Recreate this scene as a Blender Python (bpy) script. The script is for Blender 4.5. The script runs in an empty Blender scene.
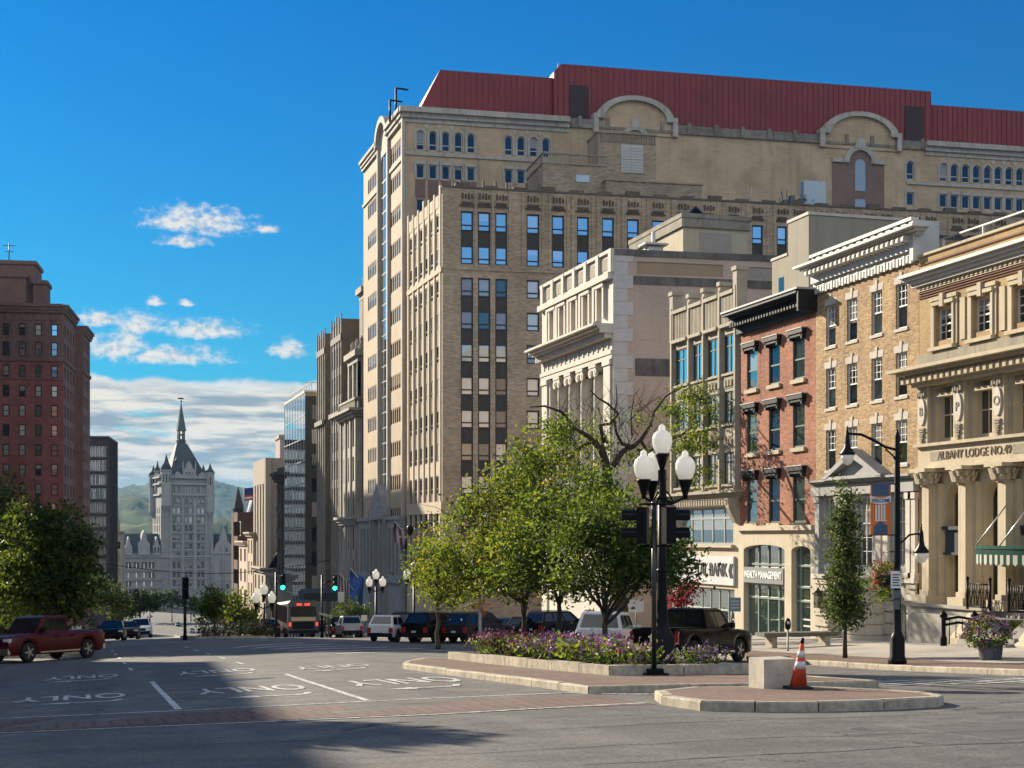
import bpy, bmesh, math, random
from mathutils import Vector, Matrix, noise
rnd = random.Random(11)
sc = bpy.context.scene
COL = sc.collection
R = math.radians

# ------------------------------------------------------------------ camera, world, sun, exposure
FPX, HZ = 1479.0, 537.0
YAW = math.atan(437 / FPX)
SY, CY = math.sin(YAW), math.cos(YAW)
cam_d = bpy.data.cameras.new('camera')
cam_d.sensor_width = 36; cam_d.lens = FPX / 1024 * 36
cam_d.shift_y = (HZ - 384) / 1024
cam_d.clip_start = .1; cam_d.clip_end = 30000
cam = bpy.data.objects.new('camera', cam_d); COL.objects.link(cam)
cam.rotation_euler = (R(90), 0, -YAW)
sc.camera = cam

SUN = Vector((-.415, .848, .40)).normalized()
SUN_EL = math.asin(SUN.z)
sun_d = bpy.data.lights.new('sun', 'SUN'); sun_d.energy = 5.0; sun_d.angle = R(.5); sun_d.color = (1, .87, .68)
sun = bpy.data.objects.new('sun', sun_d); COL.objects.link(sun)
sun.rotation_euler = SUN.to_track_quat('Z', 'Y').to_euler()
sun.location = (-50, 60, 90)
sc.view_settings.view_transform = 'Standard'; sc.view_settings.look = 'None'
sc.view_settings.exposure = 1.1; sc.view_settings.gamma = 1
sc.render.engine = 'CYCLES'
cy = sc.cycles
cy.use_denoising = True; cy.max_bounces = 6; cy.diffuse_bounces = 3; cy.glossy_bounces = 3
cy.transmission_bounces = 3; cy.transparent_max_bounces = 6; cy.volume_bounces = 0
cy.caustics_reflective = False; cy.caustics_refractive = False
cy.use_adaptive_sampling = True; cy.adaptive_threshold = .015; cy.sample_clamp_indirect = 6

def ray(u, v):
    d = (u - 512) / FPX
    return (d * CY + SY, CY - d * SY, (HZ - v) / FPX)

class NT:
    """small helper to write node trees"""
    def __init__(s, tree):
        s.t = tree; s.n = tree.nodes; s.l = tree.links
        s.n.clear()
    def N(s, typ, ins=(), **kw):
        nd = s.n.new(typ)
        for k, v in kw.items(): setattr(nd, k, v)
        for i, v in (ins.items() if isinstance(ins, dict) else enumerate(ins)):
            if v is None: continue
            if isinstance(v, bpy.types.NodeSocket): s.l.new(v, nd.inputs[i])
            else:
                try: nd.inputs[i].default_value = v
                except (TypeError, ValueError): nd.inputs[i].default_value = tuple(v) + (1,)
        return nd
    def m(s, op, a, b=None, c=None, clamp=False):
        nd = s.N('ShaderNodeMath', (a, b, c), operation=op); nd.use_clamp = clamp
        return nd.outputs[0]
    def mix(s, f, a, b, mode='MIX'):
        nd = s.n.new('ShaderNodeMix'); nd.data_type = 'RGBA'; nd.blend_type = mode
        for i, v in ((0, f), (6, a), (7, b)):
            if isinstance(v, bpy.types.NodeSocket): s.l.new(v, nd.inputs[i])
            else: nd.inputs[i].default_value = v if i == 0 else tuple(v)[:3] + (1,)
        return nd.outputs[2]
    def ramp(s, x, lo, hi):
        return s.N('ShaderNodeMapRange', (x, lo, hi, 0., 1.), interpolation_type='SMOOTHSTEP').outputs[0]

def build_world():
    w = bpy.data.worlds.new('World'); sc.world = w; w.use_nodes = True
    t = NT(w.node_tree)
    sky = t.N('ShaderNodeTexSky', sky_type='NISHITA')
    sky.sun_disc = False; sky.sun_elevation = SUN_EL
    sky.sun_rotation = math.atan2(SUN.x, SUN.y)
    sky.altitude = 60; sky.air_density = 1.0; sky.dust_density = .25; sky.ozone_density = 3.0
    tc = t.N('ShaderNodeTexCoord').outputs['Generated']
    sep = t.N('ShaderNodeSeparateXYZ', (tc,))
    x, y, z = sep.outputs
    az = t.m('ARCTAN2', x, y)
    el = t.m('ARCSINE', z)
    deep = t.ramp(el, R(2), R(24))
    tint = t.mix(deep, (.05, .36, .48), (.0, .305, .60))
    back = t.ramp(t.m('MULTIPLY', y, -1.), -.35, .25)                   # sky behind the camera tinted paler, as added fill for shaded fronts
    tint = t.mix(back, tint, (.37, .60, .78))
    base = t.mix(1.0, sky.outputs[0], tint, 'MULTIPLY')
    # air brightness falls off near the sun side haze
    p = t.N('ShaderNodeCombineXYZ', (az, el, 0.)).outputs[0]
    def nz(sx, sy, det, off=0.):
        mp = t.N('ShaderNodeMapping', (p, (off, off * .7, off), (0, 0, 0), (sx, sy, 1)))
        return t.N('ShaderNodeTexNoise', {0: mp.outputs[0], 'Scale': 1., 'Detail': det, 'Roughness': .6}).outputs[0]
    n1 = nz(70, 110, 5)
    n2 = nz(190, 260, 4, 3.)
    # small cumulus puffs: (u, v, half width px, half height px)
    best = None
    for (u, v, a, b) in ((198, 224, 50, 13), (185, 243, 22, 6), (104, 321, 24, 8), (143, 327, 25, 11), (205, 332, 42, 9),
                         (118, 350, 32, 15), (166, 357, 55, 9), (292, 352, 21, 9), (265, 230, 14, 4), (155, 303, 9, 4), (186, 304, 8, 4), (30, 340, 40, 12)):
        rx, ry, rz = ray(u, v); L = math.hypot(rx, ry)
        a0, e0 = math.atan2(rx, ry), math.atan2(rz, L)
        da = t.m('DIVIDE', t.m('SUBTRACT', az, a0), a / FPX * 1.3)
        de = t.m('DIVIDE', t.m('SUBTRACT', el, e0), b / FPX * 1.35)
        de = t.m('MULTIPLY', de, t.N('ShaderNodeMapRange', (de, -.2, .2, 1.5, .8)).outputs[0])
        d = t.m('SQRT', t.m('ADD', t.m('MULTIPLY', da, da), t.m('MULTIPLY', de, de)))
        best = d if best is None else t.m('MINIMUM', best, d)
    f = t.m('ADD', t.m('SUBTRACT', 1.02, best), t.m('MULTIPLY', t.m('SUBTRACT', n1, .5), 1.9))
    f = t.m('ADD', f, t.m('MULTIPLY', t.m('SUBTRACT', n2, .5), .9))
    cum = t.ramp(f, .0, .95)
    cumcol = t.mix(t.ramp(t.m('ADD', t.m('MULTIPLY', n2, .6), t.m('MULTIPLY', n1, .5)), .42, .62), (2.9, 3.35, 3.8), (4.6, 4.55, 4.4))
    # low stratus deck lying in long bands above the hills
    s1 = nz(9, 62, 5, 1.3)
    s2 = nz(16, 120, 5, 5.1)
    s3 = nz(45, 170, 4, 8.1)
    band = t.m('ADD', t.m('MULTIPLY', s1, .65), t.m('MULTIPLY', s3, .35))
    wob = t.m('MULTIPLY', t.m('SUBTRACT', nz(30, 30, 3, 2.2), .5), R(.9))
    top = t.m('SUBTRACT', 1., t.ramp(t.m('ADD', el, wob), R(5.75), R(6.05)))
    cover = t.ramp(band, .31, .47)
    deck = t.m('MULTIPLY', top, t.m('MAXIMUM', cover, t.m('MULTIPLY', t.ramp(el, R(5.1), R(5.6)), .9)))
    deckcol = t.mix(t.ramp(s2, .40, .60), (1.7, 2.15, 2.5), (5.0, 4.65, 4.1))
    deckcol = t.mix(t.m('MULTIPLY', t.ramp(t.m('ADD', el, wob), R(5.2), R(5.9)), .8), deckcol, (4.7, 4.6, 4.35))
    deckcol = t.mix(t.m('MULTIPLY', t.m('SUBTRACT', 1., t.ramp(el, R(1.), R(3.2))), .7), deckcol, (3.3, 3.7, 3.5))
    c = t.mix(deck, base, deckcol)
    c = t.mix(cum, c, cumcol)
    # unseen bright cloud bank, added behind the camera to fill the shaded fronts
    wz = t.N('ShaderNodeTexNoise', {0: tc, 'Scale': 3.2, 'Detail': 6., 'Roughness': .55}).outputs[0]
    wc = t.ramp(t.m('SUBTRACT', wz, t.m('MULTIPLY', t.ramp(el, R(40), R(72)), .25)), .36, .46)
    wc = t.m('MULTIPLY', wc, t.m('MULTIPLY', t.ramp(t.m('MULTIPLY', y, -1.), -.1, .15), t.ramp(el, R(17), R(25))))
    c = t.mix(wc, c, t.mix(t.ramp(wz, .42, .66), (5.6, 5.7, 5.9), (9.6, 9.2, 8.6)))
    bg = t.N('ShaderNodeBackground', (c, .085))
    out = t.N('ShaderNodeOutputWorld', (bg.outputs[0],))
build_world()

# ------------------------------------------------------------------ materials
MATS = {}
def lin(r, g, b):
    f = lambda c: ((c / 255 + .055) / 1.055) ** 2.4 if c > 10 else c / 255 / 12.92
    return (f(r), f(g), f(b))

def mat(name, col, rough=.8, var=.15, scale=2., bump=0., metal=0., spec=.5, coat=0., streak=0., emit=None, es=1.):
    if name in MATS: return MATS[name]
    m = bpy.data.materials.new(name); m.use_nodes = True
    t = NT(m.node_tree); MATS[name] = m
    pb = t.N('ShaderNodeBsdfPrincipled', {'Roughness': rough, 'Metallic': metal, 'Specular IOR Level': spec, 'Coat Weight': coat})
    c = None
    if var > 0:
        oc = t.N('ShaderNodeTexCoord').outputs['Object']
        n = t.N('ShaderNodeTexNoise', {0: oc, 'Scale': scale, 'Detail': 6., 'Roughness': .65}).outputs[0]
        n2 = t.N('ShaderNodeTexNoise', {0: oc, 'Scale': scale * .13, 'Detail': 4.}).outputs[0]
        k = t.m('ADD', t.m('MULTIPLY', n, .6), t.m('MULTIPLY', n2, .4))
        k = t.ramp(k, .3, .7)
        c = t.mix(k, [v * (1 - var) for v in col], [v * (1 + var) for v in col])
        if streak:
            mp = t.N('ShaderNodeMapping', (oc, (0, 0, 0), (0, 0, 0), (2.2, 2.2, .12)))
            st = t.ramp(t.N('ShaderNodeTexNoise', {0: mp.outputs[0], 'Scale': 1.6, 'Detail': 5.}).outputs[0], .45, .75)
            c = t.mix(t.m('MULTIPLY', st, streak), c, [v * .45 for v in col])
        t.l.new(c, pb.inputs['Base Color'])
        if bump:
            bp = t.N('ShaderNodeBump', {'Strength': bump, 'Distance': .02, 'Height': n})
            t.l.new(bp.outputs[0], pb.inputs['Normal'])
    else:
        pb.inputs['Base Color'].default_value = tuple(col) + (1,)
    if emit:
        pb.inputs['Emission Color'].default_value = tuple(emit) + (1,); pb.inputs['Emission Strength'].default_value = es
    t.N('ShaderNodeOutputMaterial', (pb.outputs[0],))
    return m

def brick(name, c1, c2, mortar, bw=.22, bh=.075, ms=.009, var=.25, horiz=False, streak=.42, big=.4, rough=.9):
    """running-bond courses on any upright wall (or flat paving when horiz)"""
    m = bpy.data.materials.new(name); m.use_nodes = True
    t = NT(m.node_tree); MATS[name] = m
    oc = t.N('ShaderNodeTexCoord').outputs['Object']
    s = t.N('ShaderNodeSeparateXYZ', (oc,)).outputs
    vec = oc if horiz else t.N('ShaderNodeCombineXYZ', (t.m('ADD', s[0], s[1]), s[2], 0.)).outputs[0]
    b = t.N('ShaderNodeTexBrick', {0: vec, 'Color1': c1, 'Color2': c2, 'Mortar': mortar, 'Scale': 1., 'Mortar Size': ms, 'Brick Width': bw, 'Row Height': bh, 'Bias': 0.})
    n = t.N('ShaderNodeTexNoise', {0: vec, 'Scale': 11., 'Detail': 6., 'Roughness': .8}).outputs[0]
    n2 = t.N('ShaderNodeTexNoise', {0: oc, 'Scale': .35, 'Detail': 5.}).outputs[0]
    c = t.mix(t.ramp(n, .3, .7), [1 - var] * 3, [1 + var] * 3)
    c = t.mix(1., b.outputs[0], c, 'MULTIPLY')
    c2_ = t.mix(t.ramp(n2, .3, .7), [1 - big * .5] * 3, [1 + big * .3] * 3)
    c = t.mix(1., c, c2_, 'MULTIPLY')
    if streak and not horiz:
        mp = t.N('ShaderNodeMapping', (oc, (0, 0, 0), (0, 0, 0), (1.5, 1.5, .09)))
        st = t.ramp(t.N('ShaderNodeTexNoise', {0: mp.outputs[0], 'Scale': 1.3, 'Detail': 5.}).outputs[0], .5, .78)
        c = t.mix(t.m('MULTIPLY', st, streak), c, t.mix(1., c, (.55, .55, .55), 'MULTIPLY'))
    bp = t.N('ShaderNodeBump', {'Strength': .35, 'Distance': .012, 'Height': t.m('SUBTRACT', 1., b.outputs[1])})
    pb = t.N('ShaderNodeBsdfPrincipled', {'Base Color': c, 'Roughness': rough, 'Normal': bp.outputs[0], 'Specular IOR Level': .3})
    t.N('ShaderNodeOutputMaterial', (pb.outputs[0],))
    return m

def glass(name, col, refl=.35, rough=.03, var=.5, scale=.6, fk=.8, bump=.05, blind=.45):
    """window glass: what lies behind it, under a mirror-like surface"""
    m = bpy.data.materials.new(name); m.use_nodes = True
    t = NT(m.node_tree); MATS[name] = m
    oc = t.N('ShaderNodeTexCoord').outputs['Object']
    oi = t.N('ShaderNodeObjectInfo').outputs['Random']
    n = t.N('ShaderNodeTexNoise', {0: oc, 'Scale': scale, 'Detail': 3.}).outputs[0]
    k = t.m('ADD', t.m('MULTIPLY', n, .5), t.m('MULTIPLY', oi, .5))
    c = t.mix(t.ramp(k, .25, .75), [v * (1 - var) for v in col], [v * (1 + var) for v in col])
    if blind:                                                         # a drawn blind, lower in some windows than in others
        r2 = t.m('FRACT', t.m('MULTIPLY', oi, 7.31))
        zz = t.N('ShaderNodeSeparateXYZ', (oc,)).outputs[2]
        dr = t.m('MULTIPLY', t.m('GREATER_THAN', zz, t.m('ADD', .35, t.m('MULTIPLY', r2, 1.3))), t.m('LESS_THAN', oi, blind))
        c = t.mix(dr, c, (.30, .285, .25))
    bn = t.N('ShaderNodeBump', {'Strength': bump, 'Distance': .05, 'Height': t.N('ShaderNodeTexNoise', {0: oc, 'Scale': 1.3, 'Detail': 1.}).outputs[0]}).outputs[0]
    d = t.N('ShaderNodeBsdfDiffuse', {'Color': c})
    g = t.N('ShaderNodeBsdfGlossy', {'Color': (.9, .95, 1., 1), 'Roughness': rough, 'Normal': bn})
    fr = t.N('ShaderNodeFresnel', {'IOR': 1.5, 'Normal': bn}).outputs[0]
    f = t.m('ADD', t.m('MULTIPLY', fr, fk), refl, clamp=True)
    mx = t.N('ShaderNodeMixShader', (f, d.outputs[0], g.outputs[0]))
    t.N('ShaderNodeOutputMaterial', (mx.outputs[0],))
    return m

def opal(name, col):
    m = bpy.data.materials.new(name); m.use_nodes = True; t = NT(m.node_tree); MATS[name] = m
    pb = t.N('ShaderNodeBsdfPrincipled', {'Base Color': tuple(col) + (1,), 'Roughness': .22, 'Coat Weight': .3})
    tr = t.N('ShaderNodeBsdfTranslucent', {'Color': (.95, .95, .92, 1)})
    t.N('ShaderNodeOutputMaterial', (t.N('ShaderNodeMixShader', (.5, pb.outputs[0], tr.outputs[0])).outputs[0],))
    return m

def leafmat(name, col, trans, mixf=.45):
    m = bpy.data.materials.new(name); m.use_nodes = True
    t = NT(m.node_tree); MATS[name] = m
    oc = t.N('ShaderNodeTexCoord').outputs['Object']
    n = t.ramp(t.N('ShaderNodeTexNoise', {0: oc, 'Scale': 2.3, 'Detail': 3.}).outputs[0], .3, .7)
    c = t.mix(n, [v * .7 for v in col], [v * 1.3 for v in col])
    d = t.N('ShaderNodeBsdfPrincipled', {'Base Color': c, 'Roughness': .55, 'Specular IOR Level': .16})
    tr = t.N('ShaderNodeBsdfTranslucent', {'Color': tuple(trans) + (1,)})
    mx = t.N('ShaderNodeMixShader', (mixf, d.outputs[0], tr.outputs[0]))
    t.N('ShaderNodeOutputMaterial', (mx.outputs[0],))
    return m

# ------------------------------------------------------------------ mesh building
ORG = {}
class MB:
    def __init__(s): s.v = []; s.f = []; s.m = []; s.s = []
    def add(s, vs, fs, mi=0, sm=False):
        o = len(s.v); s.v += [tuple(p) for p in vs]
        for f in fs: s.f.append([i + o for i in f]); s.m.append(mi); s.s.append(sm)
    def box(s, x0, x1, y0, y1, z0, z1, mi=0, T=None):
        p = [(x, y, z) for x in (x0, x1) for y in (y0, y1) for z in (z0, z1)]
        if T: p = [T(*q) for q in p]
        s.add(p, [(0, 1, 3, 2), (4, 6, 7, 5), (0, 4, 5, 1), (2, 3, 7, 6), (0, 2, 6, 4), (1, 5, 7, 3)], mi)
    def quad(s, a, b, c, d, mi=0): s.add([a, b, c, d], [(0, 1, 2, 3)], mi)
    def prism(s, poly, P, d0, d1, mi=0, sm=False):
        """poly: 2-D outline; P(a, b, d) maps to space; extruded d0..d1"""
        n = len(poly)
        s.add([P(a, b, d0) for a, b in poly] + [P(a, b, d1) for a, b in poly],
              [tuple(range(n - 1, -1, -1)), tuple(range(n, 2 * n))], mi)
        o = len(s.v) - 2 * n
        for i in range(n):
            j = (i + 1) % n
            s.f.append([o + i, o + j, o + n + j, o + n + i]); s.m.append(mi); s.s.append(sm)
    def lathe(s, prof, c, n=12, mi=0, sm=True, T=None):
        vs = []
        for r, z in prof:
            for k in range(n):
                a = 2 * math.pi * k / n
                q = (c[0] + r * math.cos(a), c[1] + r * math.sin(a), c[2] + z)
                vs.append(T(*q) if T else q)
        fs = [(i * n + k, i * n + (k + 1) % n, (i + 1) * n + (k + 1) % n, (i + 1) * n + k) for i in range(len(prof) - 1) for k in range(n)]
        s.add(vs, fs, mi, sm)
        o = len(s.v) - len(vs); L = len(prof) - 1
        s.f.append([o + k for k in range(n - 1, -1, -1)]); s.m.append(mi); s.s.append(False)
        s.f.append([o + L * n + k for k in range(n)]); s.m.append(mi); s.s.append(False)
    def tube(s, pts, rad, n=7, mi=0, sm=True):
        pts = [Vector(p) for p in pts]
        if not isinstance(rad, (list, tuple)): rad = [rad] * len(pts)
        vs = []; up = None
        for i, p in enumerate(pts):
            d = (pts[min(i + 1, len(pts) - 1)] - pts[max(i - 1, 0)])
            d = d.normalized() if d.length > 1e-9 else Vector((0, 0, 1))
            if up is None: up = Vector((1, 0, 0)) if abs(d.x) < .8 else Vector((0, 1, 0))
            a = d.cross(up).normalized(); b = d.cross(a); up = a.cross(d)
            for k in range(n):
                t = 2 * math.pi * k / n
                vs.append(p + (a * math.cos(t) + b * math.sin(t)) * rad[i])
        L = len(pts) - 1
        fs = [(i * n + k, i * n + (k + 1) % n, (i + 1) * n + (k + 1) % n, (i + 1) * n + k) for i in range(L) for k in range(n)]
        s.add(vs, fs, mi, sm)
        o = len(s.v) - len(vs)
        s.f.append([o + k for k in range(n - 1, -1, -1)]); s.m.append(mi); s.s.append(False)
        s.f.append([o + L * n + k for k in range(n)]); s.m.append(mi); s.s.append(False)
    def mesh(s, name, mats, off=(0, 0, 0)):
        me = bpy.data.meshes.new(name)
        ox, oy, oz = off
        me.from_pydata([(x - ox, y - oy, z - oz) for x, y, z in s.v], [], s.f)
        for mm in (mats if isinstance(mats, (list, tuple)) else [mats]): me.materials.append(mm)
        me.polygons.foreach_set('material_index', s.m)
        me.polygons.foreach_set('use_smooth', s.s)
        me.update()
        return me
    def build(s, name, mats, parent=None, loc=(0, 0, 0), label=None, cat=None, group=None, kind=None, recalc=False):
        off = ORG[parent] if parent is not None else Vector(loc)
        me = s.mesh(name, mats, off)
        if recalc:
            bm = bmesh.new(); bm.from_mesh(me); bmesh.ops.recalc_face_normals(bm, faces=bm.faces); bm.to_mesh(me); bm.free()
        o = bpy.data.objects.new(name, me); COL.objects.link(o)
        if parent is not None: o.parent = parent; ORG[o] = off
        else: o.location = off; ORG[o] = Vector(off)
        tag(o, label, cat, group, kind)
        return o
def tag(o, label=None, cat=None, group=None, kind=None):
    if label: o['label'] = label
    if cat: o['category'] = cat
    if group: o['group'] = group
    if kind: o['kind'] = kind
    return o
def thing(name, label, cat, loc=(0, 0, 0), group=None, local=False):
    o = bpy.data.objects.new(name, None); COL.objects.link(o); o.location = loc
    o.empty_display_size = .3
    ORG[o] = Vector((0, 0, 0)) if local else Vector(loc)
    return tag(o, label, cat, group)

def copy_tree(o, parent=None):
    c = o.copy(); COL.objects.link(c)
    if parent is not None: c.parent = parent
    ORG[c] = ORG.get(o, Vector())
    for ch in list(o.children): copy_tree(ch, c)
    return c

class F:
    """an upright facade plane: a runs left to right as seen from outside, d outwards"""
    def __init__(s, ox, oy, deg):
        s.ox, s.oy, s.deg = ox, oy, deg
        s.A = (math.cos(R(deg)), math.sin(R(deg))); s.Nn = (math.sin(R(deg)), -math.cos(R(deg)))
    def P(s, a, z, d=0.): return (s.ox + a * s.A[0] + d * s.Nn[0], s.oy + a * s.A[1] + d * s.Nn[1], z)
    def pix(s, u, v, d=0.):
        r = ray(u, v)
        den = r[0] * s.Nn[0] + r[1] * s.Nn[1]
        t = (s.ox * s.Nn[0] + s.oy * s.Nn[1] + d) / den
        x, y = t * r[0], t * r[1]
        return ((x - s.ox) * s.A[0] + (y - s.oy) * s.A[1], t * r[2])
    def a(s, u, d=0.): return s.pix(u, HZ, d)[0]
    def z(s, u, v, d=0.): return s.pix(u, v, d)[1]
    def box(s, mb, a0, a1, z0, z1, d0, d1, mi=0):
        mb.box(a0, a1, z0, z1, d0, d1, mi, T=lambda a, z, d: s.P(a, z, d))
    def wall(s, mb, a0, a1, z0, z1, ops=(), depth=.25, mi=0, ri=None, d=0.):
        """sheet a0..a1, z0..z1 with openings (a0,a1,z0,z1[,'arch']) and their reveals"""
        ri = mi if ri is None else ri
        ops = [o for o in ops if o[0] < a1 and o[1] > a0 and o[2] < z1 and o[3] > z0]
        rq = lambda x: round(x, 4)
        As = sorted({rq(a0), rq(a1)} | {rq(min(max(q, a0), a1)) for o in ops for q in o[:2]})
        Zs = sorted({rq(z0), rq(z1)} | {rq(min(max(q, z0), z1)) for o in ops for q in o[2:4]})
        for i in range(len(As) - 1):
            run = None
            am = (As[i] + As[i + 1]) / 2
            for j in range(len(Zs)):
                hole = True
                if j < len(Zs) - 1:
                    zm = (Zs[j] + Zs[j + 1]) / 2
                    hole = any(o[0] < am < o[1] and o[2] < zm < o[3] for o in ops)
                if not hole and run is None: run = Zs[j]
                if hole and run is not None:
                    mb.quad(s.P(As[i], run, d), s.P(As[i + 1], run, d), s.P(As[i + 1], Zs[j], d), s.P(As[i], Zs[j], d), mi); run = None
        for o in ops:
            b0, b1, y0, y1 = o[:4]
            if len(o) > 4:
                r = (b1 - b0) / 2; c = (b0 + b1) / 2; h = y1 - r * (o[5] if len(o) > 5 else 1.)
                k = (y1 - h)
                arc = [(c - r * math.cos(math.pi * q / 12), h + k * math.sin(math.pi * q / 12)) for q in range(13)]
                for q in range(12):
                    (p0, w0), (p1, w1) = arc[q], arc[q + 1]
                    mb.quad(s.P(p0, w0, d), s.P(p1, w1, d), s.P(p1, y1, d), s.P(p0, y1, d), mi)
                    mb.quad(s.P(p0, w0, d), s.P(p1, w1, d), s.P(p1, w1, d - depth), s.P(p0, w0, d - depth), ri)
                y1 = h
            else:
                mb.quad(s.P(b0, y1, d), s.P(b1, y1, d), s.P(b1, y1, d - depth), s.P(b0, y1, d - depth), ri)
            mb.quad(s.P(b0, y0, d), s.P(b0, y1, d), s.P(b0, y1, d - depth), s.P(b0, y0, d - depth), ri)
            mb.quad(s.P(b1, y0, d), s.P(b1, y1, d), s.P(b1, y1, d - depth), s.P(b1, y0, d - depth), ri)
            mb.quad(s.P(b0, y0, d), s.P(b1, y0, d), s.P(b1, y0, d - depth), s.P(b0, y0, d - depth), ri)

# ------------------------------------------------------------------ windows
WM = {}
def win_geo(fr, pn, w, h, st):
    """st: dict(b border, rails [fracs], mull [fracs], t thickness, arch, sill, upgrid (cols, rows, from frac))"""
    b = st.get('b', .07); t = st.get('t', .05)
    arch = st.get('arch')
    I = lambda a, z, d: (a, -d, z)
    if arch:
        r = w / 2; h0 = h - r
        out = [(0, 0), (w, 0)] + [(w / 2 + r * math.cos(math.pi * k / 10), h0 + r * math.sin(math.pi * k / 10)) for k in range(11)]
        ri = r - b
        inn = [(b, b), (w - b, b)] + [(w / 2 + ri * math.cos(math.pi * k / 10), h0 + ri * math.sin(math.pi * k / 10)) for k in range(11)]
        n = len(out)
        for d0, d1 in ((0., -.06),):
            for k in range(n):
                j = (k + 1) % n
                fr.quad(I(*out[k], d0), I(*out[j], d0), I(*inn[j], d0), I(*inn[k], d0))
                fr.quad(I(*inn[k], d0), I(*inn[j], d0), I(*inn[j], d1), I(*inn[k], d1))
        pn.add([I(a, z, -.045) for a, z in inn], [tuple(range(n))])
    else:
        for (x0, x1, z0, z1) in ((0, b, 0, h), (w - b, w, 0, h), (b, w - b, 0, b), (b, w - b, h - b, h)):
            fr.box(x0, x1, 0, .07, z0, z1)
        pn.quad((b * .9, .05, b * .9), (w - b * .9, .05, b * .9), (w - b * .9, .05, h - b * .9), (b * .9, .05, h - b * .9))
    for q in st.get('rails', ()): fr.box(b, w - b, .01, .062, h * q - t / 2, h * q + t / 2)
    for q in st.get('mull', ()): fr.box(w * q - t / 2, w * q + t / 2, .013, .064, b, h - b)
    if 'up' in st:
        c, r_, f0 = st['up']; t2 = st.get('t2', .028)
        for k in range(1, c): fr.box(w * k / c - t2 / 2, w * k / c + t2 / 2, .024, .058, h * f0, h - b)
        for k in range(1, r_):
            zz = h * f0 + (h - h * f0) * k / r_
            fr.box(b, w - b, .027, .06, zz - t2 / 2, zz + t2 / 2)
    if st.get('sill'):
        fr.box(-.08, w + .08, -.12, .05, -.13, -.003, 1)

CNT = {}; BULK = {}
def window(Fc, parent, a, z, w, h, st, fm, pm, recess=.14, name='window', sm=None, d=0., limit=95):
    w, h = round(w, 2), round(h, 2)
    key = (w, h, str(sorted(st.items())), fm.name, sm.name if sm else '')
    if key not in WM:
        fr, pn = MB(), MB(); win_geo(fr, pn, w, h, st)
        WM[key] = (fr, pn, fr.mesh(name, [fm, sm or fm]), {})
    fr, pn, me, panes = WM[key]
    k = CNT[parent] = CNT.get(parent, 0) + 1
    ca, sa = Fc.A
    o3 = Vector(Fc.P(a, z, d - recess))
    if k > limit:
        bm, idx = BULK.setdefault(parent, (MB(), {}))
        for src, ml in ((fr, [fm, sm or fm]), (pn, [pm])):
            off = len(bm.v)
            bm.v += [(o3.x + x * ca - y * sa, o3.y + x * sa + y * ca, o3.z + zz) for x, y, zz in src.v]
            for f_, mi in zip(src.f, src.m):
                bm.f.append([i + off for i in f_]); bm.m.append(idx.setdefault(ml[mi], len(idx))); bm.s.append(False)
        return None
    o = bpy.data.objects.new(name, me); COL.objects.link(o)
    o.location = o3 - ORG[parent]; o.rotation_euler.z = R(Fc.deg); o.parent = parent
    if pm.name not in panes: panes[pm.name] = pn.mesh('pane', [pm])
    p = bpy.data.objects.new('pane', panes[pm.name]); COL.objects.link(p); p.parent = o
    return o
def each(T, name, m, Fc, boxes):
    """one part per (a0, a1, z0, z1, d0, d1)"""
    for q in boxes:
        mb = MB(); Fc.box(mb, *q); mb.build(name, m, T)
def flush_windows():
    for par, (bm, idx) in BULK.items():
        ms = sorted(idx, key=lambda m: idx[m])
        bm.build('window', ms, par, kind='stuff')

def text_mesh(s, size, extrude=.01, sx=1., bold=0.):
    cu = bpy.data.curves.new('txt', 'FONT'); cu.body = s; cu.size = size; cu.extrude = extrude
    cu.align_x = 'CENTER'; cu.align_y = 'CENTER'; cu.resolution_u = 3; cu.offset = bold
    o = bpy.data.objects.new('txt', cu); COL.objects.link(o)
    dg = bpy.context.evaluated_depsgraph_get(); dg.update()
    me = bpy.data.meshes.new_from_object(o.evaluated_get(dg))
    bpy.data.objects.remove(o); bpy.data.curves.remove(cu)
    if sx != 1.:
        for v in me.vertices: v.co.x *= sx
    return me
def wall_text(name, s, size, Fc, a, z, d, parent, m, sx=1., ext=.02, fit=None, bold=0.):
    me = text_mesh(s, size, ext, sx, bold)
    if fit:
        xs = [v.co.x for v in me.vertices]; k = fit / (max(xs) - min(xs))
        for v in me.vertices: v.co.x *= k
    me.materials.clear(); me.materials.append(m)
    o = bpy.data.objects.new(name, me); COL.objects.link(o)
    o.location = Vector(Fc.P(a, z, d)) - (ORG[parent] if parent else Vector())
    o.rotation_euler = (R(90), 0, R(Fc.deg)); o.parent = parent
    return o
# ------------------------------------------------------------------ palette
WHITE_STONE = mat('white_stone', (.52, .475, .405), .8, .12, 1.5, .1, streak=.25)
LIMESTONE = mat('limestone', (.47, .40, .285), .85, .14, 1.2, .1, streak=.3)
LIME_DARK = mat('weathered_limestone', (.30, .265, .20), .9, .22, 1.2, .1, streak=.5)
TRIM_WHITE = mat('white_trim', (.50, .485, .445), .6, .06, 2)
GREY_STONE = mat('grey_stone', (.30, .285, .26), .85, .2, 1.5, .15, streak=.4)
DARK_TRIM = mat('dark_trim', (.014, .015, .017), .5, .2, 3, spec=.2)
BLACK_METAL = mat('black_paint', (.005, .005, .006), .4, .1, 3, spec=.12)
BRONZE = mat('dark_bronze', (.03, .027, .024), .5, .2, 3)
SASH_DARK = mat('dark_sash', (.018, .018, .02), .5, .1, 3)
SASH_WHITE = mat('white_sash', (.62, .62, .6), .5, .05, 3)
SASH_GREEN = mat('green_sash', (.05, .075, .07), .5, .1, 3)
GREY_FRAME = mat('grey_frame', (.30, .33, .33), .45, .08, 3)
GRANITE = mat('granite', (.37, .325, .25), .88, .36, 7, .5, streak=.5)
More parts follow.
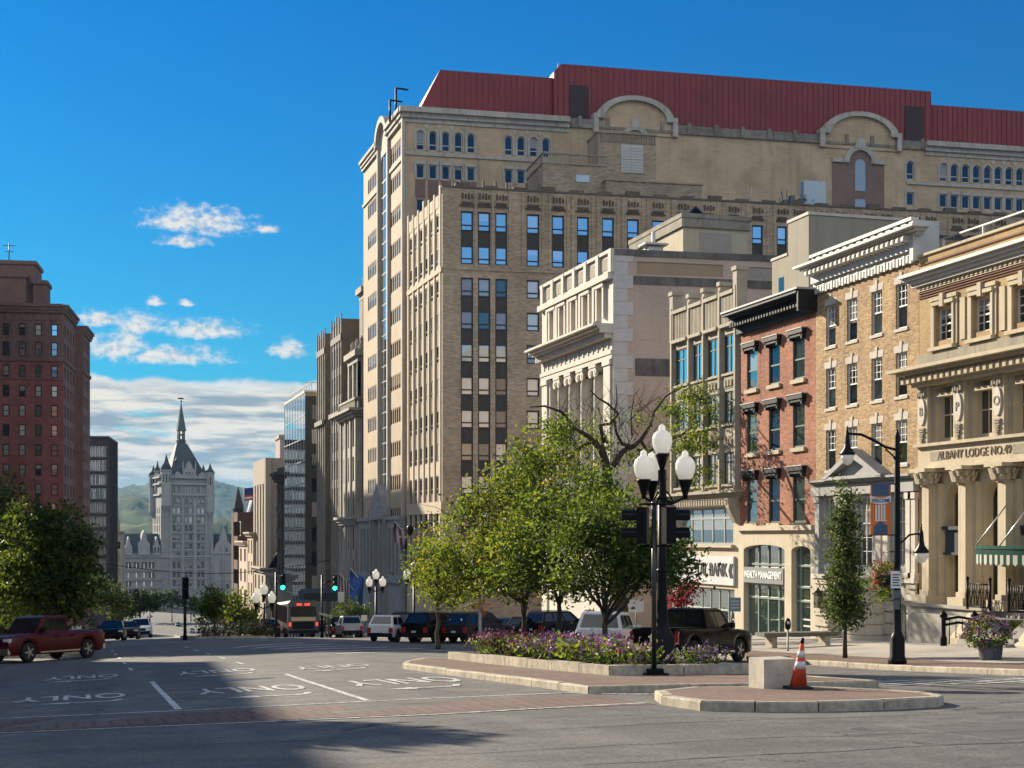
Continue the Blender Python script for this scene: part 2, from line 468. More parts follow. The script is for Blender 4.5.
CONCRETE = mat('concrete', (.36, .33, .29), .9, .14, 2.5, .2)
ROOF_TAR = mat('tar_roof', (.07, .068, .066), .95, .25, 1)
G_DARK = glass('dark_glass', (.012, .016, .02), .10)
G_SKY = glass('sky_glass', (.05, .10, .13), .5, .02, blind=.2)
G_BLIND = glass('blind_glass', (.40, .40, .36), .14, var=.4, blind=0)
G_SHADE = glass('shade_glass', (.16, .105, .07), .12)
G_GREEN = glass('green_glass', (.03, .05, .042), .26)
G_BLUE = glass('blue_glass', (.007, .020, .048), .02, fk=.6, blind=.2)
G_MIRROR = glass('mirror_glass', (.05, .07, .09), .72, .015, .3, .2, bump=.008, blind=0)
G_BROWN = glass('brown_glass', (.06, .042, .036), .12)

# ------------------------------------------------------------------ terrain
GP = [(-400, 18.35), (0, -1.65), (97, -6.5), (140, -9.2), (200, -14.5), (300, -24), (400, -31), (480, -33), (9500, -33)]
def gz(x, y):
    y = max(-400, min(9499, y))
    for (a, b), (c, d) in zip(GP, GP[1:]):
        if a <= y <= c: z = b + (d - b) * (y - a) / (c - a); break
    k = min(max((y - 18) / 20, 0), 1) * min(max((480 - y) / 80, 0), 1)
    return z - k * .03 * (min(max(x - 10, 0), 10) + min(max(8 - x, 0), 10))
def g(u, v, h=0.):
    r = ray(u, v); t = 5.
    while t < 3000:
        if t * r[2] <= gz(t * r[0], t * r[1]) + h: return (t * r[0], t * r[1])
        t *= 1.0004
    return (t * r[0], t * r[1])
XB = [-9500, -3000, -1000, -300, -100, -40, -20, -10, -2, 3, 8, 10, 15, 20, 22.5, 27, 32.5, 60, 120, 300, 1000, 3000, 9500]
YB = [-400, -100, -40, 0, 18, 23, 28, 33, 38, 60, 80, 97, 118, 140, 170, 200, 250, 300, 350, 400, 420, 440, 460, 480, 700, 1500, 3000, 6000, 9500]
def sheet(name, x0, x1, y0, y1, off, m, kind='structure', zf=None, label=None, skirt=None, clip=None):
    xs = sorted({x0, x1} | {q for q in XB if x0 < q < x1}); ys = sorted({y0, y1} | {q for q in YB if y0 < q < y1})
    mb = MB(); zf = zf or (lambda x, y: gz(x, y) + off)
    vs = [(x, y, zf(x, y)) for y in ys for x in xs]; n = len(xs)
    mb.add(vs, [(j * n + i, j * n + i + 1, (j + 1) * n + i + 1, (j + 1) * n + i) for j in range(len(ys) - 1) for i in range(n - 1)])
    return mb.build(name, m, kind=kind)

def asphalt():
    m = bpy.data.materials.new('asphalt'); m.use_nodes = True; t = NT(m.node_tree)
    oc = t.N('ShaderNodeTexCoord').outputs['Object']
    fine = t.N('ShaderNodeTexNoise', {0: oc, 'Scale': 17., 'Detail': 5., 'Roughness': .85}).outputs[0]
    mid = t.N('ShaderNodeTexNoise', {0: oc, 'Scale': 1.1, 'Detail': 7., 'Roughness': .62}).outputs[0]
    mp = t.N('ShaderNodeMapping', (oc, (0, 0, 0), (0, 0, .03), (.9, .05, 1))).outputs[0]
    lane = t.N('ShaderNodeTexNoise', {0: mp, 'Scale': 1., 'Detail': 4.}).outputs[0]
    mpx = t.N('ShaderNodeMapping', (oc, (3, 0, 0), (0, 0, .08), (.09, .8, 1))).outputs[0]
    cross = t.N('ShaderNodeTexNoise', {0: mpx, 'Scale': 1., 'Detail': 5.}).outputs[0]
    c = t.mix(t.ramp(mid, .3, .72), (.084, .083, .081), (.150, .146, .137))
    c = t.mix(t.m('MULTIPLY', t.ramp(lane, .42, .66), .45), c, (.062, .062, .061))
    c = t.mix(t.m('MULTIPLY', t.ramp(cross, .5, .68), .4), c, (.15, .145, .135))
    c = t.mix(t.ramp(fine, .3, .72), t.mix(1., c, (.45, .45, .45), 'MULTIPLY'), t.mix(1., c, (1.6, 1.6, 1.56), 'MULTIPLY'))
    wv = t.N('ShaderNodeTexNoise', {0: oc, 'Scale': .5, 'Detail': 5.}).outputs[1]
    wo = t.N('ShaderNodeVectorMath', (oc, wv), operation='ADD').outputs[0]
    mp2 = t.N('ShaderNodeMapping', (wo, (0, 0, 0), (0, 0, .06), (.055, .2, 1))).outputs[0]
    vo = t.N('ShaderNodeTexVoronoi', {0: mp2, 'Scale': 1.3}, feature='DISTANCE_TO_EDGE').outputs[0]
    crack = t.m('SUBTRACT', 1., t.ramp(vo, .001, .012))
    brk = t.ramp(t.N('ShaderNodeTexNoise', {0: oc, 'Scale': .25}).outputs[0], .42, .58)
    c = t.mix(t.m('MULTIPLY', t.m('MULTIPLY', crack, brk), .85), c, (.022, .022, .022))
    bp = t.N('ShaderNodeBump', {'Strength': .5, 'Distance': .01, 'Height': t.m('ADD', fine, t.m('MULTIPLY', mid, .6))})
    pb = t.N('ShaderNodeBsdfPrincipled', {'Base Color': c, 'Roughness': .82, 'Normal': bp.outputs[0], 'Specular IOR Level': .35})
    t.N('ShaderNodeOutputMaterial', (pb.outputs[0],)); MATS['asphalt'] = m
    return m
ASPHALT = asphalt()
def road_paint():
    m = bpy.data.materials.new('road_paint'); m.use_nodes = True; t = NT(m.node_tree)
    oc = t.N('ShaderNodeTexCoord').outputs['Object']
    n = t.N('ShaderNodeTexNoise', {0: oc, 'Scale': 6., 'Detail': 8., 'Roughness': .8}).outputs[0]
    c = t.mix(t.ramp(n, .38, .58), (.13, .127, .12), (.66, .65, .61))
    pb = t.N('ShaderNodeBsdfPrincipled', {'Base Color': c, 'Roughness': .6})
    t.N('ShaderNodeOutputMaterial', (pb.outputs[0],)); return m
PAINT = road_paint()
PAVE_BRICK = brick('paver_brick', (.22, .13, .095), (.15, .10, .08), (.10, .09, .08), .2, .1, .012, .3, True)
CROSS_BRICK = brick('crosswalk_brick', (.155, .098, .08), (.13, .088, .075), (.085, .07, .064), .27, 1.55, .035, .3, True)
WALK = brick('sidewalk_slabs', (.40, .37, .32), (.34, .32, .28), (.16, .15, .14), 1.5, 1.5, .02, .18, True)
LAND = mat('valley_ground', (.05, .075, .03), .95, .4, .05)
PLAZA = mat('town_ground', (.12, .115, .105), .95, .25, .3)

sheet('ground', -9500, 9500, -400, 9500, -.03, PLAZA)
sheet('road', -70, 22.5, -60, 480, 0., ASPHALT)
sheet('cross_street', 22.5, 120, -60, 24.0, 0., ASPHALT)
sheet('lower_street', -60, 120, 480, 640, 0., ASPHALT)

# sidewalks: raised slabs with granite kerbs
def raised(name, poly, h, m, kerb=.16, kname='kerb', zf=None):
    """poly: outline points (x, y); top at gz+h with vertical kerb stones round it"""
    def dens(p):
        out = []
        for (x0, y0), (x1, y1) in zip(p, p[1:] + p[:1]):
            n = max(1, int(math.hypot(x1 - x0, y1 - y0) / 1.6))
            out += [(x0 + (x1 - x0) * k / n, y0 + (y1 - y0) * k / n) for k in range(n)]
        return out
    P = dens(poly); n = len(P)
    zf = zf or (lambda x, y: gz(x, y) + h)
    cx, cy = sum(p[0] for p in P) / n, sum(p[1] for p in P) / n
    def inset(p, k, i):
        (xa, ya), (xb, yb) = P[i - 1], P[(i + 1) % n]
        dx, dy = xb - xa, yb - ya; L = math.hypot(dx, dy)
        return (p[0] - dy / L * k, p[1] + dx / L * k)
    area = sum(P[i - 1][0] * P[i][1] - P[i][0] * P[i - 1][1] for i in range(n))
    sg = 1 if area > 0 else -1
    Q = [inset(p, kerb * sg, i) for i, p in enumerate(P)]
    bm = bmesh.new()
    vs = [bm.verts.new((x, y, zf(x, y) - .006)) for x, y in Q]
    f = bm.faces.new(vs); bmesh.ops.triangulate(bm, faces=[f]); me = bpy.data.meshes.new(name)
    bmesh.ops.recalc_face_normals(bm, faces=bm.faces)
    bm.to_mesh(me); bm.free(); me.materials.append(m)
    top = bpy.data.objects.new(name, me); COL.objects.link(top); top['kind'] = 'structure'
    mb = MB()
    for i in range(n):
        j = (i + 1) % n
        lens = math.hypot(P[j][0] - P[i][0], P[j][1] - P[i][1])
        s = .012 / max(lens, .05)
        jit = rnd.uniform(-.008, .008)
        lp = lambda a, b, k: (a[0] + (b[0] - a[0]) * k, a[1] + (b[1] - a[1]) * k)
        o0, o1 = lp(P[i], P[j], s), lp(P[i], P[j], 1 - s)
        i0, i1 = lp(Q[i], Q[j], s), lp(Q[i], Q[j], 1 - s)
        b0, b1 = lp(o0, i0, .12), lp(o1, i1, .12)
        Z = lambda p, d: (p[0], p[1], zf(*p) + d)
        G = lambda p: (p[0], p[1], gz(*p) - .05)
        mb.quad(G(o0), G(o1), Z(o1, jit - .025), Z(o0, jit - .025))
        mb.quad(Z(o0, jit - .025), Z(o1, jit - .025), Z(b1, jit), Z(b0, jit))
        mb.quad(Z(b0, jit), Z(b1, jit), Z(i1, jit), Z(i0, jit))
        mb.quad(Z(i0, jit), Z(i1, jit), G(i1), G(i0))
        mb.quad(G(o0), Z(o0, jit - .025), Z(i0, jit), G(i0)); mb.quad(G(o1), Z(o1, jit - .025), Z(i1, jit), G(i1))
    mb.build(kname, GRANITE, kind='structure')

def sw_z(x, y):
    k = min(max((x - 22.5) / 10, 0), 1)
    return gz(22.5, y) + .15 + (gz(9, y) - gz(22.5, y) - .05) * k
SWX = 22.5
def walk_strip(name, xs, ys, zf, m):
    mb = MB(); n = len(xs)
    mb.add([(x, y, zf(x, y)) for y in ys for x in xs], [(j * n + i, j * n + i + 1, (j + 1) * n + i + 1, (j + 1) * n + i) for j in range(len(ys) - 1) for i in range(n - 1)])
    mb.build(name, m, kind='structure')
ysw = [24.0, 26, 28, 30, 33, 38, 45, 52, 60, 70, 80, 97, 118, 140, 170, 200, 250, 300, 350, 400]
walk_strip('sidewalk_brick_verge', [SWX + .2, 24.6], ysw, lambda x, y: sw_z(x, y) - .004, PAVE_BRICK)
walk_strip('sidewalk', [24.6, 27, 32.9], ysw, sw_z, WALK)
kb = MB()
yy = 24.0
while yy < 250:
    y1 = yy + 1.8; j = rnd.uniform(-.008, .008)
    Z0, Z1 = sw_z(SWX, yy) + j, sw_z(SWX, y1) + j
    a, b = yy + .012, y1 - .012
    for (xa, xb) in ((SWX, SWX + .2),):
        kb.quad((xa, a, gz(xa, a) - .05), (xa, b, gz(xa, b) - .05), (xa, b, Z1 - .025), (xa, a, Z0 - .025))
        kb.quad((xa, a, Z0 - .025), (xa, b, Z1 - .025), (xa + .025, b, Z1), (xa + .025, a, Z0))
        kb.quad((xa + .025, a, Z0), (xa + .025, b, Z1), (xb, b, Z1), (xb, a, Z0))
        kb.quad((xa, a, gz(xa, a) - .05), (xa, a, Z0 - .025), (xb, a, Z0), (xb, a, Z0 - .3))
    yy = y1
for k in range(40):                                   # return along the side street
    xa = SWX + k * 1.8; za = sw_z(min(xa, 32.5), 24.0); b = xa + 1.79
    kb.quad((xa, 24., gz(xa, 24) - .05), (b, 24., gz(b, 24) - .05), (b, 24., za), (xa, 24., za))
    kb.quad((xa, 24., za), (b, 24., za), (b, 24.2, za), (xa, 24.2, za))
kb.build('sidewalk_kerb', GRANITE, kind='structure')

# left side plaza, medians and the near brick island
raised('plaza_pavement', [(-60, 70), (-1.6, 70), (.4, 74), (1.2, 140), (-2, 200), (-60, 200)], .15, WALK, kname='plaza_kerb')
raised('median_pavement', [(8.75, 40.4), (8.9, 36), (9.3, 26.4), (15.6, 26.6), (15.6, 45.2), (12, 46.2), (10.4, 45), (9.2, 42.2)], .15, PAVE_BRICK, .18, 'median_kerb')
raised('far_median_pavement', [(7.2, 94), (9.2, 92.6), (11.5, 93), (12.5, 118), (7.4, 118)], .15, PAVE_BRICK, .18, 'far_median_kerb')
isl = [(9.36, 22.9), (9.36, 21.3), (10.0, 20.7), (10.9, 20.35), (12.0, 20.3), (13.1, 20.55), (13.5, 21.0), (13.75, 21.8), (13.6, 22.8), (13.1, 24.2), (12.3, 25.1), (11, 25.3), (9.8, 24.3)]
raised('island_pavement', isl, .16, PAVE_BRICK, .2, 'island_kerb')

# ------------------------------------------------------------------ road markings (all on the asphalt)
def drape(mb, pts, off=.012):
    mb.add([(x, y, gz(x, y) + off) for x, y in pts], [tuple(range(len(pts)))])
def strip(mb, pts, w, off=.012):
    fine = []
    for (x0, y0), (x1, y1) in zip(pts, pts[1:]):
        n = max(1, int(math.hypot(x1 - x0, y1 - y0) / 1.5))
        fine += [(x0 + (x1 - x0) * k / n, y0 + (y1 - y0) * k / n) for k in range(n)]
    fine.append(pts[-1])
    L = []
    for i, p in enumerate(fine):
        a, b = fine[max(0, i - 1)], fine[min(len(fine) - 1, i + 1)]
        dx, dy = b[0] - a[0], b[1] - a[1]; l = math.hypot(dx, dy)
        L.append(((p[0] - dy / l * w / 2, p[1] + dx / l * w / 2), (p[0] + dy / l * w / 2, p[1] - dx / l * w / 2)))
    for (a, b), (c, d) in zip(L, L[1:]): drape(mb, [a, b, d, c], off)
def marking(name, pts, w=.13, off=.012):
    mb = MB(); strip(mb, pts, w, off); mb.build(name, PAINT, kind='structure')
mb = MB()
xs = [-40 + .75 * k for k in range(67)]
for xa, xb in zip(xs, xs[1:]):
    if xa > 9.3: break
    f = lambda x: 23.0 + (x - 9.3) * .012
    h = lambda x: 26.0 + (x - 9.3) * .012
    for q0, q1 in ((0, .4), (.4, 1.)):
        y = lambda x, q: f(x) + (h(x) - f(x)) * q
        drape(mb, [(xa, y(xa, q0)), (min(xb, 9.3), y(xb, q0)), (min(xb, 9.3), y(xb, q1)), (xa, y(xa, q1))], .006)
mb.build('brick_crosswalk', CROSS_BRICK, kind='structure')
marking('crosswalk_line', [(-40, 22.2), (0, 22.6), (5.5, 22.7), (9.3, 23.4)], .14)
marking('crosswalk_line', [(-40, 26.3), (1.8, 26.6), (6.6, 26.85), (9.2, 26.9)], .14)
marking('crosswalk_line', [(9.5, 26.2), (12.2, 24.7)], .2)
marking('lane_line', [(1.96, 40.4), (1.77, 27.0)], .13)
marking('lane_line', [(5.51, 40.4), (5.2, 27.0)], .13)
for X0 in (1.75, 5.3):
    for k in range(5): marking('lane_dash', [(X0, 49 + k * 6.2), (X0, 51.2 + k * 6.2)], .12)
for k in range(6): marking('crosswalk_bar', [(7.2 + k * .45, 70 - k * 2.9), (11.6 + k * .9, 77.5 - k * 2.9)], .42)
marking('stop_line', [(2.5, 90), (12.5, 84.8), (20, 82.5)], .3)
marking('parking_line', [(22.1, 30), (22.1, 46)], .1)
marking('parking_line', [(16.3, 27), (16.1, 46)], .11)
for k in range(9): marking('crosswalk_bar', [(16.8 + k * .62, 27.4), (16.8 + k * .62, 30.2)], .3)
for k, y in enumerate((50, 56, 62, 68, 74)): marking('parking_line', [(18.4, y), (22.3, y + 3)], .1)

def letters(s, cx, cy, w, ln):
    """road lettering, read by drivers coming up the hill"""
    me = text_mesh(s, 1., 0., 1., .012)
    xs = [v.co.x for v in me.vertices]; ys = [v.co.y for v in me.vertices]
    kx = w / (max(xs) - min(xs)); ky = ln / (max(ys) - min(ys)); mx, my = (max(xs) + min(xs)) / 2, (max(ys) + min(ys)) / 2
    for v in me.vertices:
        x, y = cx - (v.co.x - mx) * kx, cy - (v.co.y - my) * ky
        v.co = (x, y, gz(x, y) + .013)
    me.materials.clear(); me.materials.append(PAINT)
    o = bpy.data.objects.new('road_lettering', me); COL.objects.link(o); o['kind'] = 'structure'
def turn_arrow(cx, cy, s=1., flip=1):
    mb = MB(); q = lambda x, y: (cx + x * s * flip, cy + y * s)
    drape(mb, [q(-.95, .0), q(-.25, .42), q(-.25, -.42)], .013)
    drape(mb, [q(-.25, .13), q(-.25, -.13), q(.55, -.12), q(.55, .14)], .013)
    drape(mb, [q(.55, .14), q(.55, -.12), q(.85, .05), q(.75, .3)], .013)
    drape(mb, [q(.75, .3), q(.85, .05), q(1.05, .75), q(.85, .8)], .013)
    mb.build('road_arrow', PAINT, kind='structure')
for cx, cy, w, ln in ((-.1, 33.9, 2.35, 2.4), (3.75, 33.5, 2.4, 2.6), (7.25, 33.6, 2.6, 2.6), (.2, 45.8, 2.1, 2.2), (4.0, 44.6, 2.3, 2.2), (7.3, 43.6, 2.2, 2.0)):
    letters('ONLY', cx, cy, w, ln)
for cx, cy, s in ((.1, 31.3, .85), (3.8, 30.2, .95), (7.1, 30.5, .9), (.1, 43.4, .9), (4.0, 42.0, .9), (7.1, 41.2, .9)): turn_arrow(cx, cy, s)
def seam(pts, w):
    mb = MB(); q = []
    for (x0, y0), (x1, y1) in zip(pts, pts[1:]):
        n = max(2, int(math.hypot(x1 - x0, y1 - y0) / .45))
        q += [(x0 + (x1 - x0) * k / n + rnd.gauss(0, .05), y0 + (y1 - y0) * k / n + rnd.gauss(0, .05)) for k in range(n)]
    for (x0, y0), (x1, y1) in zip(q, q[1:]):
        dx, dy = x1 - x0, y1 - y0; l = math.hypot(dx, dy) or 1; h = w * rnd.uniform(.5, 1.2)
        drape(mb, [(x0 - dy / l * h, y0 + dx / l * h), (x0 + dy / l * h, y0 - dx / l * h), (x1 + dy / l * h, y1 - dx / l * h), (x1 - dy / l * h, y1 + dx / l * h)], .004)
    mb.build('tar_seam', TARS, kind='structure')
TARS = mat('tar_seam', (.022, .022, .022), .7, .2, 5)
for pts, w in (([(-6, 18.6), (2, 18.9), (9, 19.3), (17, 18.6), (30, 18.8)], .022), ([(3, 16.2), (8, 16.6), (14, 16.0), (26, 16.3)], .016), ([(-4, 20.2), (3, 20.6), (9, 20.9)], .014), ([(5, 14.6), (10, 14.9), (16, 14.4)], .018),
               ([(3.4, 48), (3.5, 40), (3.3, 28)], .014), ([(7, 46), (6.9, 36), (7.2, 28)], .012), ([(0, 58), (0.2, 46), (-.1, 28)], .014), ([(-3, 40), (4, 40.6), (8.4, 40.2)], .014), ([(16.5, 45), (18.4, 34), (19, 25), (21, 17)], .02), ([(15.5, 25.5), (24, 26.3)], .016), ([(14.6, 21), (20, 22), (30, 21.4)], .018)): seam(pts, w)
def patch(x0, x1, y0, y1, col):
    mb = MB(); n = 14; pts = [(x0 + (x1 - x0) * k / n, y0 + rnd.gauss(0, .04)) for k in range(n)] + [(x1 + rnd.gauss(0, .03), y0 + (y1 - y0) * k / n) for k in range(n)] + [(x1 - (x1 - x0) * k / n, y1 + rnd.gauss(0, .04)) for k in range(n)] + [(x0, y1 - (y1 - y0) * k / n) for k in range(n)]
    xs = sorted({x0, x1}); drape(mb, pts, .003); mb.build('asphalt_patch', mat('asphalt_patch_%d' % int(col * 1000), (col, col, col * .96), .88, .3, 9, .3), kind='structure')
patch(10.6, 14.8, 15.2, 17.4, .072); patch(-2.2, 1.0, 19.2, 21.0, .085); patch(17.0, 19.4, 24.8, 27.0, .082); patch(5.6, 8.2, 36.4, 37.7, .08); patch(22.8, 27.5, 19.2, 20.6, .075)
mb = MB(); cxm, cym = 4.1, 38.9
drape(mb, [(cxm + .95 * math.cos(k * .393) , cym + .42 * math.sin(k * .393)) for k in range(16)], .008)
mb.build('manhole_cover', BRONZE, kind='structure')

# ------------------------------------------------------------------ wooded hills across the river
def hills():
    m = bpy.data.materials.new('wooded_hill'); m.use_nodes = True; t = NT(m.node_tree)
    oc = t.N('ShaderNodeTexCoord').outputs['Object']
    n = t.N('ShaderNodeTexNoise', {0: oc, 'Scale': .03, 'Detail': 6., 'Roughness': .75}).outputs[0]
    n2 = t.N('ShaderNodeTexNoise', {0: oc, 'Scale': .006, 'Detail': 3.}).outputs[0]
    c = t.mix(t.ramp(n, .38, .62), (.006, .014, .006), (.042, .075, .022))
    c = t.mix(t.m('MULTIPLY', t.ramp(n2, .5, .7), .6), c, (.11, .15, .05))
    pb = t.N('ShaderNodeBsdfPrincipled', {'Base Color': c, 'Roughness': .95, 'Specular IOR Level': .1})
    t.N('ShaderNodeOutputMaterial', (pb.outputs[0],))
    x0, x1, dx, y0, y1, dy = -900, 2000, 11, 1900, 6800, 36
    nx, ny = int((x1 - x0) / dx), int((y1 - y0) / dy)
    mb = MB(); vs = []
    for j in range(ny + 1):
        for i in range(nx + 1):
            x, y = x0 + i * dx, y0 + j * dy
            rel = x / y
            big = 255 * math.exp(-((y - 5900) / 1150) ** 2) * (.78 + .16 * math.exp(-((rel - .085) / .035) ** 2) + .05 * math.sin(x * .006) + .04 * noise.noise(Vector((x * .008, y * .002, 1.))))
            nr = 118 * math.exp(-((y - 3300) / 620) ** 2) * (.62 + .38 * noise.noise(Vector((x * .0035 + 7, y * .001, 3.))) + .25 * math.exp(-((rel - .03) / .025) ** 2))
            lo = 62 * math.exp(-((y - 2350) / 260) ** 2) * (.7 + .45 * noise.noise(Vector((x * .006, y * .002, 9.))))
            h = max(big, nr, lo) + 6 * min(big, 30) / 30 
            tree = noise.noise(Vector((x * .05, y * .03, 5.))) * 10 + noise.noise(Vector((x * .11, y * .06, 2.))) * 7
            up = min(1, h / 25)
            vs.append((x, y, -34 + h + (tree * up if h > 2 else 0)))
    n_ = nx + 1
    mb.add(vs, [(j * n_ + i, j * n_ + i + 1, (j + 1) * n_ + i + 1, (j + 1) * n_ + i) for j in range(ny) for i in range(nx)], 0, True)
    mb.build('hills', m, kind='structure')
hills()

def haze():
    m = bpy.data.materials.new('haze'); m.use_nodes = True; t = NT(m.node_tree)
    v = t.N('ShaderNodeVolumePrincipled', {'Color': (.30, .66, 1., 1), 'Density': HAZE_D, 'Anisotropy': .0})
    o = t.N('ShaderNodeOutputMaterial'); t.l.new(v.outputs[0], o.inputs['Volume'])
    mb = MB(); mb.box(-9600, 9600, -500, 9600, -36, 300)
    mb.build('haze', m, loc=(0, 0, 0), kind='stuff')
HAZE_D = 5.5e-5
haze()
# ------------------------------------------------------------------ buildings on the sunny side of the street
X0 = 32.5
def dentils(mb, Fc, a0, a1, z0, z1, d0, d1, pitch, w, mi=0):
    n = int((a1 - a0) / pitch)
    for k in range(n):
        a = a0 + (k + .3) * pitch
        Fc.box(mb, a, a + w, z0, z1, d0, d1, mi)
def cornice(mb, Fc, a0, a1, z0, z1, proj, mi=0, steps=4, ret=True):
    """moulded cornice: profile stepping outward, with returned ends"""
    for k in range(steps):
        f0, f1 = k / steps, (k + 1) / steps
        p = proj * (.25 + .75 * f1 ** 1.3)
        e = p if ret else 0
        Fc.box(mb, a0 - e, a1 + e, z0 + (z1 - z0) * f0 + .002, z0 + (z1 - z0) * f1, -.05, p, mi)
def shell(mb, Fc, a0, a1, z0, z1, depth, mi=0, sides='lrb'):
    """the plain sides and back of a building behind a facade"""
    P = Fc.P
    if 'l' in sides: mb.quad(P(a0, z0, 0), P(a0, z0, -depth), P(a0, z1, -depth), P(a0, z1, 0), mi)
    if 'r' in sides: mb.quad(P(a1, z0, 0), P(a1, z0, -depth), P(a1, z1, -depth), P(a1, z1, 0), mi)
    if 'b' in sides: mb.quad(P(a0, z0, -depth), P(a1, z0, -depth), P(a1, z1, -depth), P(a0, z1, -depth), mi)
def roof(parent, Fc, a0, a1, z, depth, m=None, d0=-.3):
    mb = MB(); P = Fc.P
    Fc.box(mb, a0 + .02, a1 - .02, z - .25, z, d0, -depth + .02)
    return mb.build('roof', m or ROOF_TAR, parent)

TAN_BRICK = brick('tan_brick', (.48, .325, .165), (.25, .15, .075), (.36, .28, .18), .24, .08, .011, .3)
ORANGE_BRICK = brick('orange_brick', (.42, .165, .095), (.22, .085, .055), (.30, .185, .13), .24, .08, .01, .3)
BUFF_BRICK = brick('buff_brick', (.36, .25, .13), (.30, .20, .10), (.27, .20, .12), .24, .08, .008, .18)

# ---- lodge: tan brick over a limestone front of columns and arches
def lodge():
    Fc = F(X0, 52.3, -90)
    ga, gb = -5.2, 11.2
    T = thing('lodge_building', 'tan and limestone lodge with tall columns, green canopy and carved frieze ALBANY LODGE', 'building', (X0, 48, -4.4))
    W = 20.4
    ac = [1.8 + 2.52 * k for k in range(8)]
    # upper wall
    ops3 = [(c - .58, c + .58, 7.68, 8.97) for c in ac]
    mb = MB(); Fc.wall(mb, 0, W, 6.72, gb, ops3, .3)
    shell(mb, Fc, 0, W, -6, gb, 22)
    mb.build('wall', brick('gold_brick', (.42, .295, .15), (.36, .24, .115), (.32, .24, .14), .24, .08, .006, .15), T)
    roof(T, Fc, 0, W, gb - .5, 22)
    for c in ac:
        window(Fc, T, c - .58, 7.68, 1.16, 1.29, {'b': .06, 'rails': (.5,), 'up': (3, 4, .04), 't2': .035}, SASH_WHITE, G_DARK, .16)
        s = MB()
        for k, (e, zt, d) in enumerate(((.9, 9.42, .05), (.74, 9.22, .10))):
            i = e - .13
            Fc.box(s, c - e, c - i, 7.45, zt - .14, -.02, d); Fc.box(s, c + i, c + e, 7.45, zt - .14, -.02, d)
            Fc.box(s, c - e - .02, c + e + .02, zt - .14, zt, -.02, d + .05)
        Fc.box(s, c - .12, c + .12, 8.99, 9.5, -.02, .18); Fc.box(s, c - .85, c + .85, 7.3, 7.44, -.02, .24)
        s.build('window_surround', LIMESTONE, T)
        q = MB(); Fc.box(q, c + 1.1, c + 1.42, 7.55, 9.15, -.02, .045); q.build('wall_panel', LIMESTONE, T)
    m = MB(); cornice(m, Fc, 0, W, 10.0, 10.52, .62, steps=4)
    m.build('upper_cornice', TRIM_WHITE, T)
    m = MB(); dentils(m, Fc, 0, W, 9.86, 9.998, -.02, .12, .3, .17); Fc.box(m, 0, W, 9.8, 9.86, -.02, .08)
    m.build('dentil_course', LIMESTONE, T)
    m = MB(); Fc.box(m, -.05, W, gb, gb + .1, -.4, .09); m.build('coping', LIMESTONE, T)
    m = MB()
    for k in range(3): Fc.box(m, -.01, W, 9.52 + k * .1, 9.56 + k * .1, -.02, .05)
    Fc.box(m, -.01, W, 10.86, 10.92, -.02, .06)
    m.build('brick_band', mat('dark_band', (.17, .085, .05), .9), T)
    m = MB(); Fc.box(m, -.01, W, 6.72, 7.26, -.02, .12); m.build('sill_band', LIME_DARK, T)
    # main cornice
    m = MB(); cornice(m, Fc, 0, W, 6.32, 6.72, .95, steps=3)
    dentils(m, Fc, -.5, W, 6.12, 6.33, -.1, .62, .40, .2); Fc.box(m, -.1, W, 5.98, 6.14, -.1, .3)
    m.build('main_cornice', LIMESTONE, T)
    # second floor loggia
    mb = MB(); ops2 = [(c - .78 , c + .62, 3.74, 5.85) for c in ac]
    Fc.wall(mb, 0, W, 3.6, 6.0, ops2, .5, d=-.1); Fc.box(mb, 0, W, 2.76, 3.62, -.3, .06)
    mb.build('loggia', LIMESTONE, T)
    for i, c in enumerate(ac):
        window(Fc, T, c - .78, 3.74, 1.4, 2.1, {'b': .16, 'rails': (.5,), 'mull': (.44,)}, LIMESTONE, G_DARK, .36)
        cl = MB(); Fc.box(cl, c - .5, c + .62, 5.5, 5.62, -.5, .02); cl.build('window_hood', LIMESTONE, T)
    for i, c in enumerate([a - 1.42 for a in ac] + [ac[-1] + 1.1]):
        p = MB(); Fc.box(p, c - .36, c + .36, 3.66, 6.02, -.2, .10); o = p.build('pilaster', LIMESTONE, T)
        cart = MB()
        cart.prism([(c + .24 * math.cos(t * .5236), 4.98 + .55 * math.sin(t * .5236)) for t in range(12)], Fc.P, .09, .16)
        cart.build('cartouche', WHITE_STONE, o)
        lf = MB()
        for q in range(7):
            zz = 4.3 - q * .09; ww = .2 - q * .02
            Fc.box(lf, c - ww, c + ww, zz - .035, zz + .03, .09, .16 + .03 * (q % 2))
        for q in range(4): Fc.box(lf, c - .3 + q * .16, c - .2 + q * .16, 5.55 + .05 * (q % 2), 5.75 + .05 * (q % 2), .09, .2)
        lf.build('garland', LIME_DARK, o)
        if i < 4: wall_text('lettering', 'BPOE'[i], .5, Fc, c, 4.98, .165, o, LIME_DARK)
    wall_text('lettering', 'ALBANY LODGE NO.49', .46, Fc, (Fc.a(939.5) + Fc.a(1013)) / 2, 3.17, .07, T, mat('carved_letters', (.13, .10, .06), .9), fit=Fc.a(1013) - Fc.a(939.5))
    pn = MB()
    for a0, a1 in ((.9, 1.7), (Fc.a(1014.5), Fc.a(1014.5) + .8)): Fc.box(pn, a0, a1, 3.0, 3.35, .055, .075)
    pn.build('frieze_panel', LIME_DARK, T)
    m = MB(); Fc.box(m, -.12, W, 3.58, 3.70, -.1, .24); Fc.box(m, -.05, W, 2.70, 2.8, -.1, .16); m.build('frieze_moulding', LIMESTONE, T)
    # tall arcade
    pc = [.75 + 2.52 * k for k in range(8)]
    bays = [(p + .5, p + 2.02) for p in pc[:-1]]
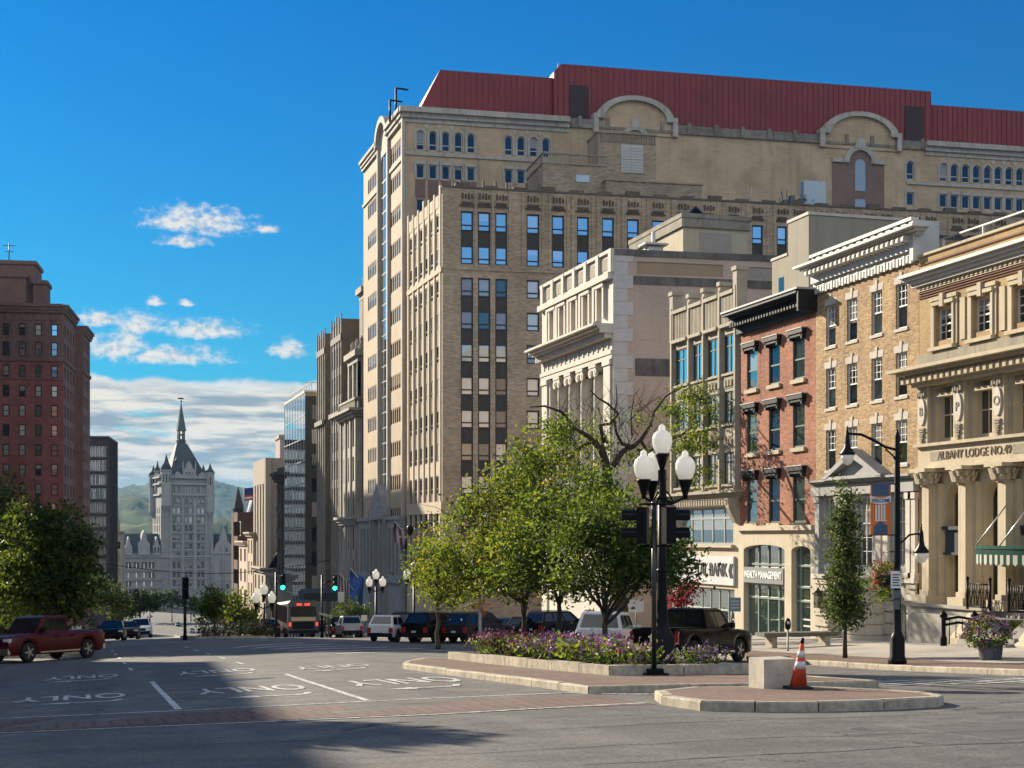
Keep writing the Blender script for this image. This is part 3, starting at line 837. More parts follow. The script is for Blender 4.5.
    mb = MB(); Fc.wall(mb, 0, W, -2.7, 2.72, [(a0 + .1, a1 - .05, -2.5, 2.1, 'arch') for a0, a1 in bays], .55, d=-.35)
    mb.build('arcade_wall', LIMESTONE, T)
    for k, (a0, a1) in enumerate(bays):
        a0 += .1; a1 -= .05
        window(Fc, T, a0, -2.5, a1 - a0, 4.6, {'b': .1, 'mull': (.5,), 'arch': 1, 't': .08}, BRONZE, G_DARK, .42, d=-.35)
        if k in (0, 2, 3):
            s = MB(); Fc.box(s, a0 + .02, a1 - .02, -.62, .3, -.72, -.3); Fc.box(s, a0 - .05, a1 + .05, .28, .42, -.72, -.18); Fc.box(s, a0 - .03, a1 + .03, -.7, -.6, -.72, -.24)
            s.build('spandrel_panel', mat('blue_green_metal', (.018, .035, .045), .45), T)
    for i, p in enumerate(pc):
        c = MB()
        Fc.box(c, p - .46, p + .46, -2.3, 2.1, -.36, -.12)
        Fc.box(c, p - .24, p + .24, -2.1, 2.02, -.12, .20); Fc.box(c, p - .3, p + .3, -2.34, -2.1, -.12, .27); Fc.box(c, p - .28, p + .28, 2.0, 2.08, -.12, .24)
        Fc.box(c, p - .52, p + .52, -2.68, -2.3, -.35, .5)
        o = c.build('column', LIMESTONE, T)
        cap = MB()
        for q in range(10):
            t = q * .628
            for zz, rr, hh in ((2.1, .33, .2), (2.3, .38, .2)):
                x, y = (rr + .03) * math.cos(t + zz), (rr + .03) * math.sin(t + zz)
                cap.box(-.07, .07, -.05, .05, zz, zz + hh, T=lambda a, b, z: Fc.P(p + x * (1 + (z - zz) * .8) + a, z, .12 + (y * (1 + (z - zz) * .8) + b)))
        cap.lathe([(.3, 2.05), (.32, 2.2), (.42, 2.5), (.5, 2.56)], (0, 0, 0), 10, T=lambda x, y, z: Fc.P(p + x, z, .12 + y))
        Fc.box(cap, p - .55, p + .55, 2.56, 2.7, -.35, .58)
        cap.build('capital', LIMESTONE, o)
    # basement wall, steps and rail
    mb = MB(); Fc.box(mb, 0, 5.7, -5.4, -2.68, -.35, .5)
    Fc.box(mb, 1.2, 5.7, -5.4, -2.95, .5, 1.1); Fc.box(mb, 0, 5.72, -2.72, -2.6, .5, .62)
    Fc.box(mb, 8.6, W, -5.4, -2.68, -.35, .5); Fc.box(mb, 8.6, W, -5.4, -2.95, .5, 1.1)
    mb.build('base_wall', mat('grey_base_stone', (.34, .32, .28), .85, .15, 1.5, .15, streak=.35), T)
    st = MB()
    for k in range(9): Fc.box(st, 5.7, 8.6, -5.4, -2.72 - k * .19, -.3, .35 + k * .33)
    st.build('steps', GREY_STONE, T)
    for a in (5.05, 8.95):
        w = MB()
        w.prism([(-.2, -2.7), (.9, -2.8), (1.7, -3.7), (1.7, -5.3), (-.2, -5.3)], lambda d, z, a_: Fc.P(a_, z, d), a - .3, a + .3)
        w.build('stair_cheek', LIMESTONE, T)
    # cast-iron balustrade panels
    for a0, a1 in ((Fc.a(967.5, .9), Fc.a(990, .9)), (Fc.a(1009, .9), Fc.a(1009, .9) + 1.6), (Fc.a(1009, .9) + 1.75, Fc.a(1009, .9) + 3.2)):
        b = MB(); z0, z1 = -2.66, -1.72; n = int((a1 - a0) / .13)
        for e in (a0, a1): b.tube([Fc.P(e, z0, .9), Fc.P(e, z1 + .16, .9)], .05, 6); b.lathe([(.02, 0), (.08, .05), (.02, .14)], Fc.P(e, z1 + .14, .9), 8)
        for zz in (z0 + .1, z1): b.tube([Fc.P(a0, zz, .9), Fc.P(a1, zz, .9)], .028, 6)
        for q in range(1, n):
            a = a0 + (a1 - a0) * q / n; w = .05 * math.sin(q * 2.2)
            b.tube([Fc.P(a, z0 + .1, .9), Fc.P(a + w, z0 + .3, .9), Fc.P(a - w, z0 + .65, .9), Fc.P(a, z1, .9)], .02, 5)
            b.lathe([(.01, 0), (.055, .03), (.01, .06)], Fc.P(a, z0 + .42 + .2 * (q % 2), .9), 6)
        b.build('iron_railing', BLACK_METAL, T)
    # white pipe rail on the roof
    r = MB(); zr = 11.85
    r.tube([Fc.P(.6, zr, -.6), Fc.P(W, zr, -.6)], .045, 6)
    for k in range(8): r.tube([Fc.P(.8 + k * 2.7, gb - .5, -.6), Fc.P(.8 + k * 2.7, zr, -.6)], .05, 6)
    r.build('roof_rail', TRIM_WHITE, T)
    # canopy over the door
    gcan = mat('green_canvas', (.010, .045, .034), .8, .12, 3, spec=.1)
    c = MB(); a0 = Fc.a(975, 1.2); a1 = a0 + 5.2; zc = -.62
    prof = []
    for k in range(13):
        t = math.pi * k / 12
        prof.append((a0 + (a1 - a0) / 2 - (a1 - a0) / 2 * math.cos(t), .2 + 1.75 * math.sin(t) ** .55))
    c.prism(prof, lambda a, d, z: Fc.P(a, z, d), zc, zc + .2)
    can = c.build('canopy', gcan, T)
    e = MB()
    for (p, q), (s, t) in zip(prof, prof[1:]): e.quad(Fc.P(p, zc + .2, q + .03), Fc.P(s, zc + .2, t + .03), Fc.P(s, zc + .3, t + .05), Fc.P(p, zc + .3, q + .05))
    c2 = [(a0 + (a - a0) , d) for a, d in prof]
    e.add([Fc.P(a, zc + .3, d + .05) for a, d in prof], [tuple(range(len(prof)))])
    e.build('canopy_edge', mat('pale_green_metal', (.03, .09, .07), .8, .1, 3, spec=.1), can)
    v = MB(); n = 0
    for (p, q), (s, t) in zip(prof, prof[1:]):
        seg = max(1, int(math.hypot(s - p, t - q) / .16))
        for k in range(seg):
            f0, f1 = k / seg, (k + 1) / seg
            A = (p + (s - p) * f0, q + (t - q) * f0); B = (p + (s - p) * f1, q + (t - q) * f1)
            M_ = ((A[0] + B[0]) / 2, (A[1] + B[1]) / 2); n += 1
            v.add([Fc.P(A[0], zc, A[1]), Fc.P(B[0], zc, B[1]), Fc.P(B[0], zc - .3, B[1]), Fc.P(M_[0], zc - .38, M_[1]), Fc.P(A[0], zc - .3, A[1])], [(0, 1, 2, 3, 4)], n % 2)
    v.build('valance', [gcan, mat('valance_cream', (.36, .36, .31), .7, .08)], can)
    for ar in (a0 + .5, a0 + 1.9, a0 + 3.4):
        rd = MB(); rd.tube([Fc.P(ar, zc + .3, 1.5), Fc.P(ar + .35, 1.35, .3)], .025, 6); rd.build('support_rod', mat('steel_rod', (.5, .5, .5), .35, 0, metal=.8), can)
    d = MB(); Fc.box(d, 6.1, 7.6, -2.7, .3, -.6, -.28); dd = d.build('door', mat('dark_wood_door', (.045, .028, .018), .5), T)
    d = MB(); Fc.box(d, 6.25, 7.45, -2.4, .05, -.3, -.27); d.build('pane', G_DARK, dd)
    return T
lodge()

# ---- four-storey tan brick house with a white classical doorcase and cornice
def tan_house():
    Fc = F(X0, 60.93, -90); W = 8.6
    T = thing('brick_house', 'tan brick house with white sash windows, bracketed white cornice and grey pedimented doorcase', 'building', (X0, 56.6, -4.6))
    cols = [.94, 2.83, 4.9, 6.85]
    ops = []
    for z0, z1 in ((8.56, 10.4), (5.78, 7.57), (3.0, 4.8)): ops += [(c, c + .88, z0, z1) for c in cols]
    mb = MB(); Fc.wall(mb, 0, W, 2.3, 11.4, ops, .15)
    shell(mb, Fc, 0, W, -6, 12.0, 18); mb.build('wall', TAN_BRICK, T)
    roof(T, Fc, 0, W, 12.2, 18)
    mat('lintel_stone', (.46, .42, .36), .85, .15, 3)
    for o in ops:
        window(Fc, T, o[0], o[2], .88, o[3] - o[2], {'b': .055, 'rails': (.5,), 'up': (3, 3, .5), 'sill': 1, 't': .06}, SASH_WHITE, G_GREEN if rnd.random() < .6 else G_DARK, .07, sm=MATS['lintel_stone'])
        k = MB(); c = o[0] + .44
        k.prism([(c - .56, o[3] + .01), (c + .5, o[3] + .01), (c + .58, o[3] + .30), (c - .58, o[3] + .30)], Fc.P, -.02, .012)
        k.prism([(c - .1, o[3] - .02), (c + .06, o[3] + .02), (c + .10, o[3] + .46), (c - .10, o[3] + .46)], Fc.P, -.02, .04)
        k.build('lintel', mat('lintel_stone', (.46, .42, .36), .85, .15, 3), T)
    m = MB(); Fc.box(m, -.05, W, 11.1, 11.55, -.1, .12)
    for k in range(34):
        a = .1 + k * .25; Fc.box(m, a, a + .15, 11.06 + .05 * (k % 2), 11.44 - .04 * (k % 3), .05, .15)
    Fc.box(m, -.05, W, 11.55, 11.86, -.1, .25)
    for k in range(22):
        a = .05 + k * .39; m.prism([(.22, 11.84), (.62, 11.9), (.62, 12.04), (.55, 12.12), (.22, 12.12)][::-1], lambda d, z, a_: Fc.P(a_, z, d), a, a + .17)
    cornice(m, Fc, 0, W, 12.1, 12.42, .8, steps=3)
    Fc.box(m, .2, W - .2, 12.4, 12.7, .1, .3)
    for k in range(14): Fc.box(m, .3 + k * .6, .55 + k * .6, 12.62, 12.8, .05, .3)
    Fc.box(m, W - .2, W + .05, 11.1, 12.72, -.9, .3); Fc.box(m, 0, W, 12.72, 12.85, .0, .36)
    m.build('cornice', TRIM_WHITE, T)
    # first floor: pilasters, entablature, pediment
    GREYP = mat('grey_painted_stone', (.31, .315, .305), .75, .12, 1.5, streak=.3)
    ops = [(.85, 1.75, -1.2, 1.75), (3.25, 5.05, -1.3, 1.75), (6.7, 7.6, -1.2, 1.75)]
    mb = MB(); Fc.wall(mb, 0, W, -1.75, 2.32, ops, .3, d=.02); mb.build('first_floor_wall', GREYP, T)
    for o in ops:
        window(Fc, T, o[0], o[2], o[1] - o[0], o[3] - o[2], {'b': .08, 'rails': (.62,), 'mull': (.5,) if o[1] - o[0] > 1 else (), 'up': (4 if o[1] - o[0] > 1 else 3, 5, .03)}, SASH_WHITE, G_GREEN, .2, sm=TRIM_WHITE)
    for a in (.2, 2.1, 2.75, 5.55, 6.1, 7.9, 8.2):
        p = MB(); Fc.box(p, a - .02, a + .36, -1.7, 1.7, 0, .16); Fc.box(p, a - .08, a + .42, 1.55, 1.8, 0, .22); Fc.box(p, a - .08, a + .42, -1.7, -1.45, 0, .22)
        p.build('pilaster', WHITE_STONE if a > 5 else GREYP, T)
    m = MB(); Fc.box(m, -.02, W, 1.85, 2.3, -.05, .26); cornice(m, Fc, 0, W, 2.28, 2.55, .5, steps=3, ret=False)
    m.build('entablature', GREYP, T)
    m = MB(); ap = 4.15
    m.prism([(ap - 2.3, 2.56), (ap + 2.3, 2.56), (ap, 3.62)], Fc.P, 0, .25)
    for s in (-1, 1): m.prism([(ap + s * 2.55, 2.56), (ap + s * 2.15, 2.56), (ap, 3.45), (ap, 3.78)], Fc.P, 0, .62)
    Fc.box(m, ap - 2.5, ap + 2.5, 2.50, 2.64, 0, .6)
    m.build('pediment', GREYP, T)
    # rusticated ground floor with a rounded bay
    RUST = mat('rusticated_stone', (.46, .41, .33), .85, .14, 1.4, .15, streak=.3)
    ops = [(1.4, 2.9, -5.2, -2.55), (6.9, 7.9, -5.2, -2.75)]
    mb = MB(); Fc.wall(mb, 0, W, -5.6, -1.74, ops, .5, d=.08)
    for k in range(8):
        z0 = -5.5 + k * .48
        for a0, a1 in ((.02, 1.38), (2.92, 3.7), (6.15, 6.88), (7.92, W - .02)): Fc.box(mb, a0, a1, z0 + .04, z0 + .44, .05, .16)
    mb.build('ground_floor_wall', RUST, T)
    bay = MB(); cb = 4.95
    for k in range(8):
        z0 = -5.5 + k * .46
        bay.lathe([(1.22, z0), (1.27, z0 + .03), (1.27, z0 + .40), (1.22, z0 + .43), (1.22, z0 + .46)], (0, 0, 0), 28, T=lambda x, y, z: Fc.P(cb + x, z, .0 + y * .95), sm=False)
    bay.lathe([(1.36, -1.84), (1.4, -1.76), (1.3, -1.66)], (0, 0, 0), 28, T=lambda x, y, z: Fc.P(cb + x, z, y * .95))
    bay.build('rounded_bay', RUST, T)
    for o in ops:
        window(Fc, T, o[0], o[2], o[1] - o[0], o[3] - o[2], {'b': .09, 'rails': (.3, .55, .8), 'mull': (.25, .5, .75)}, SASH_WHITE, G_DARK, .4, d=.08)
    m = MB(); Fc.box(m, -.02, W, -1.86, -1.66, -.05, .24); m.build('string_course', WHITE_STONE, T)
    # round fanlights seen over the first-floor sills
    # stucco stair block standing on the roofs behind
    s = MB(); x, y = 34.7, 65.8
    s.box(x, x + 5.2, y, y + 2.2, 10.5, 15.9); s.box(x, x + 5.2, y + 2.2, y + 4.0, 10.5, 14.3)
    s.box(x - .05, x + 5.25, y - .05, y + 2.25, 15.9, 16.05, 1); s.box(x - .05, x + 5.25, y + 2.25, y + 4.05, 14.3, 14.43, 1)
    o = s.build('stair_block', [mat('dull_stucco', (.31, .28, .22), .9, .1, 1, streak=.25), WHITE_STONE], T)
    fs = F(x, y + 4.0, -90); s = MB(); fs.box(s, .75, 1.35, 12.1, 13.3, -.1, .004); s.build('pane', G_DARK, o)
tan_house()

# ---- three-window red brick house with heavy black cornice
def red_house():
    Fc = F(X0, 68.99, -90); W = 8.06
    T = thing('red_brick_house', 'narrow red brick house with heavy black cornice and black window hoods', 'building', (X0, 65, -4.8))
    cols = [.82, 3.28, 5.8]
    ops = [(c, c + 1.17, z0, z1) for z0, z1 in ((7.4, 9.38), (4.2, 6.33), (.68, 2.98)) for c in cols]
    mb = MB(); Fc.wall(mb, 0, W, .55, 10.9, ops, .14); shell(mb, Fc, 0, W, -6, 11.0, 16); mb.build('wall', ORANGE_BRICK, T)
    roof(T, Fc, 0, W, 11.0, 16)
    for i, o in enumerate(ops):
        window(Fc, T, o[0], o[2], 1.17, o[3] - o[2], {'b': .09, 'rails': (.47,), 't': .07}, SASH_GREEN, (G_GREEN, G_BLUE)[i % 3 == 1], .05)
        s = MB(); Fc.box(s, o[0] - .1, o[1] + .1, o[2] - .2, o[2] - .01, -.02, .12); s.build('sill', LIMESTONE, T)
        h = MB(); c = (o[0] + o[1]) / 2
        Fc.box(h, c - .78, c + .78, o[3] + .12, o[3] + .32, -.02, .26); Fc.box(h, c - .7, c + .7, o[3] - .02, o[3] + .13, -.02, .2)
        for e in (-.66, .54): Fc.box(h, c + e, c + e + .12, o[3] - .15, o[3] + .1, -.02, .2)
        h.build('window_hood', DARK_TRIM, T)
        h = MB(); Fc.box(h, c - .8, c + .8, o[3] + .323, o[3] + .37, -.02, .29); h.build('hood_capping', mat('lead_capping', (.36, .36, .35), .6), T)
    m = MB(); Fc.box(m, -.02, W + .02, 10.3, 10.62, -.1, .2)
    for k in range(27): Fc.box(m, .05 + k * .3, .2 + k * .3, 10.62, 10.85, -.05, .62)
    Fc.box(m, -.02, W, 10.6, 10.9, -.1, .3)
    cornice(m, Fc, 0, W, 10.86, 11.28, 1.02, steps=3, ret=False)
    m.build('cornice', DARK_TRIM, T)
    m = MB(); Fc.box(m, W + .004, W + .14, 10.3, 11.284, -1.2, .98); m.build('cornice_return', DARK_TRIM, T)
    m = MB(); Fc.box(m, -.05, W + .18, 11.29, 11.38, -.6, 1.08); m.build('cornice_capping', mat('lead_capping', (.36, .36, .35), .6), T)
    # stone shopfront
    ops = [(.55, 5.05, -5.3, -.38, 'arch', .12), (5.75, 7.65, -5.3, -.42, 'arch', .25)]
    mb = MB(); Fc.wall(mb, 0, W, -5.6, .32, ops, .45, d=.06); Fc.box(mb, -.05, W, .32, .56, -.05, .26)
    mb.build('shopfront_wall', mat('pale_shop_stone', (.50, .43, .32), .85, .1, 1.2, streak=.15), T)
    G1 = MB()
    for a0, a1, ms in ((.55, 5.05, (.55, 1.7, 2.8, 3.95, 5.05)), (5.75, 7.65, (5.75, 6.2, 7.2, 7.65))):
        for q in ms: Fc.box(G1, q - .05, q + .05, -5.3, -.4, -.3, -.2)
        for zz in (-1.35, -2.35, -3.0): Fc.box(G1, a0, a1, zz - .05, zz + .05, -.3, -.18)
        Fc.box(G1, a0, a1, -5.35, -5.1, -.3, -.18)
    fr = G1.build('shopfront_frame', mat('grey_green_frame', (.20, .25, .23), .45), T)
    p = MB(); Fc.box(p, .55, 5.05, -5.3, -.4, -.32, -.26); Fc.box(p, 5.75, 7.65, -5.3, -.45, -.32, -.26); p.build('pane', G_GREEN, fr)
    s = MB(); Fc.box(s, .62, 4.98, -2.28, -1.5, -.1, .1); sb = s.build('sign_board', mat('grey_sign', (.20, .22, .22), .5), T)
    wall_text('lettering', 'WEALTH MANAGEMENT', .5, Fc, 2.8, -1.88, .105, sb, mat('white_letters', (.85, .85, .83), .5), fit=4.1, ext=.03, bold=.012)
    st = MB()
    for k, (a0, a1, z0) in enumerate(((6.3, 7.1, -3.9), (6.35, 7.05, -4.2), (6.3, 7.1, -4.5))): Fc.box(st, a0, a1, z0, z0 + .08, -.257, -.25)
    st.build('window_sticker', TRIM_WHITE, fr)
red_house()

# ---- narrow stone front with tall piers, ornamented spandrels and a bank below
def gothic():
    Fc = F(X0, 77.94, -90); W = 8.93
    T = thing('narrow_office_building', 'narrow grey stone front with tall piers above its parapet and a bank sign below', 'building', (X0, 73.5, -5.4))
    ST = mat('buff_cast_stone', (.36, .32, .25), .85, .15, 1.6, .1, streak=.35)
    pr = [.2, 2.62, 4.6, 6.68, 8.62]
    bays = list(zip(pr, pr[1:]))
    ops = []
    for a, b in bays:
        for z0, z1 in ((8.5, 10.52), (5.88, 7.55), (2.75, 4.4)): ops.append((a + .32, b - .3, z0, z1))
    mb = MB(); Fc.wall(mb, 0, W, 1.7, 10.9, ops, .15); shell(mb, Fc, 0, W, -6, 12.0, 15); mb.build('wall', ST, T)
    roof(T, Fc, 0, W, 11.2, 15)
    for i, o in enumerate(ops):
        window(Fc, T, o[0], o[2], o[1] - o[0], o[3] - o[2], {'b': .07, 'rails': (.7,), 'mull': (.5,)}, BRONZE, (G_SKY, G_SKY, G_BLIND)[i % 3], .05)
        s = MB(); Fc.box(s, o[0] - .05, o[1] + .05, o[2] - .12, o[2] - .005, -.02, .12); s.build('sill', ST, T)
    for i, a in enumerate(pr):
        p = MB(); Fc.box(p, a - .15, a + .15, 1.9, 13.3 + (.5 if i in (0, 4) else 0), -.02, .13); Fc.box(p, a - .10, a + .10, 2.0, 12.9, .13, .17)
        if i in (0, 4): Fc.box(p, a - .24, a + .24, 11.0, 13.65, -.45, .14)
        zt = 13.3 + (.5 if i in (0, 4) else 0); e = .3 if i in (0, 4) else .2
        Fc.box(p, a - e, a + e, zt - .16, zt + .06, -.52 if i in (0, 4) else -.5, .2)
        if i not in (0, 4): Fc.box(p, a - .13, a + .13, 11.0, 13.25, -.45, .12)
        p.build('pier', ST, T)
    for a, b in bays:
        p = MB(); n = 9
        Fc.box(p, a + .17, b - .17, 12.55, 12.74, -.1, .2); Fc.box(p, a + .17, b - .17, 10.88, 11.05, -.05, .26)
        for k in range(n):
            q = a + .28 + (b - a - .56) * k / (n - 1); Fc.box(p, q - .05, q + .05, 11.05, 12.55, -.05, .1)
        Fc.box(p, a + .17, b - .17, 11.05, 12.55, -.1, -.04)
        p.build('parapet_panel', ST, T)
        for z0 in (7.72, 4.65):
            s = MB(); Fc.box(s, a + .4, b - .4, z0, z0 + .6, -.02, .03)
            c = (a + b) / 2
            for k in (-1, 0, 1): Fc.box(s, c + k * .36 - .1, c + k * .36 + .1, z0 + .1, z0 + .42, .03, .1)
            s.build('spandrel_ornament', LIME_DARK, T)
    m = MB(); cornice(m, Fc, 0, W, 1.98, 2.42, .5, steps=3); Fc.box(m, 0, W, 1.6, 1.98, -.05, .16)
    for k in range(26): Fc.box(m, .25 + k * .33, .42 + k * .33, 1.66, 1.95, .14, .24)
    for a in (.15, W - .5): m.prism([(-.05, 2.0), (.62, 2.0), (.55, 1.5), (.2, .75), (-.05, .7)], lambda d, z, q: Fc.P(q, z, d), a, a + .36)
    m.build('shop_cornice', ST, T)
    # tall window, stone panel, bank sign and shop glazing
    ops = [(1.0, 8.1, -.4, 1.55), (.7, 8.25, -5.0, -2.7)]
    mb = MB(); Fc.wall(mb, 0, W, -5.6, 1.72, ops, .35, d=-.02); Fc.box(mb, .8, 8.3, -.55, -.4, -.1, .2)
    mb.build('lower_wall', mat('pale_shop_stone', (.50, .43, .32), .85, .1, 1.2, streak=.15), T)
    window(Fc, T, 1.0, -.4, 7.1, 1.95, {'b': .1, 'rails': (.72,), 'mull': (.19, .38, .58, .79), 't': .12}, GREY_FRAME, G_GREEN, .2)
    window(Fc, T, .7, -5.0, 7.55, 2.3, {'b': .1, 'rails': (.5,), 'mull': (.2, .4, .55, .7, .85), 't': .08}, GREY_FRAME, G_GREEN, .2)
    s = MB(); Fc.box(s, .5, 8.4, -2.5, -1.0, 0, .12); sb = s.build('sign_board', mat('pale_grey_sign', (.55, .57, .56), .5, .05), T)
    lm = mat('dark_letters', (.02, .022, .025), .5)
    wall_text('lettering', 'TAL BANK', .95, Fc, 5.7, -1.75, .125, sb, lm, fit=4.0, ext=.03, bold=.02)
    ch = MB()
    for k in range(2): ch.prism([(7.85 + .22 * k, -1.75), (8.05 + .22 * k, -1.38), (8.17 + .22 * k, -1.38), (7.97 + .22 * k, -1.75), (8.17 + .22 * k, -2.12), (8.05 + .22 * k, -2.12)], Fc.P, .12, .15)
    ch.build('sign_emblem', lm, sb)
gothic()

# ---- white marble bank with giant Ionic columns and a brick party wall
def bank():
    Fc = F(X0, 102.3, -90); W = 14.76
    T = thing('columned_bank', 'white marble bank with giant fluted columns, deep cornice and tan brick party wall', 'building', (X0, 95, -6.5))
    ZT = 18.1
    smalls = [2.79, 5.02, 7.58, 10.02, 12.73]
    mb = MB(); ops = [(c - .42, c + .42, 14.1, 15.85) for c in smalls]
    Fc.wall(mb, 0, W, 13.3, ZT, ops, .5)
    Fc.wall(mb, 0, W, -8, 12.3, [(1.9, 13.0, .5, 11.25)], 1.6)
    mb.build('wall', WHITE_STONE, T)
    for o in ops: window(Fc, T, o[0], o[2], .84, 1.75, {'b': .08, 'mull': (.5,)}, BRONZE, G_DARK, .3)
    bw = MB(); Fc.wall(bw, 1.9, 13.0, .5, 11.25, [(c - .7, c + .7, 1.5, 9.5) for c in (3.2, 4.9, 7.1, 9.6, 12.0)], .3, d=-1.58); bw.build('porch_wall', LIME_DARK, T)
    for c in (3.2, 4.9, 7.1, 9.6, 12.0): window(Fc, T, c - .7, 1.5, 1.4, 8.0, {'b': .12, 'rails': (.3, .6), 'mull': (.5,)}, BRONZE, G_DARK, .2, d=-1.58)
    for c in smalls:
        p = MB(); Fc.box(p, c - .75, c - .48, 13.95, 16.1, -.02, .2); Fc.box(p, c + .48, c + .75, 13.95, 16.1, -.02, .2); Fc.box(p, c - .8, c + .8, 16.0, 16.2, -.02, .26)
        Fc.box(p, c - 1.28, c - .92, 13.5, 16.25, -.02, .24); p.build('attic_pilaster', WHITE_STONE, T)
    m = MB(); Fc.box(m, -.1, W, 16.3, 16.7, -.1, .35); Fc.box(m, -.1, W, ZT - .12, ZT + .1, -.4, .16)
    for k in range(7): Fc.box(m, .2 + k * 2.36, .7 + k * 2.36, 16.7, ZT + .06, -.05, .2)
    m.build('parapet', WHITE_STONE, T)
    each(T, 'parapet_panel', LIME_DARK, Fc, [(1.05 + k * 2.36, 2.2 + k * 2.36, 17.0, 17.75, -.02, .03) for k in range(6)])
    m = MB(); cornice(m, Fc, 0, W, 12.85, 13.45, 1.35, steps=4, ret=False); Fc.box(m, W - .1, W + .02, 12.86, 13.45, -.8, .9)
    dentils(m, Fc, 0, W, 12.55, 12.86, -.05, .55, .36, .2); m.build('main_cornice', WHITE_STONE, T)
    m = MB(); Fc.box(m, -.04, W, 11.25, 11.55, -1.5, .1); Fc.box(m, -.06, W, 11.55, 11.8, -1.5, .16); Fc.box(m, -.02, W, 11.8, 12.55, -.1, .06)
    for k in range(15): Fc.box(m, .6 + k * .95, .85 + k * .95, 11.95, 12.45, .05, .12)
    m.build('entablature', WHITE_STONE, T)
    for c in (3.47, 5.89, 8.41, 11.01):
        p = MB(); p.lathe([(.62, .5), (.62, .8), (.52, .9), (.5, 3.), (.43, 10.5), (.46, 10.6)], (0, 0, 0), 18, T=lambda x, y, z: Fc.P(c + x, z, -.5 + y)); o = p.build('column', WHITE_STONE, T)
        p = MB()
        for s in (-1, 1):
            for dd in (-.98, -.02):
                p.lathe([(.30, -.09), (.30, .09)], (0, 0, 0), 14, T=lambda x, y, z: Fc.P(c + s * .46 + x, 10.72 + y, dd + z))
                p.lathe([(.14, -.12), (.14, .12)], (0, 0, 0), 10, T=lambda x, y, z: Fc.P(c + s * .46 + x, 10.72 + y, dd + z))
        Fc.box(p, c - .62, c + .62, 10.85, 11.05, -1.05, .05); Fc.box(p, c - .68, c + .68, 11.05, 11.24, -1.1, .1)
        p.build('capital', WHITE_STONE, o)
    for a0, a1 in ((.3, 1.5), (13.3, 14.5)):
        p = MB(); Fc.box(p, a0, a1, -7.5, 11.0, -.02, .12); Fc.box(p, a0 - .1, a1 + .1, 10.9, 11.22, -.02, .2); p.build('corner_pier', WHITE_STONE, T)
    # party wall facing uphill
    Fs = F(X0, 87.54, -4.5); D = 30
    PW = brick('mauve_brick', (.52, .40, .325), (.465, .35, .285), (.44, .365, .30), .24, .08, .006, .12, streak=.1, big=.2)
    mb = MB(); Fs.wall(mb, 0, D, -8, 16.1, (), .2); Fs.wall(mb, 0, D, 16.1, ZT, [(1.55, 7.3, 16.62, 17.42), (8.6, 13.3, 16.55, 17.35), (14.6, 19, 16.5, 17.3)], .1)
    shell(mb, Fc, 0, W, -8, ZT, D, sides='lb')
    mb.build('party_wall', PW, T)
    mb = MB(); Fs.box(mb, 1.35, D, 15.98, 16.5, -.1, .05); Fs.box(mb, 0, D, 17.75, ZT + .06, -.3, .06); Fs.box(mb, 1.45, D, 10.2, 11.3, -.1, .03)
    mb.build('stained_band', mat('sooty_stone', (.13, .12, .11), .95, .45, 1.2, streak=.6), T)
    mb = MB(); Fs.box(mb, 1.55, 7.3, 16.62, 17.42, -.3, -.06); Fs.box(mb, 8.6, 13.3, 16.55, 17.35, -.3, -.06, 1); Fs.box(mb, 14.6, 19, 16.5, 17.3, -.3, -.06, 1)
    mb.build('parapet_infill', [mat('tan_infill', (.34, .245, .16), .9, .1), mat('grey_infill', (.30, .27, .235), .9, .1)], T)
    mb = MB()
    for k in range(30):
        z0 = -7 + k * .84; w = 1.3 if k % 2 else .95
        Fs.box(mb, .0, w, z0 + .01, z0 + .83, -.1, .04 + .003 * (k % 2))
    mb.build('quoin', mat('pale_grey_quoin', (.50, .47, .45), .9, .12), T)
    roof(T, Fc, 0, W, ZT - .7, D)
    # lift house on the roof
    lo = Fs.pix(690, 212, -4.); hi = Fs.pix(757, 212, -4.)
    yb = 91.5; xa, xb = 32.5 + lo[0], 32.5 + hi[0]
    zt = lo[1]
    s = MB(); s.box(xa, xb, yb, yb + 9.5, 17.2, zt, 0); s.box(xa - .15, xb + .15, yb - .15, yb + 9.65, zt - .9, zt - .3, 1); s.box(xa - .2, xb + .2, yb - .2, yb + 9.7, zt - .3, zt, 1)
    s.box(xa + 1.2, xb - 1.2, yb - .04, yb, 17.4, zt - 1.2, 2)
    s.build('lift_house', [mat('cream_stucco', (.44, .385, .28), .9, .1, 1, streak=.25), mat('sooty_cream', (.25, .225, .18), .9, .3, 1.5, streak=.5), mat('mauve_render', (.33, .29, .25), .9, .1, 1)], T)
    v = MB(); cx = (xa + xb) / 2 - .6
    v.lathe([(.95, zt), (.95, zt + .2), (.5, zt + .55), (.42, zt + .62), (.1, zt + .95)], (cx, yb + 2, 0), 12); v.build('roof_vent', BLACK_METAL, T)
    v = MB(); e = Fs.pix(661, 243)
    v.box(32.5 + e[0] - .5, 32.5 + e[0] + .5, 88.2, 89, ZT - .1, ZT + .5); v.box(32.5 + e[0] - .8, 32.5 + e[0] + .8, 88, 89.2, ZT + .6, ZT + .72)
    v.tube([(32.5 + e[0], 88.6, ZT), (32.5 + e[0], 88.6, ZT + 1.5)], .12, 6); v.build('roof_hatch', TRIM_WHITE, T)
bank()
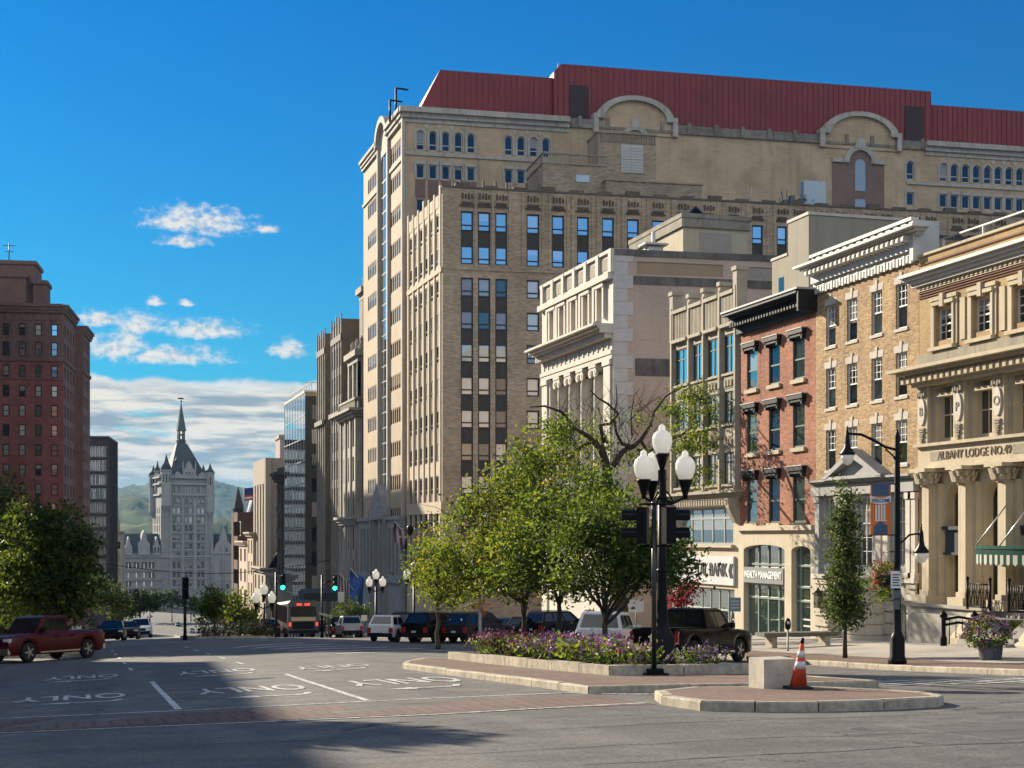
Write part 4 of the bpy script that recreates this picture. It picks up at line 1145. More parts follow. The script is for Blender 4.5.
# ------------------------------------------------------------------ tall buildings
def office_tower():
    """setback office building of mottled grey-brown brick"""
    FR = F(X0, 132.69, -4.1); FS = F(X0, 147.35, -90); WS = 14.66; WF = 62; Z1 = 32.3
    T = thing('office_tower', 'grey brown brick office building with black sash windows, fluted street front and crested parapet', 'building', (X0, 140, -9))
    MB_BR = brick('mottled_brick', (.46, .37, .26), (.29, .23, .16), (.35, .285, .21), .42, .13, .012, .28, streak=.2, big=.3)
    PALE = mat('pale_cast_stone', (.43, .355, .255), .85, .12, 1., .05, streak=.2)
    SPAN = mat('dark_spandrel', (.040, .037, .034), .7, .25, 2)
    rows = [(28.35, 30.17), (25.28, 27.0)] + [(22.28 - 3.05 * k, 24.02 - 3.05 * k) for k in range(10)]
    trip = [(460.8, 473.2), (478.0, 490.4), (495.3, 507.3)]
    sing = [(526.6, 539.4)]
    mid = [(552, 564.2), (577, 589), (602, 614), (627, 639), (652, 664), (677.5, 689.5), (703, 714.5), (728, 739), (752, 763)]
    far = [(777, 787), (793, 803), (820, 831), (836, 848), (865, 875), (881, 891), (909, 919), (925, 935), (952, 962), (967.5, 977), (995, 1004)]
    A = lambda p: (FR.a(p[0]), FR.a(p[1]))
    ops = []
    for k, (z0, z1) in enumerate(rows):
        for p in trip: ops.append(A(p) + (z0, z1))
        for p in sing: ops.append(A(p) + (z0, z1))
        if k < 3:
            for p in mid + far: ops.append(A(p) + (z0, z1))
    holes = []
    for p in trip: holes += [A(p) + (rows[1][0], rows[0][1]), A(p) + (rows[-1][0], rows[2][1])]
    for p in sing: holes += [A(p) + (rows[1][0], rows[0][1])] + [A(p) + r for r in rows[2:]]
    for p in mid + far: holes += [A(p) + (rows[1][0], rows[0][1]), A(p) + rows[2]]
    mb = MB(); FR.wall(mb, 0, WF, -12, Z1, holes, .3)
    mb.quad(FR.P(WF, -12), FR.P(WF, -12, -26), FR.P(WF, Z1, -26), FR.P(WF, Z1))
    mb.quad(FR.P(WF, -12, -26), (X0, 147.35, -12), (X0, 147.35, Z1), FR.P(WF, Z1, -26))
    mb.build('front_wall', MB_BR, T)
    for p in trip:
        a0, a1 = A(p)
        rr = [rows[0], rows[1]], rows[2:]
        for grp in rr:
            each(T, 'spandrel', SPAN, FR, [(a0, a1, hi + .01, lo - .01, -.3, -.17) for (lo, _), (_, hi) in zip(grp, grp[1:])])
    for p in sing + mid + far:
        a0, a1 = A(p); each(T, 'spandrel', SPAN, FR, [(a0, a1, rows[1][1] + .01, rows[0][0] - .01, -.3, -.17)])
    pan = {0: (G_SKY, G_SKY, G_SKY), 1: (G_SKY, G_SKY, G_MIRROR)}
    st = {'b': .13, 'rails': (.3,), 't': .13}
    for k, (z0, z1) in enumerate(rows):
        for p in (trip + sing + (mid + far if k < 3 else [])):
            if k > 9 and p not in trip: continue
            a0, a1 = A(p)
            if k < 2: pm = G_SKY
            else: pm = rnd.choice((G_BLIND, G_BLIND, G_BLIND, G_MIRROR, G_SHADE, G_DARK))
            window(FR, T, a0, z0, a1 - a0, z1 - z0, st, SASH_DARK, pm, .14, limit=70)
    # slim brick ribs, ledge and crested parapet
    rb = MB()
    edges = [475.6, 492.8, 510, 523, 543, 549.6, 568, 573, 593, 598, 618, 623, 643, 648, 668, 673, 693, 698, 718, 724, 743, 748, 768, 774.5, 790, 806, 817, 833.5, 851, 862, 878, 894, 906, 922, 938, 949, 965, 980, 992, 1007]
    for u in edges:
        a = FR.a(u); FR.box(rb, a - .12, a + .12, 25.0, Z1 - .1, -.02, .11)
    for u0, u1 in trip: pass
    FR.box(rb, 0, WF, 24.72, 24.95, -.02, .09)
    FR.box(rb, 0, 1.5, -12, Z1, -.02, .05)
    rb.build('brick_rib', MB_BR, T)
    for i, (u0, u1) in enumerate(trip + sing + mid + far):
        cr = MB(); a0, a1 = A((u0, u1)); c = (a0 + a1) / 2
        FR.box(cr, a0 - .1, a1 + .1, 30.6, 30.75, -.02, .13); FR.box(cr, a0 + .05, a1 - .05, 30.78, 31.05, -.02, .10)
        for q in range(4): FR.box(cr, a0 + .08 + q * .3, a0 + .24 + q * .3, 31.3 + .08 * (q % 2), 31.85 - .1 * (q % 2), -.02, .09)
        cr.build('parapet_ornament', mat('sooty_brick', (.085, .07, .055), .95, .4, 3), T)
    cp = MB()
    FR.box(cp, -.05, WF, Z1 - .02, Z1 + .13, -.5, .1)
    for k in range(22):
        a = 1.2 + k * 2.75; FR.box(cp, a, a + 1.3, Z1 + .13, Z1 + (.32 if k % 3 else .5), -.4, .06)
    for u in (461, 484, 496, 507, 527, 539): a = FR.a(u); FR.box(cp, a - .09, a + .09, Z1 + .1, Z1 + .75, -.2, .0)
    cp.build('coping', mat('dark_coping', (.12, .105, .085), .9, .3, 2), T)
    # fluted street front
    srow = rows
    sc_ = [.85 + 2.27 * k for k in range(6)]
    hs = []
    for c in sc_:
        hs += [(c, c + 1.05, rows[1][0], rows[0][1]), (c, c + 1.05, rows[7][0], rows[2][1]), (c, c + 1.05, rows[11][0] + .6, rows[8][1])]
    mb = MB(); FS.wall(mb, 0, WS, -12, Z1 - .6, hs, .16); mb.build('street_wall', PALE, T)
    p = MB()
    for k in range(7):
        a = sc_[0] - .95 + 2.27 * k; top = Z1 - .2 + (.5 if k in (0, 3, 6) else .1)
        FS.box(p, max(0, a + .18), min(WS, a + .72), -12, top, -.02, .10)
    for k in range(6): FS.box(p, sc_[k] - .1, sc_[k] + 1.15, Z1 - 1.6, Z1 - .45, -.3, .05)
    FS.box(p, 0, WS, 24.5, 24.95, -.02, .14); FS.box(p, 0, WS, 2.2, 3.3, -.02, .12)
    p.build('street_pier', PALE, T)
    each(T, 'street_spandrel', mat('brown_spandrel', (.16, .12, .08), .8, .2, 2), FS, [(c, c + 1.05, hi + .01, lo - .01, -.2, -.07) for c in sc_ for grp in (rows[:2], rows[2:8], rows[8:12]) for (lo, _), (_, hi) in zip(grp, grp[1:])])
    for k, (z0, z1) in enumerate(srow):
        for c in sc_:
            window(FS, T, c, z0, 1.05, z1 - z0, st, SASH_DARK, rnd.choice((G_DARK, G_DARK, G_BLIND, G_BROWN)), .05, limit=92)
    roof(T, FR, 0, WF, Z1 - .6, 15)
    # blocks on the roof
    def block(u0, u1, v_t, d, dep, name, m, z0=Z1 - .8):
        a0, a1 = FR.a(u0, -d), FR.a(u1, -d); zt = FR.z((u0 + u1) / 2, v_t, -d)
        b = MB(); FR.box(b, a0, a1, z0, zt, -d - dep, -d); FR.box(b, a0 - .1, a1 + .1, zt, zt + .15, -d - dep - .1, -d + .1)
        return b.build(name, m, T), a0, a1, zt
    o, a0, a1, zt = block(543, 606, 165, 5.5, 7, 'stair_house', MB_BR)
    r = MB(); n = 26
    for k in range(n): a = a0 + (a1 - a0) * k / (n - 1); FR.box(r, a - .035, a + .035, zt + .15, zt + .95, -5.55, -5.48)
    for k in range(14): dd = -5.5 - 7 * k / 13; FR.box(r, a0 - .04, a0 + .03, zt + .15, zt + .95, dd - .035, dd + .035)
    FR.box(r, a0 - .06, a1, zt + .95, zt + 1.08, -5.6, -5.42); FR.box(r, a0 - .08, a0 + .06, zt + .95, zt + 1.08, -12.5, -5.42)
    r.build('balustrade', LIME_DARK, o)
    w = MB(); aw = FR.a(576, -5.5); FR.box(w, aw, aw + 1.35, FR.z(580, 182, -5.5), FR.z(580, 175, -5.5), -5.5, -5.45); w.build('pane', G_BLIND, o)
    o, a0, a1, zt = block(598, 656, 134, 7.5, 4, 'lift_house', MB_BR)
    w = MB(); b0, b1 = FR.a(621, -7.5), FR.a(643, -7.5); y0, y1 = FR.z(632, 173, -7.5), FR.z(632, 145, -7.5)
    FR.box(w, b0, b1, y0, y1, -7.5, -7.42)
    for q in range(9): FR.box(w, b0 + .1, b1 - .1, y0 + .2 + q * (y1 - y0 - .3) / 9, y0 + .26 + q * (y1 - y0 - .3) / 9, -7.42, -7.39, 1)
    FR.box(w, (b0 + b1) / 2 - .05, (b0 + b1) / 2 + .05, y0, y1, -7.42, -7.36); FR.box(w, b0, b1, (y0 + y1) / 2 - .05, (y0 + y1) / 2 + .05, -7.42, -7.355)
    w.build('louvre', [TRIM_WHITE, mat('louvre_grey', (.34, .35, .35), .5, .05)], o)
    r = MB()
    for k in range(22): a = a0 + .3 + (a1 - a0 - .4) * k / 21; FR.box(r, a - .05, a + .05, zt - .9, zt - .05, -7.5, -7.40)
    FR.box(r, a0, a1, zt - .05, zt + .1, -7.6, -7.35); r.build('corbel_band', LIME_DARK, o)
    block(606, 702, 183, 4.5, 10, 'roof_parapet', MB_BR)
    # rooftop plant
    e = MB(); ax, bx = FR.a(804, -3), FR.a(826, -3); zb, zt = Z1 + .1, FR.z(815, 181, -3)
    FR.box(e, ax, bx, zb, zt, -4.2, -3.0); e.build('plant_screen', mat('pale_blue_metal', (.42, .50, .55), .45, .08, 1), T)
    e = MB()
    for k in range(16):
        a = FR.a(782, -3) + rnd.random() * 2.6; z = Z1 + rnd.random() * 1.2; s = rnd.uniform(.15, .45)
        FR.box(e, a, a + s, z, z + s * 1.3, -4 + rnd.random(), -3 + rnd.random() * .5)
    for k in range(8):
        a = FR.a(782, -3) + rnd.random() * 2.8; e.tube([FR.P(a, Z1, -3.2), FR.P(a + rnd.uniform(-.8, .8), Z1 + rnd.uniform(1, 2.1), -3)], .06, 5)
    for u, h in ((787, 2.2), (802, 3.0)): e.tube([FR.P(FR.a(u, -3), Z1, -3), FR.P(FR.a(u, -3), Z1 + h, -3)], .05, 5)
    e.build('roof_plant', mat('plant_metal', (.10, .13, .15), .5, .3, 2, metal=.4), T)
    e = MB()
    for u, h in ((751, 2.0),): a = FR.a(u, -2); e.tube([FR.P(a, Z1, -2), FR.P(a, Z1 + h, -2)], .05, 5); FR.box(e, a - .1, a + .9, Z1 + .3, Z1 + .5, -2.2, -1.9)
    e.build('roof_pipe', TRIM_WHITE, T)
office_tower()

def red_roof_building():
    FR = F(X0, 148.87, -3.4); FS = F(X0, 171.5, -90); WS = 22.63; WF = 82; Z1 = 43.4
    T = thing('red_roofed_building', 'huge buff office building with long red metal roof and round-topped gables', 'building', (X0, 160, -12))
    mb = MB()
    a1m = lambda x: FR.a(340 + x / 3.938); a4m = lambda x: FR.a(780 + x / 4.15)
    al = [(a1m(x), a1m(x + 32)) for x in (300, 350, 400.5, 450, 500, 648, 697, 746, 795)]
    ar = [(a4m(x), a4m(x + 31)) for x in (525, 662, 708, 755, 800, 846, 890, 935, 980)]
    low = [a for i, a in enumerate(al) if i < 7] + ar
    hol = [(a, b, 39.85, 41.9, 'arch') for a, b in al + ar] + [(a, b, 36.95, 38.4) for a, b in low] + [(a, b, 33.45, 34.85) for a, b in al[:5]]
    FR.wall(mb, 0, WF, -14, Z1, hol, .25)
    mb.quad(FR.P(0, -14, -26), FR.P(WF, -14, -26), FR.P(WF, Z1, -26), FR.P(0, Z1, -26)); mb.quad(FR.P(WF, -14), FR.P(WF, -14, -26), FR.P(WF, Z1, -26), FR.P(WF, Z1))
    mb.build('front_wall', brick('buff_panel_brick', (.54, .405, .265), (.48, .355, .23), (.48, .37, .25), .6, .2, .01, .16, streak=.5, big=.35), T)
    st = {'b': .1, 'rails': (.3,), 't': .1}
    for a, b in al + ar: window(FR, T, a, 39.85, b - a, 2.05, dict(st, arch=1), TRIM_WHITE, G_BLUE, .12)
    for a, b in low: window(FR, T, a, 36.95, b - a, 1.45, {'b': .1}, TRIM_WHITE, G_BLUE, .12)
    for a, b in al[:5]: window(FR, T, a, 33.45, b - a, 1.4, {'b': .1}, TRIM_WHITE, G_BLUE, .12)
    PALE = mat('pale_limestone_trim', (.43, .40, .345), .85, .18, 1, streak=.6)
    for a, b in al + ar:
        s = MB(); c, r = (a + b) / 2, (b - a) / 2
        for k in range(10):
            t0, t1 = math.pi * k / 10, math.pi * (k + 1) / 10
            zc = 41.9 - r
            s.prism([(c + (r + .02) * math.cos(t0), zc + (r + .02) * math.sin(t0)), (c + (r + .2) * math.cos(t0), zc + (r + .2) * math.sin(t0)), (c + (r + .2) * math.cos(t1), zc + (r + .2) * math.sin(t1)), (c + (r + .02) * math.cos(t1), zc + (r + .02) * math.sin(t1))], FR.P, -.02, .07)
        for e in (a - .2, b + .02): FR.box(s, e, e + .18, 39.85, 41.9 - r, -.02, .07)
        s.build('window_surround', PALE, T)
    for a, b in low:
        s = MB(); FR.box(s, a - .2, a - .02, 36.9, 38.45, -.02, .07); FR.box(s, b + .02, b + .2, 36.9, 38.45, -.02, .07); FR.box(s, a - .2, b + .2, 38.42, 38.75, -.02, .08)
        s.build('window_surround', PALE, T)
    for grp in (al[:5], al[5:], ar[1:]):
        for (a, b), (c, d) in zip(grp, grp[1:]):
            s = MB(); m_ = (b + c) / 2; s.prism([(m_ - .3, 42.35), (m_, 42.7), (m_ + .3, 42.35), (m_, 42.0)], FR.P, -.02, .05); s.build('diamond_panel', PALE, T)
    each(T, 'brown_panel', mat('brown_panel', (.20, .13, .105), .8, .15, 1), FR, [(x[0] - .1, x[1] + .1, 34.95, 36.85, -.02, .04) for x in low[:5]])
    m = MB()
    FR.box(m, -.35, a1m(900), Z1 - .3, Z1 + .2, -1, .35); FR.box(m, -.6, a1m(900), Z1 + .2, Z1 + .75, -1, .7); FR.box(m, -.1, a1m(900), Z1 - .75, Z1 - .3, -1, .12)
    m.build('cornice', PALE, T); m = MB()
    FR.box(m, a4m(600), WF, Z1 - .3, Z1 + .2, -1, .35); FR.box(m, a4m(600), WF, Z1 + .2, Z1 + .75, -1, .7); FR.box(m, a4m(600), WF, Z1 - .75, Z1 - .3, -1, .12)
    m.build('cornice', PALE, T)
    each(T, 'string_course', PALE, FR, [(0, a1m(850), 39.3, 39.62, -.1, .14), (a4m(525), WF, 39.3, 39.62, -.1, .14)])
    m = MB()
    FR.box(m, a1m(900), a4m(600), Z1 + .1, Z1 + .75, -1, .1); FR.box(m, a1m(900), a4m(600), Z1 - .2, Z1 + .1, -1, .2)
    for k in range(14):
        a = a1m(900) + 1 + k * 3.05
        if a < a4m(600): FR.box(m, a, a + .4, Z1 - .1, Z1 + 1.0, -1, .26)
    m.build('balustrade', mat('stained_stone', (.24, .22, .18), .95, .45, 1.5, streak=.8), T)
    # round-topped gables
    def gable(u0, u1, name):
        a0, a1 = FR.a(u0), FR.a(u1); c, hw = (a0 + a1) / 2, (a1 - a0) / 2; zs, zt = 44.3, 46.75
        k = [(c + hw * math.cos(math.pi * q / 16), zs + (zt - zs) * math.sin(math.pi * q / 16)) for q in range(17)]
        b = MB(); b.prism([(a1, Z1 - .6)] + k + [(a0, Z1 - .6)], FR.P, -.6, .12)
        g_ = b.build(name, MATS['buff_panel_brick'], T)
        b = MB()
        for (p, q), (r_, s_) in zip(k, k[1:]):
            f = lambda x, z, e: (c + (x - c) * e, zs + (z - zs) * e)
            b.prism([f(p, q, .86), f(p, q, 1.06), f(r_, s_, 1.06), f(r_, s_, .86)], FR.P, -.6, .5)
        for e in (a0 - .6, a1 + .1): FR.box(b, e, e + .55, Z1 - .6, zs + .5, -.6, .45)
        b.build('gable_moulding', PALE, g_)
        return g_, c
    g1, c = gable(598, 671, 'round_gable')
    b = MB(); r = 1.5
    for q in range(10):
        t0, t1 = math.pi * q / 10, math.pi * (q + 1) / 10; zc = 42.3
        b.prism([(c + 1.0 * math.cos(t0), zc + 1.0 * math.sin(t0)), (c + 1.55 * math.cos(t0), zc + 1.55 * math.sin(t0)), (c + 1.55 * math.cos(t1), zc + 1.55 * math.sin(t1)), (c + 1.0 * math.cos(t1), zc + 1.0 * math.sin(t1))], FR.P, .1, .3)
    b.prism([(c - .6, 43.5), (c + .6, 43.5), (c + .35, 44.5), (c - .35, 44.5)], FR.P, .1, .34); b.build('fanlight_arch', PALE, g1)
    g2, c = gable(824, 895, 'round_gable')
    b = MB(); zc = 41.35
    for q in range(10):
        t0, t1 = math.pi * q / 10, math.pi * (q + 1) / 10
        b.prism([(c + 1.35 * math.cos(t0), zc + 1.35 * math.sin(t0)), (c + 1.95 * math.cos(t0), zc + 1.95 * math.sin(t0)), (c + 1.95 * math.cos(t1), zc + 1.95 * math.sin(t1)), (c + 1.35 * math.cos(t1), zc + 1.35 * math.sin(t1))], FR.P, -.02, .3)
    b.prism([(c - .7, zc + 1.5), (c + .7, zc + 1.5), (c + .4, zc + 2.6), (c - .4, zc + 2.6)], FR.P, -.02, .34)
    a0, a1 = FR.a(832), FR.a(884)
    FR.box(b, a0, c - 1.3, zc - .1, zc + .35, -.02, .25); FR.box(b, c + 1.3, a1, zc - .1, zc + .35, -.02, .25); b.build('arch_trim', PALE, g2)
    b = MB(); FR.box(b, a0, a1, 32, zc - .1, -.02, .06); b.prism([(c + 1.35 * math.cos(math.pi * q / 12), zc - .12 + 1.35 * math.sin(math.pi * q / 12)) for q in range(13)], FR.P, -.02, .06)
    b.build('brown_panel', MATS['brown_panel'], T)
    b = MB(); b.prism([(c + .62 * math.cos(math.pi * q / 12), 41.1 + .62 * math.sin(math.pi * q / 12)) for q in range(13)] + [(c - .62, 38.2), (c + .62, 38.2)], FR.P, .06, .12)
    FR.box(b, c - .62, c + .62, 33, 37.3, .06, .12); b.build('pane', G_BROWN, T)
    # red standing-seam roof
    RED = mat('red_metal_roof', (.21, .020, .024), .5, .2, .25, streak=.5)
    RED2 = mat('dark_red_louvre', (.028, .009, .010), .6, .1, 2)
    rf = MB(); d0 = -1.6
    zt = 49.1; zl = Z1 + .75
    aa = [FR.a(418, d0), FR.a(440, d0), FR.a(552, d0), FR.a(560, d0), FR.a(929, d0)]
    rf.prism([(aa[0], zl), (aa[1], zt - .3), (aa[2] + .5, zt - .3), (aa[2] + .5, zl)], FR.P, -22, d0)
    rf.prism([(aa[3] - .8, zl), (aa[3] - .8, zt + .2), (aa[3], zt + 1.1), (aa[4], zt + 1.1), (aa[4], zl)], FR.P, -24, d0 + .5)
    rf.prism([(aa[4], zl), (aa[4], zt - .2), (WF, zt - .2), (WF, zl)], FR.P, -22, d0 - .1)
    k = aa[0] + 2.5
    while k < WF:
        top = zt - .3 if k < aa[2] else (zt + 1.1 if k < aa[4] else zt - .2)
        dd = d0 if k < aa[2] else (d0 + .5 if k < aa[4] else d0 - .1)
        FR.box(rf, k, k + .07, zl, top - .02, dd, dd + .07); k += .62
    ro = rf.build('roof', RED, T)
    for u0, u1, v0, v1 in ((568, 587, 87, 116), (902.5, 921.5, 108, 134)):
        b = MB(); FR.box(b, FR.a(u0, d0), FR.a(u1, d0), zl, FR.z((u0 + u1) / 2, v0, d0), d0 + .52, d0 + .6); b.build('roof_louvre', RED2, ro)
    b = MB()
    for (p, q) in ((396, 88), (390, 100)):
        x, z = FR.pix(p, 112, -3); zz = FR.z(p, q, -3); b.tube([FR.P(x, Z1, -3), FR.P(x, zz, -3)], .12, 6); b.tube([FR.P(x, zz, -3), FR.P(x + 1.3, zz - .1, -3)], .1, 6)
    b.build('roof_davit', BLACK_METAL, T)
    # sunlit street side: strip windows either side of a glass bay
    ST = mat('buff_panel', (.40, .315, .215), .85, .16, .8, streak=.35)
    mb = MB(); rowz = [38.3 - 3.52 * k for k in range(12)]
    R0, R1, L0, L1 = 15.3, 21.4, 2.7, 8.2
    hol = [(a, b, z - 1.7, z) for z in rowz for a, b in ((R0, R1), (L0, L1)) if z > 3] + [(R0, R1, 39.7, 41.6), (L0, L1, 39.5, 41.2), (10.1, 14.3, 5.2, 42.5, 'arch')]
    FS.wall(mb, 0, WS, -14, Z1, hol, .3); mb.build('street_wall', ST, T)
    for a, b, z0, z1 in [h[:4] for h in hol[:-1]]:
        window(FS, T, a, z0, b - a, z1 - z0, {'b': .1, 'mull': tuple((q + 1) / 6 for q in range(5)), 't': .2}, ST, G_BROWN, .03)
    window(FS, T, 10.1, 5.2, 4.2, 37.3, {'b': .12, 'mull': (.33, .66), 'rails': tuple(k / 22 for k in range(1, 21)), 't': .12, 'arch': 1}, GREY_FRAME, G_MIRROR, .06)
    m = MB(); cornice(m, FS, 0, 9.4, Z1 - .6, Z1 + .5, .6, steps=3, ret=False); cornice(m, FS, 15.0, WS, Z1 - .6, Z1 + .75, .7, steps=3, ret=False)
    FS.box(m, 15, WS, 39.0, 39.4, -.02, .16); FS.box(m, 0, 9.4, 38.6, 38.95, -.02, .16)
    for a in (9.3, 14.7, 22.2): FS.box(m, a, a + .5, -2, Z1, -.02, .3)
    c, hw = 12.2, 3.1
    k = [(c + hw * math.cos(math.pi * q / 16), Z1 - .2 + 2.6 * math.sin(math.pi * q / 16)) for q in range(17)]
    for (p, q), (r_, s_) in zip(k, k[1:]):
        f = lambda x, z, e: (c + (x - c) * e, Z1 - .2 + (z - Z1 + .2) * e)
        m.prism([f(p, q, .8), f(p, q, 1.06), f(r_, s_, 1.06), f(r_, s_, .8)], FS.P, -.5, .55)
    m.prism([(c + hw, Z1 - 1.5)] + k + [(c - hw, Z1 - 1.5)], FS.P, -.5, .02)
    m.build('street_cornice', PALE, T)
    # stone base with a pointed portal
    GS = mat('blue_grey_stone', (.26, .26, .25), .85, .15, 1., streak=.3)
    b = MB(); FS.wall(b, -.5, WS + .3, -14, 1.8, [(.8 + 1.9 * k, 1.9 + 1.9 * k, -4.0, .9) for k in range(5)] + [(14.9 + 1.9 * k, 16.0 + 1.9 * k, -4.0, .9) for k in range(4)] + [(11.0, 13.4, -12, .6, 'arch')], .5, d=.5)
    b.quad(FS.P(WS + .3, -14, 0), FS.P(WS + .3, -14, .5), FS.P(WS + .3, 1.8, .5), FS.P(WS + .3, 1.8, 0))
    FS.box(b, -.5, WS + .3, 1.8, 2.2, 0, .75); FS.box(b, -.5, WS + .3, -4.8, -4.3, .4, .8)
    pt = lambda w, h: [(c - w, 1.9), (c - w, 2.2 + h * .1), (c - w * .62, 2.2 + h * .62), (c, 2.2 + h), (c + w * .62, 2.2 + h * .62), (c + w, 2.2 + h * .1), (c + w, 1.9)]
    b.prism(pt(3.6, 3.6), FS.P, 0, .9); b.prism(pt(2.4, 2.3), FS.P, .9, 1.05)
    for a in (c - 3.8, c - 1.9, c + 1.5, c + 3.5): FS.box(b, a, a + .4, -12, 2.1, .4, .95)
    b.build('stone_base', GS, T)
    b = MB()
    for k in range(5): FS.box(b, .8 + 1.9 * k, 1.9 + 1.9 * k, -4, .9, .0, .06)
    for k in range(4): FS.box(b, 14.9 + 1.9 * k, 16.0 + 1.9 * k, -4, .9, .0, .06)
    FS.box(b, 11, 13.4, -12, 1, .0, .06); b.build('pane', G_DARK, T)
    roof(T, FR, 0, WF, Z1 + .3, 26, d0=-1)
red_roof_building()

# ------------------------------------------------------------------ generic blocks further down the hill
def strip_wall(T, Fc, W, z0, z1, rows, cols, m, wm, fm, pms, ww, wh, depth=.25, ribs=0, ribm=None, name='wall', rib_d=.25, band=None, zoff=0.):
    """wall with rows x cols of windows; cols: left edges"""
    hol = [(c, c + ww, z, z + wh) for z in rows for c in cols]
    mb = MB(); Fc.wall(mb, 0, W, z0, z1, hol, depth); mb.build(name, m, T)
    for h in hol: window(Fc, T, h[0], h[2], ww, wh, wm, fm, rnd.choice(pms), depth * .6)
def box_rest(T, Fa, wa, Fb, wb, z0, z1, m, z_in=.4):
    """the hidden sides and roof of a block whose two seen faces are Fa (uphill) and Fb (street)"""
    p0, p1 = Fa.P(wa, 0), Fb.P(0 if abs(Fb.P(0, 0)[1] - Fa.oy) > abs(Fb.P(wb, 0)[1] - Fa.oy) else wb, 0)
    q = (p0[0] + p1[0] - Fa.ox, p0[1] + p1[1] - Fa.oy)
    mb = MB()
    mb.quad((p0[0], p0[1], z0), (q[0], q[1], z0), (q[0], q[1], z1), (p0[0], p0[1], z1)); mb.quad((q[0], q[1], z0), (p1[0], p1[1], z0), (p1[0], p1[1], z1), (q[0], q[1], z1))
    mb.build('rear_wall', m, T)
    mb = MB(); c = (Fa.ox, Fa.oy)
    mb.quad((c[0], c[1], z1 - z_in), (p0[0], p0[1], z1 - z_in), (q[0], q[1], z1 - z_in), (p1[0], p1[1], z1 - z_in)); mb.build('roof', ROOF_TAR, T)

def street_block(name, label, uf, un, vt, wf, zb=-40, cat='building', X=X0):
    """footing of a block on the sunny side: returns thing, uphill face, street face, width, top"""
    yn = ray(un, 0)[1] / ray(un, 0)[0] * X; yf = ray(uf, 0)[1] / ray(uf, 0)[0] * X
    FS = F(X, yf, -90); W = yf - yn; zt = FS.z(un, vt); FR = F(X, yn, -3.5)
    T = thing(name, label, cat, (X, yn, gz(22, yn)))
    return T, FR, FS, W, zt

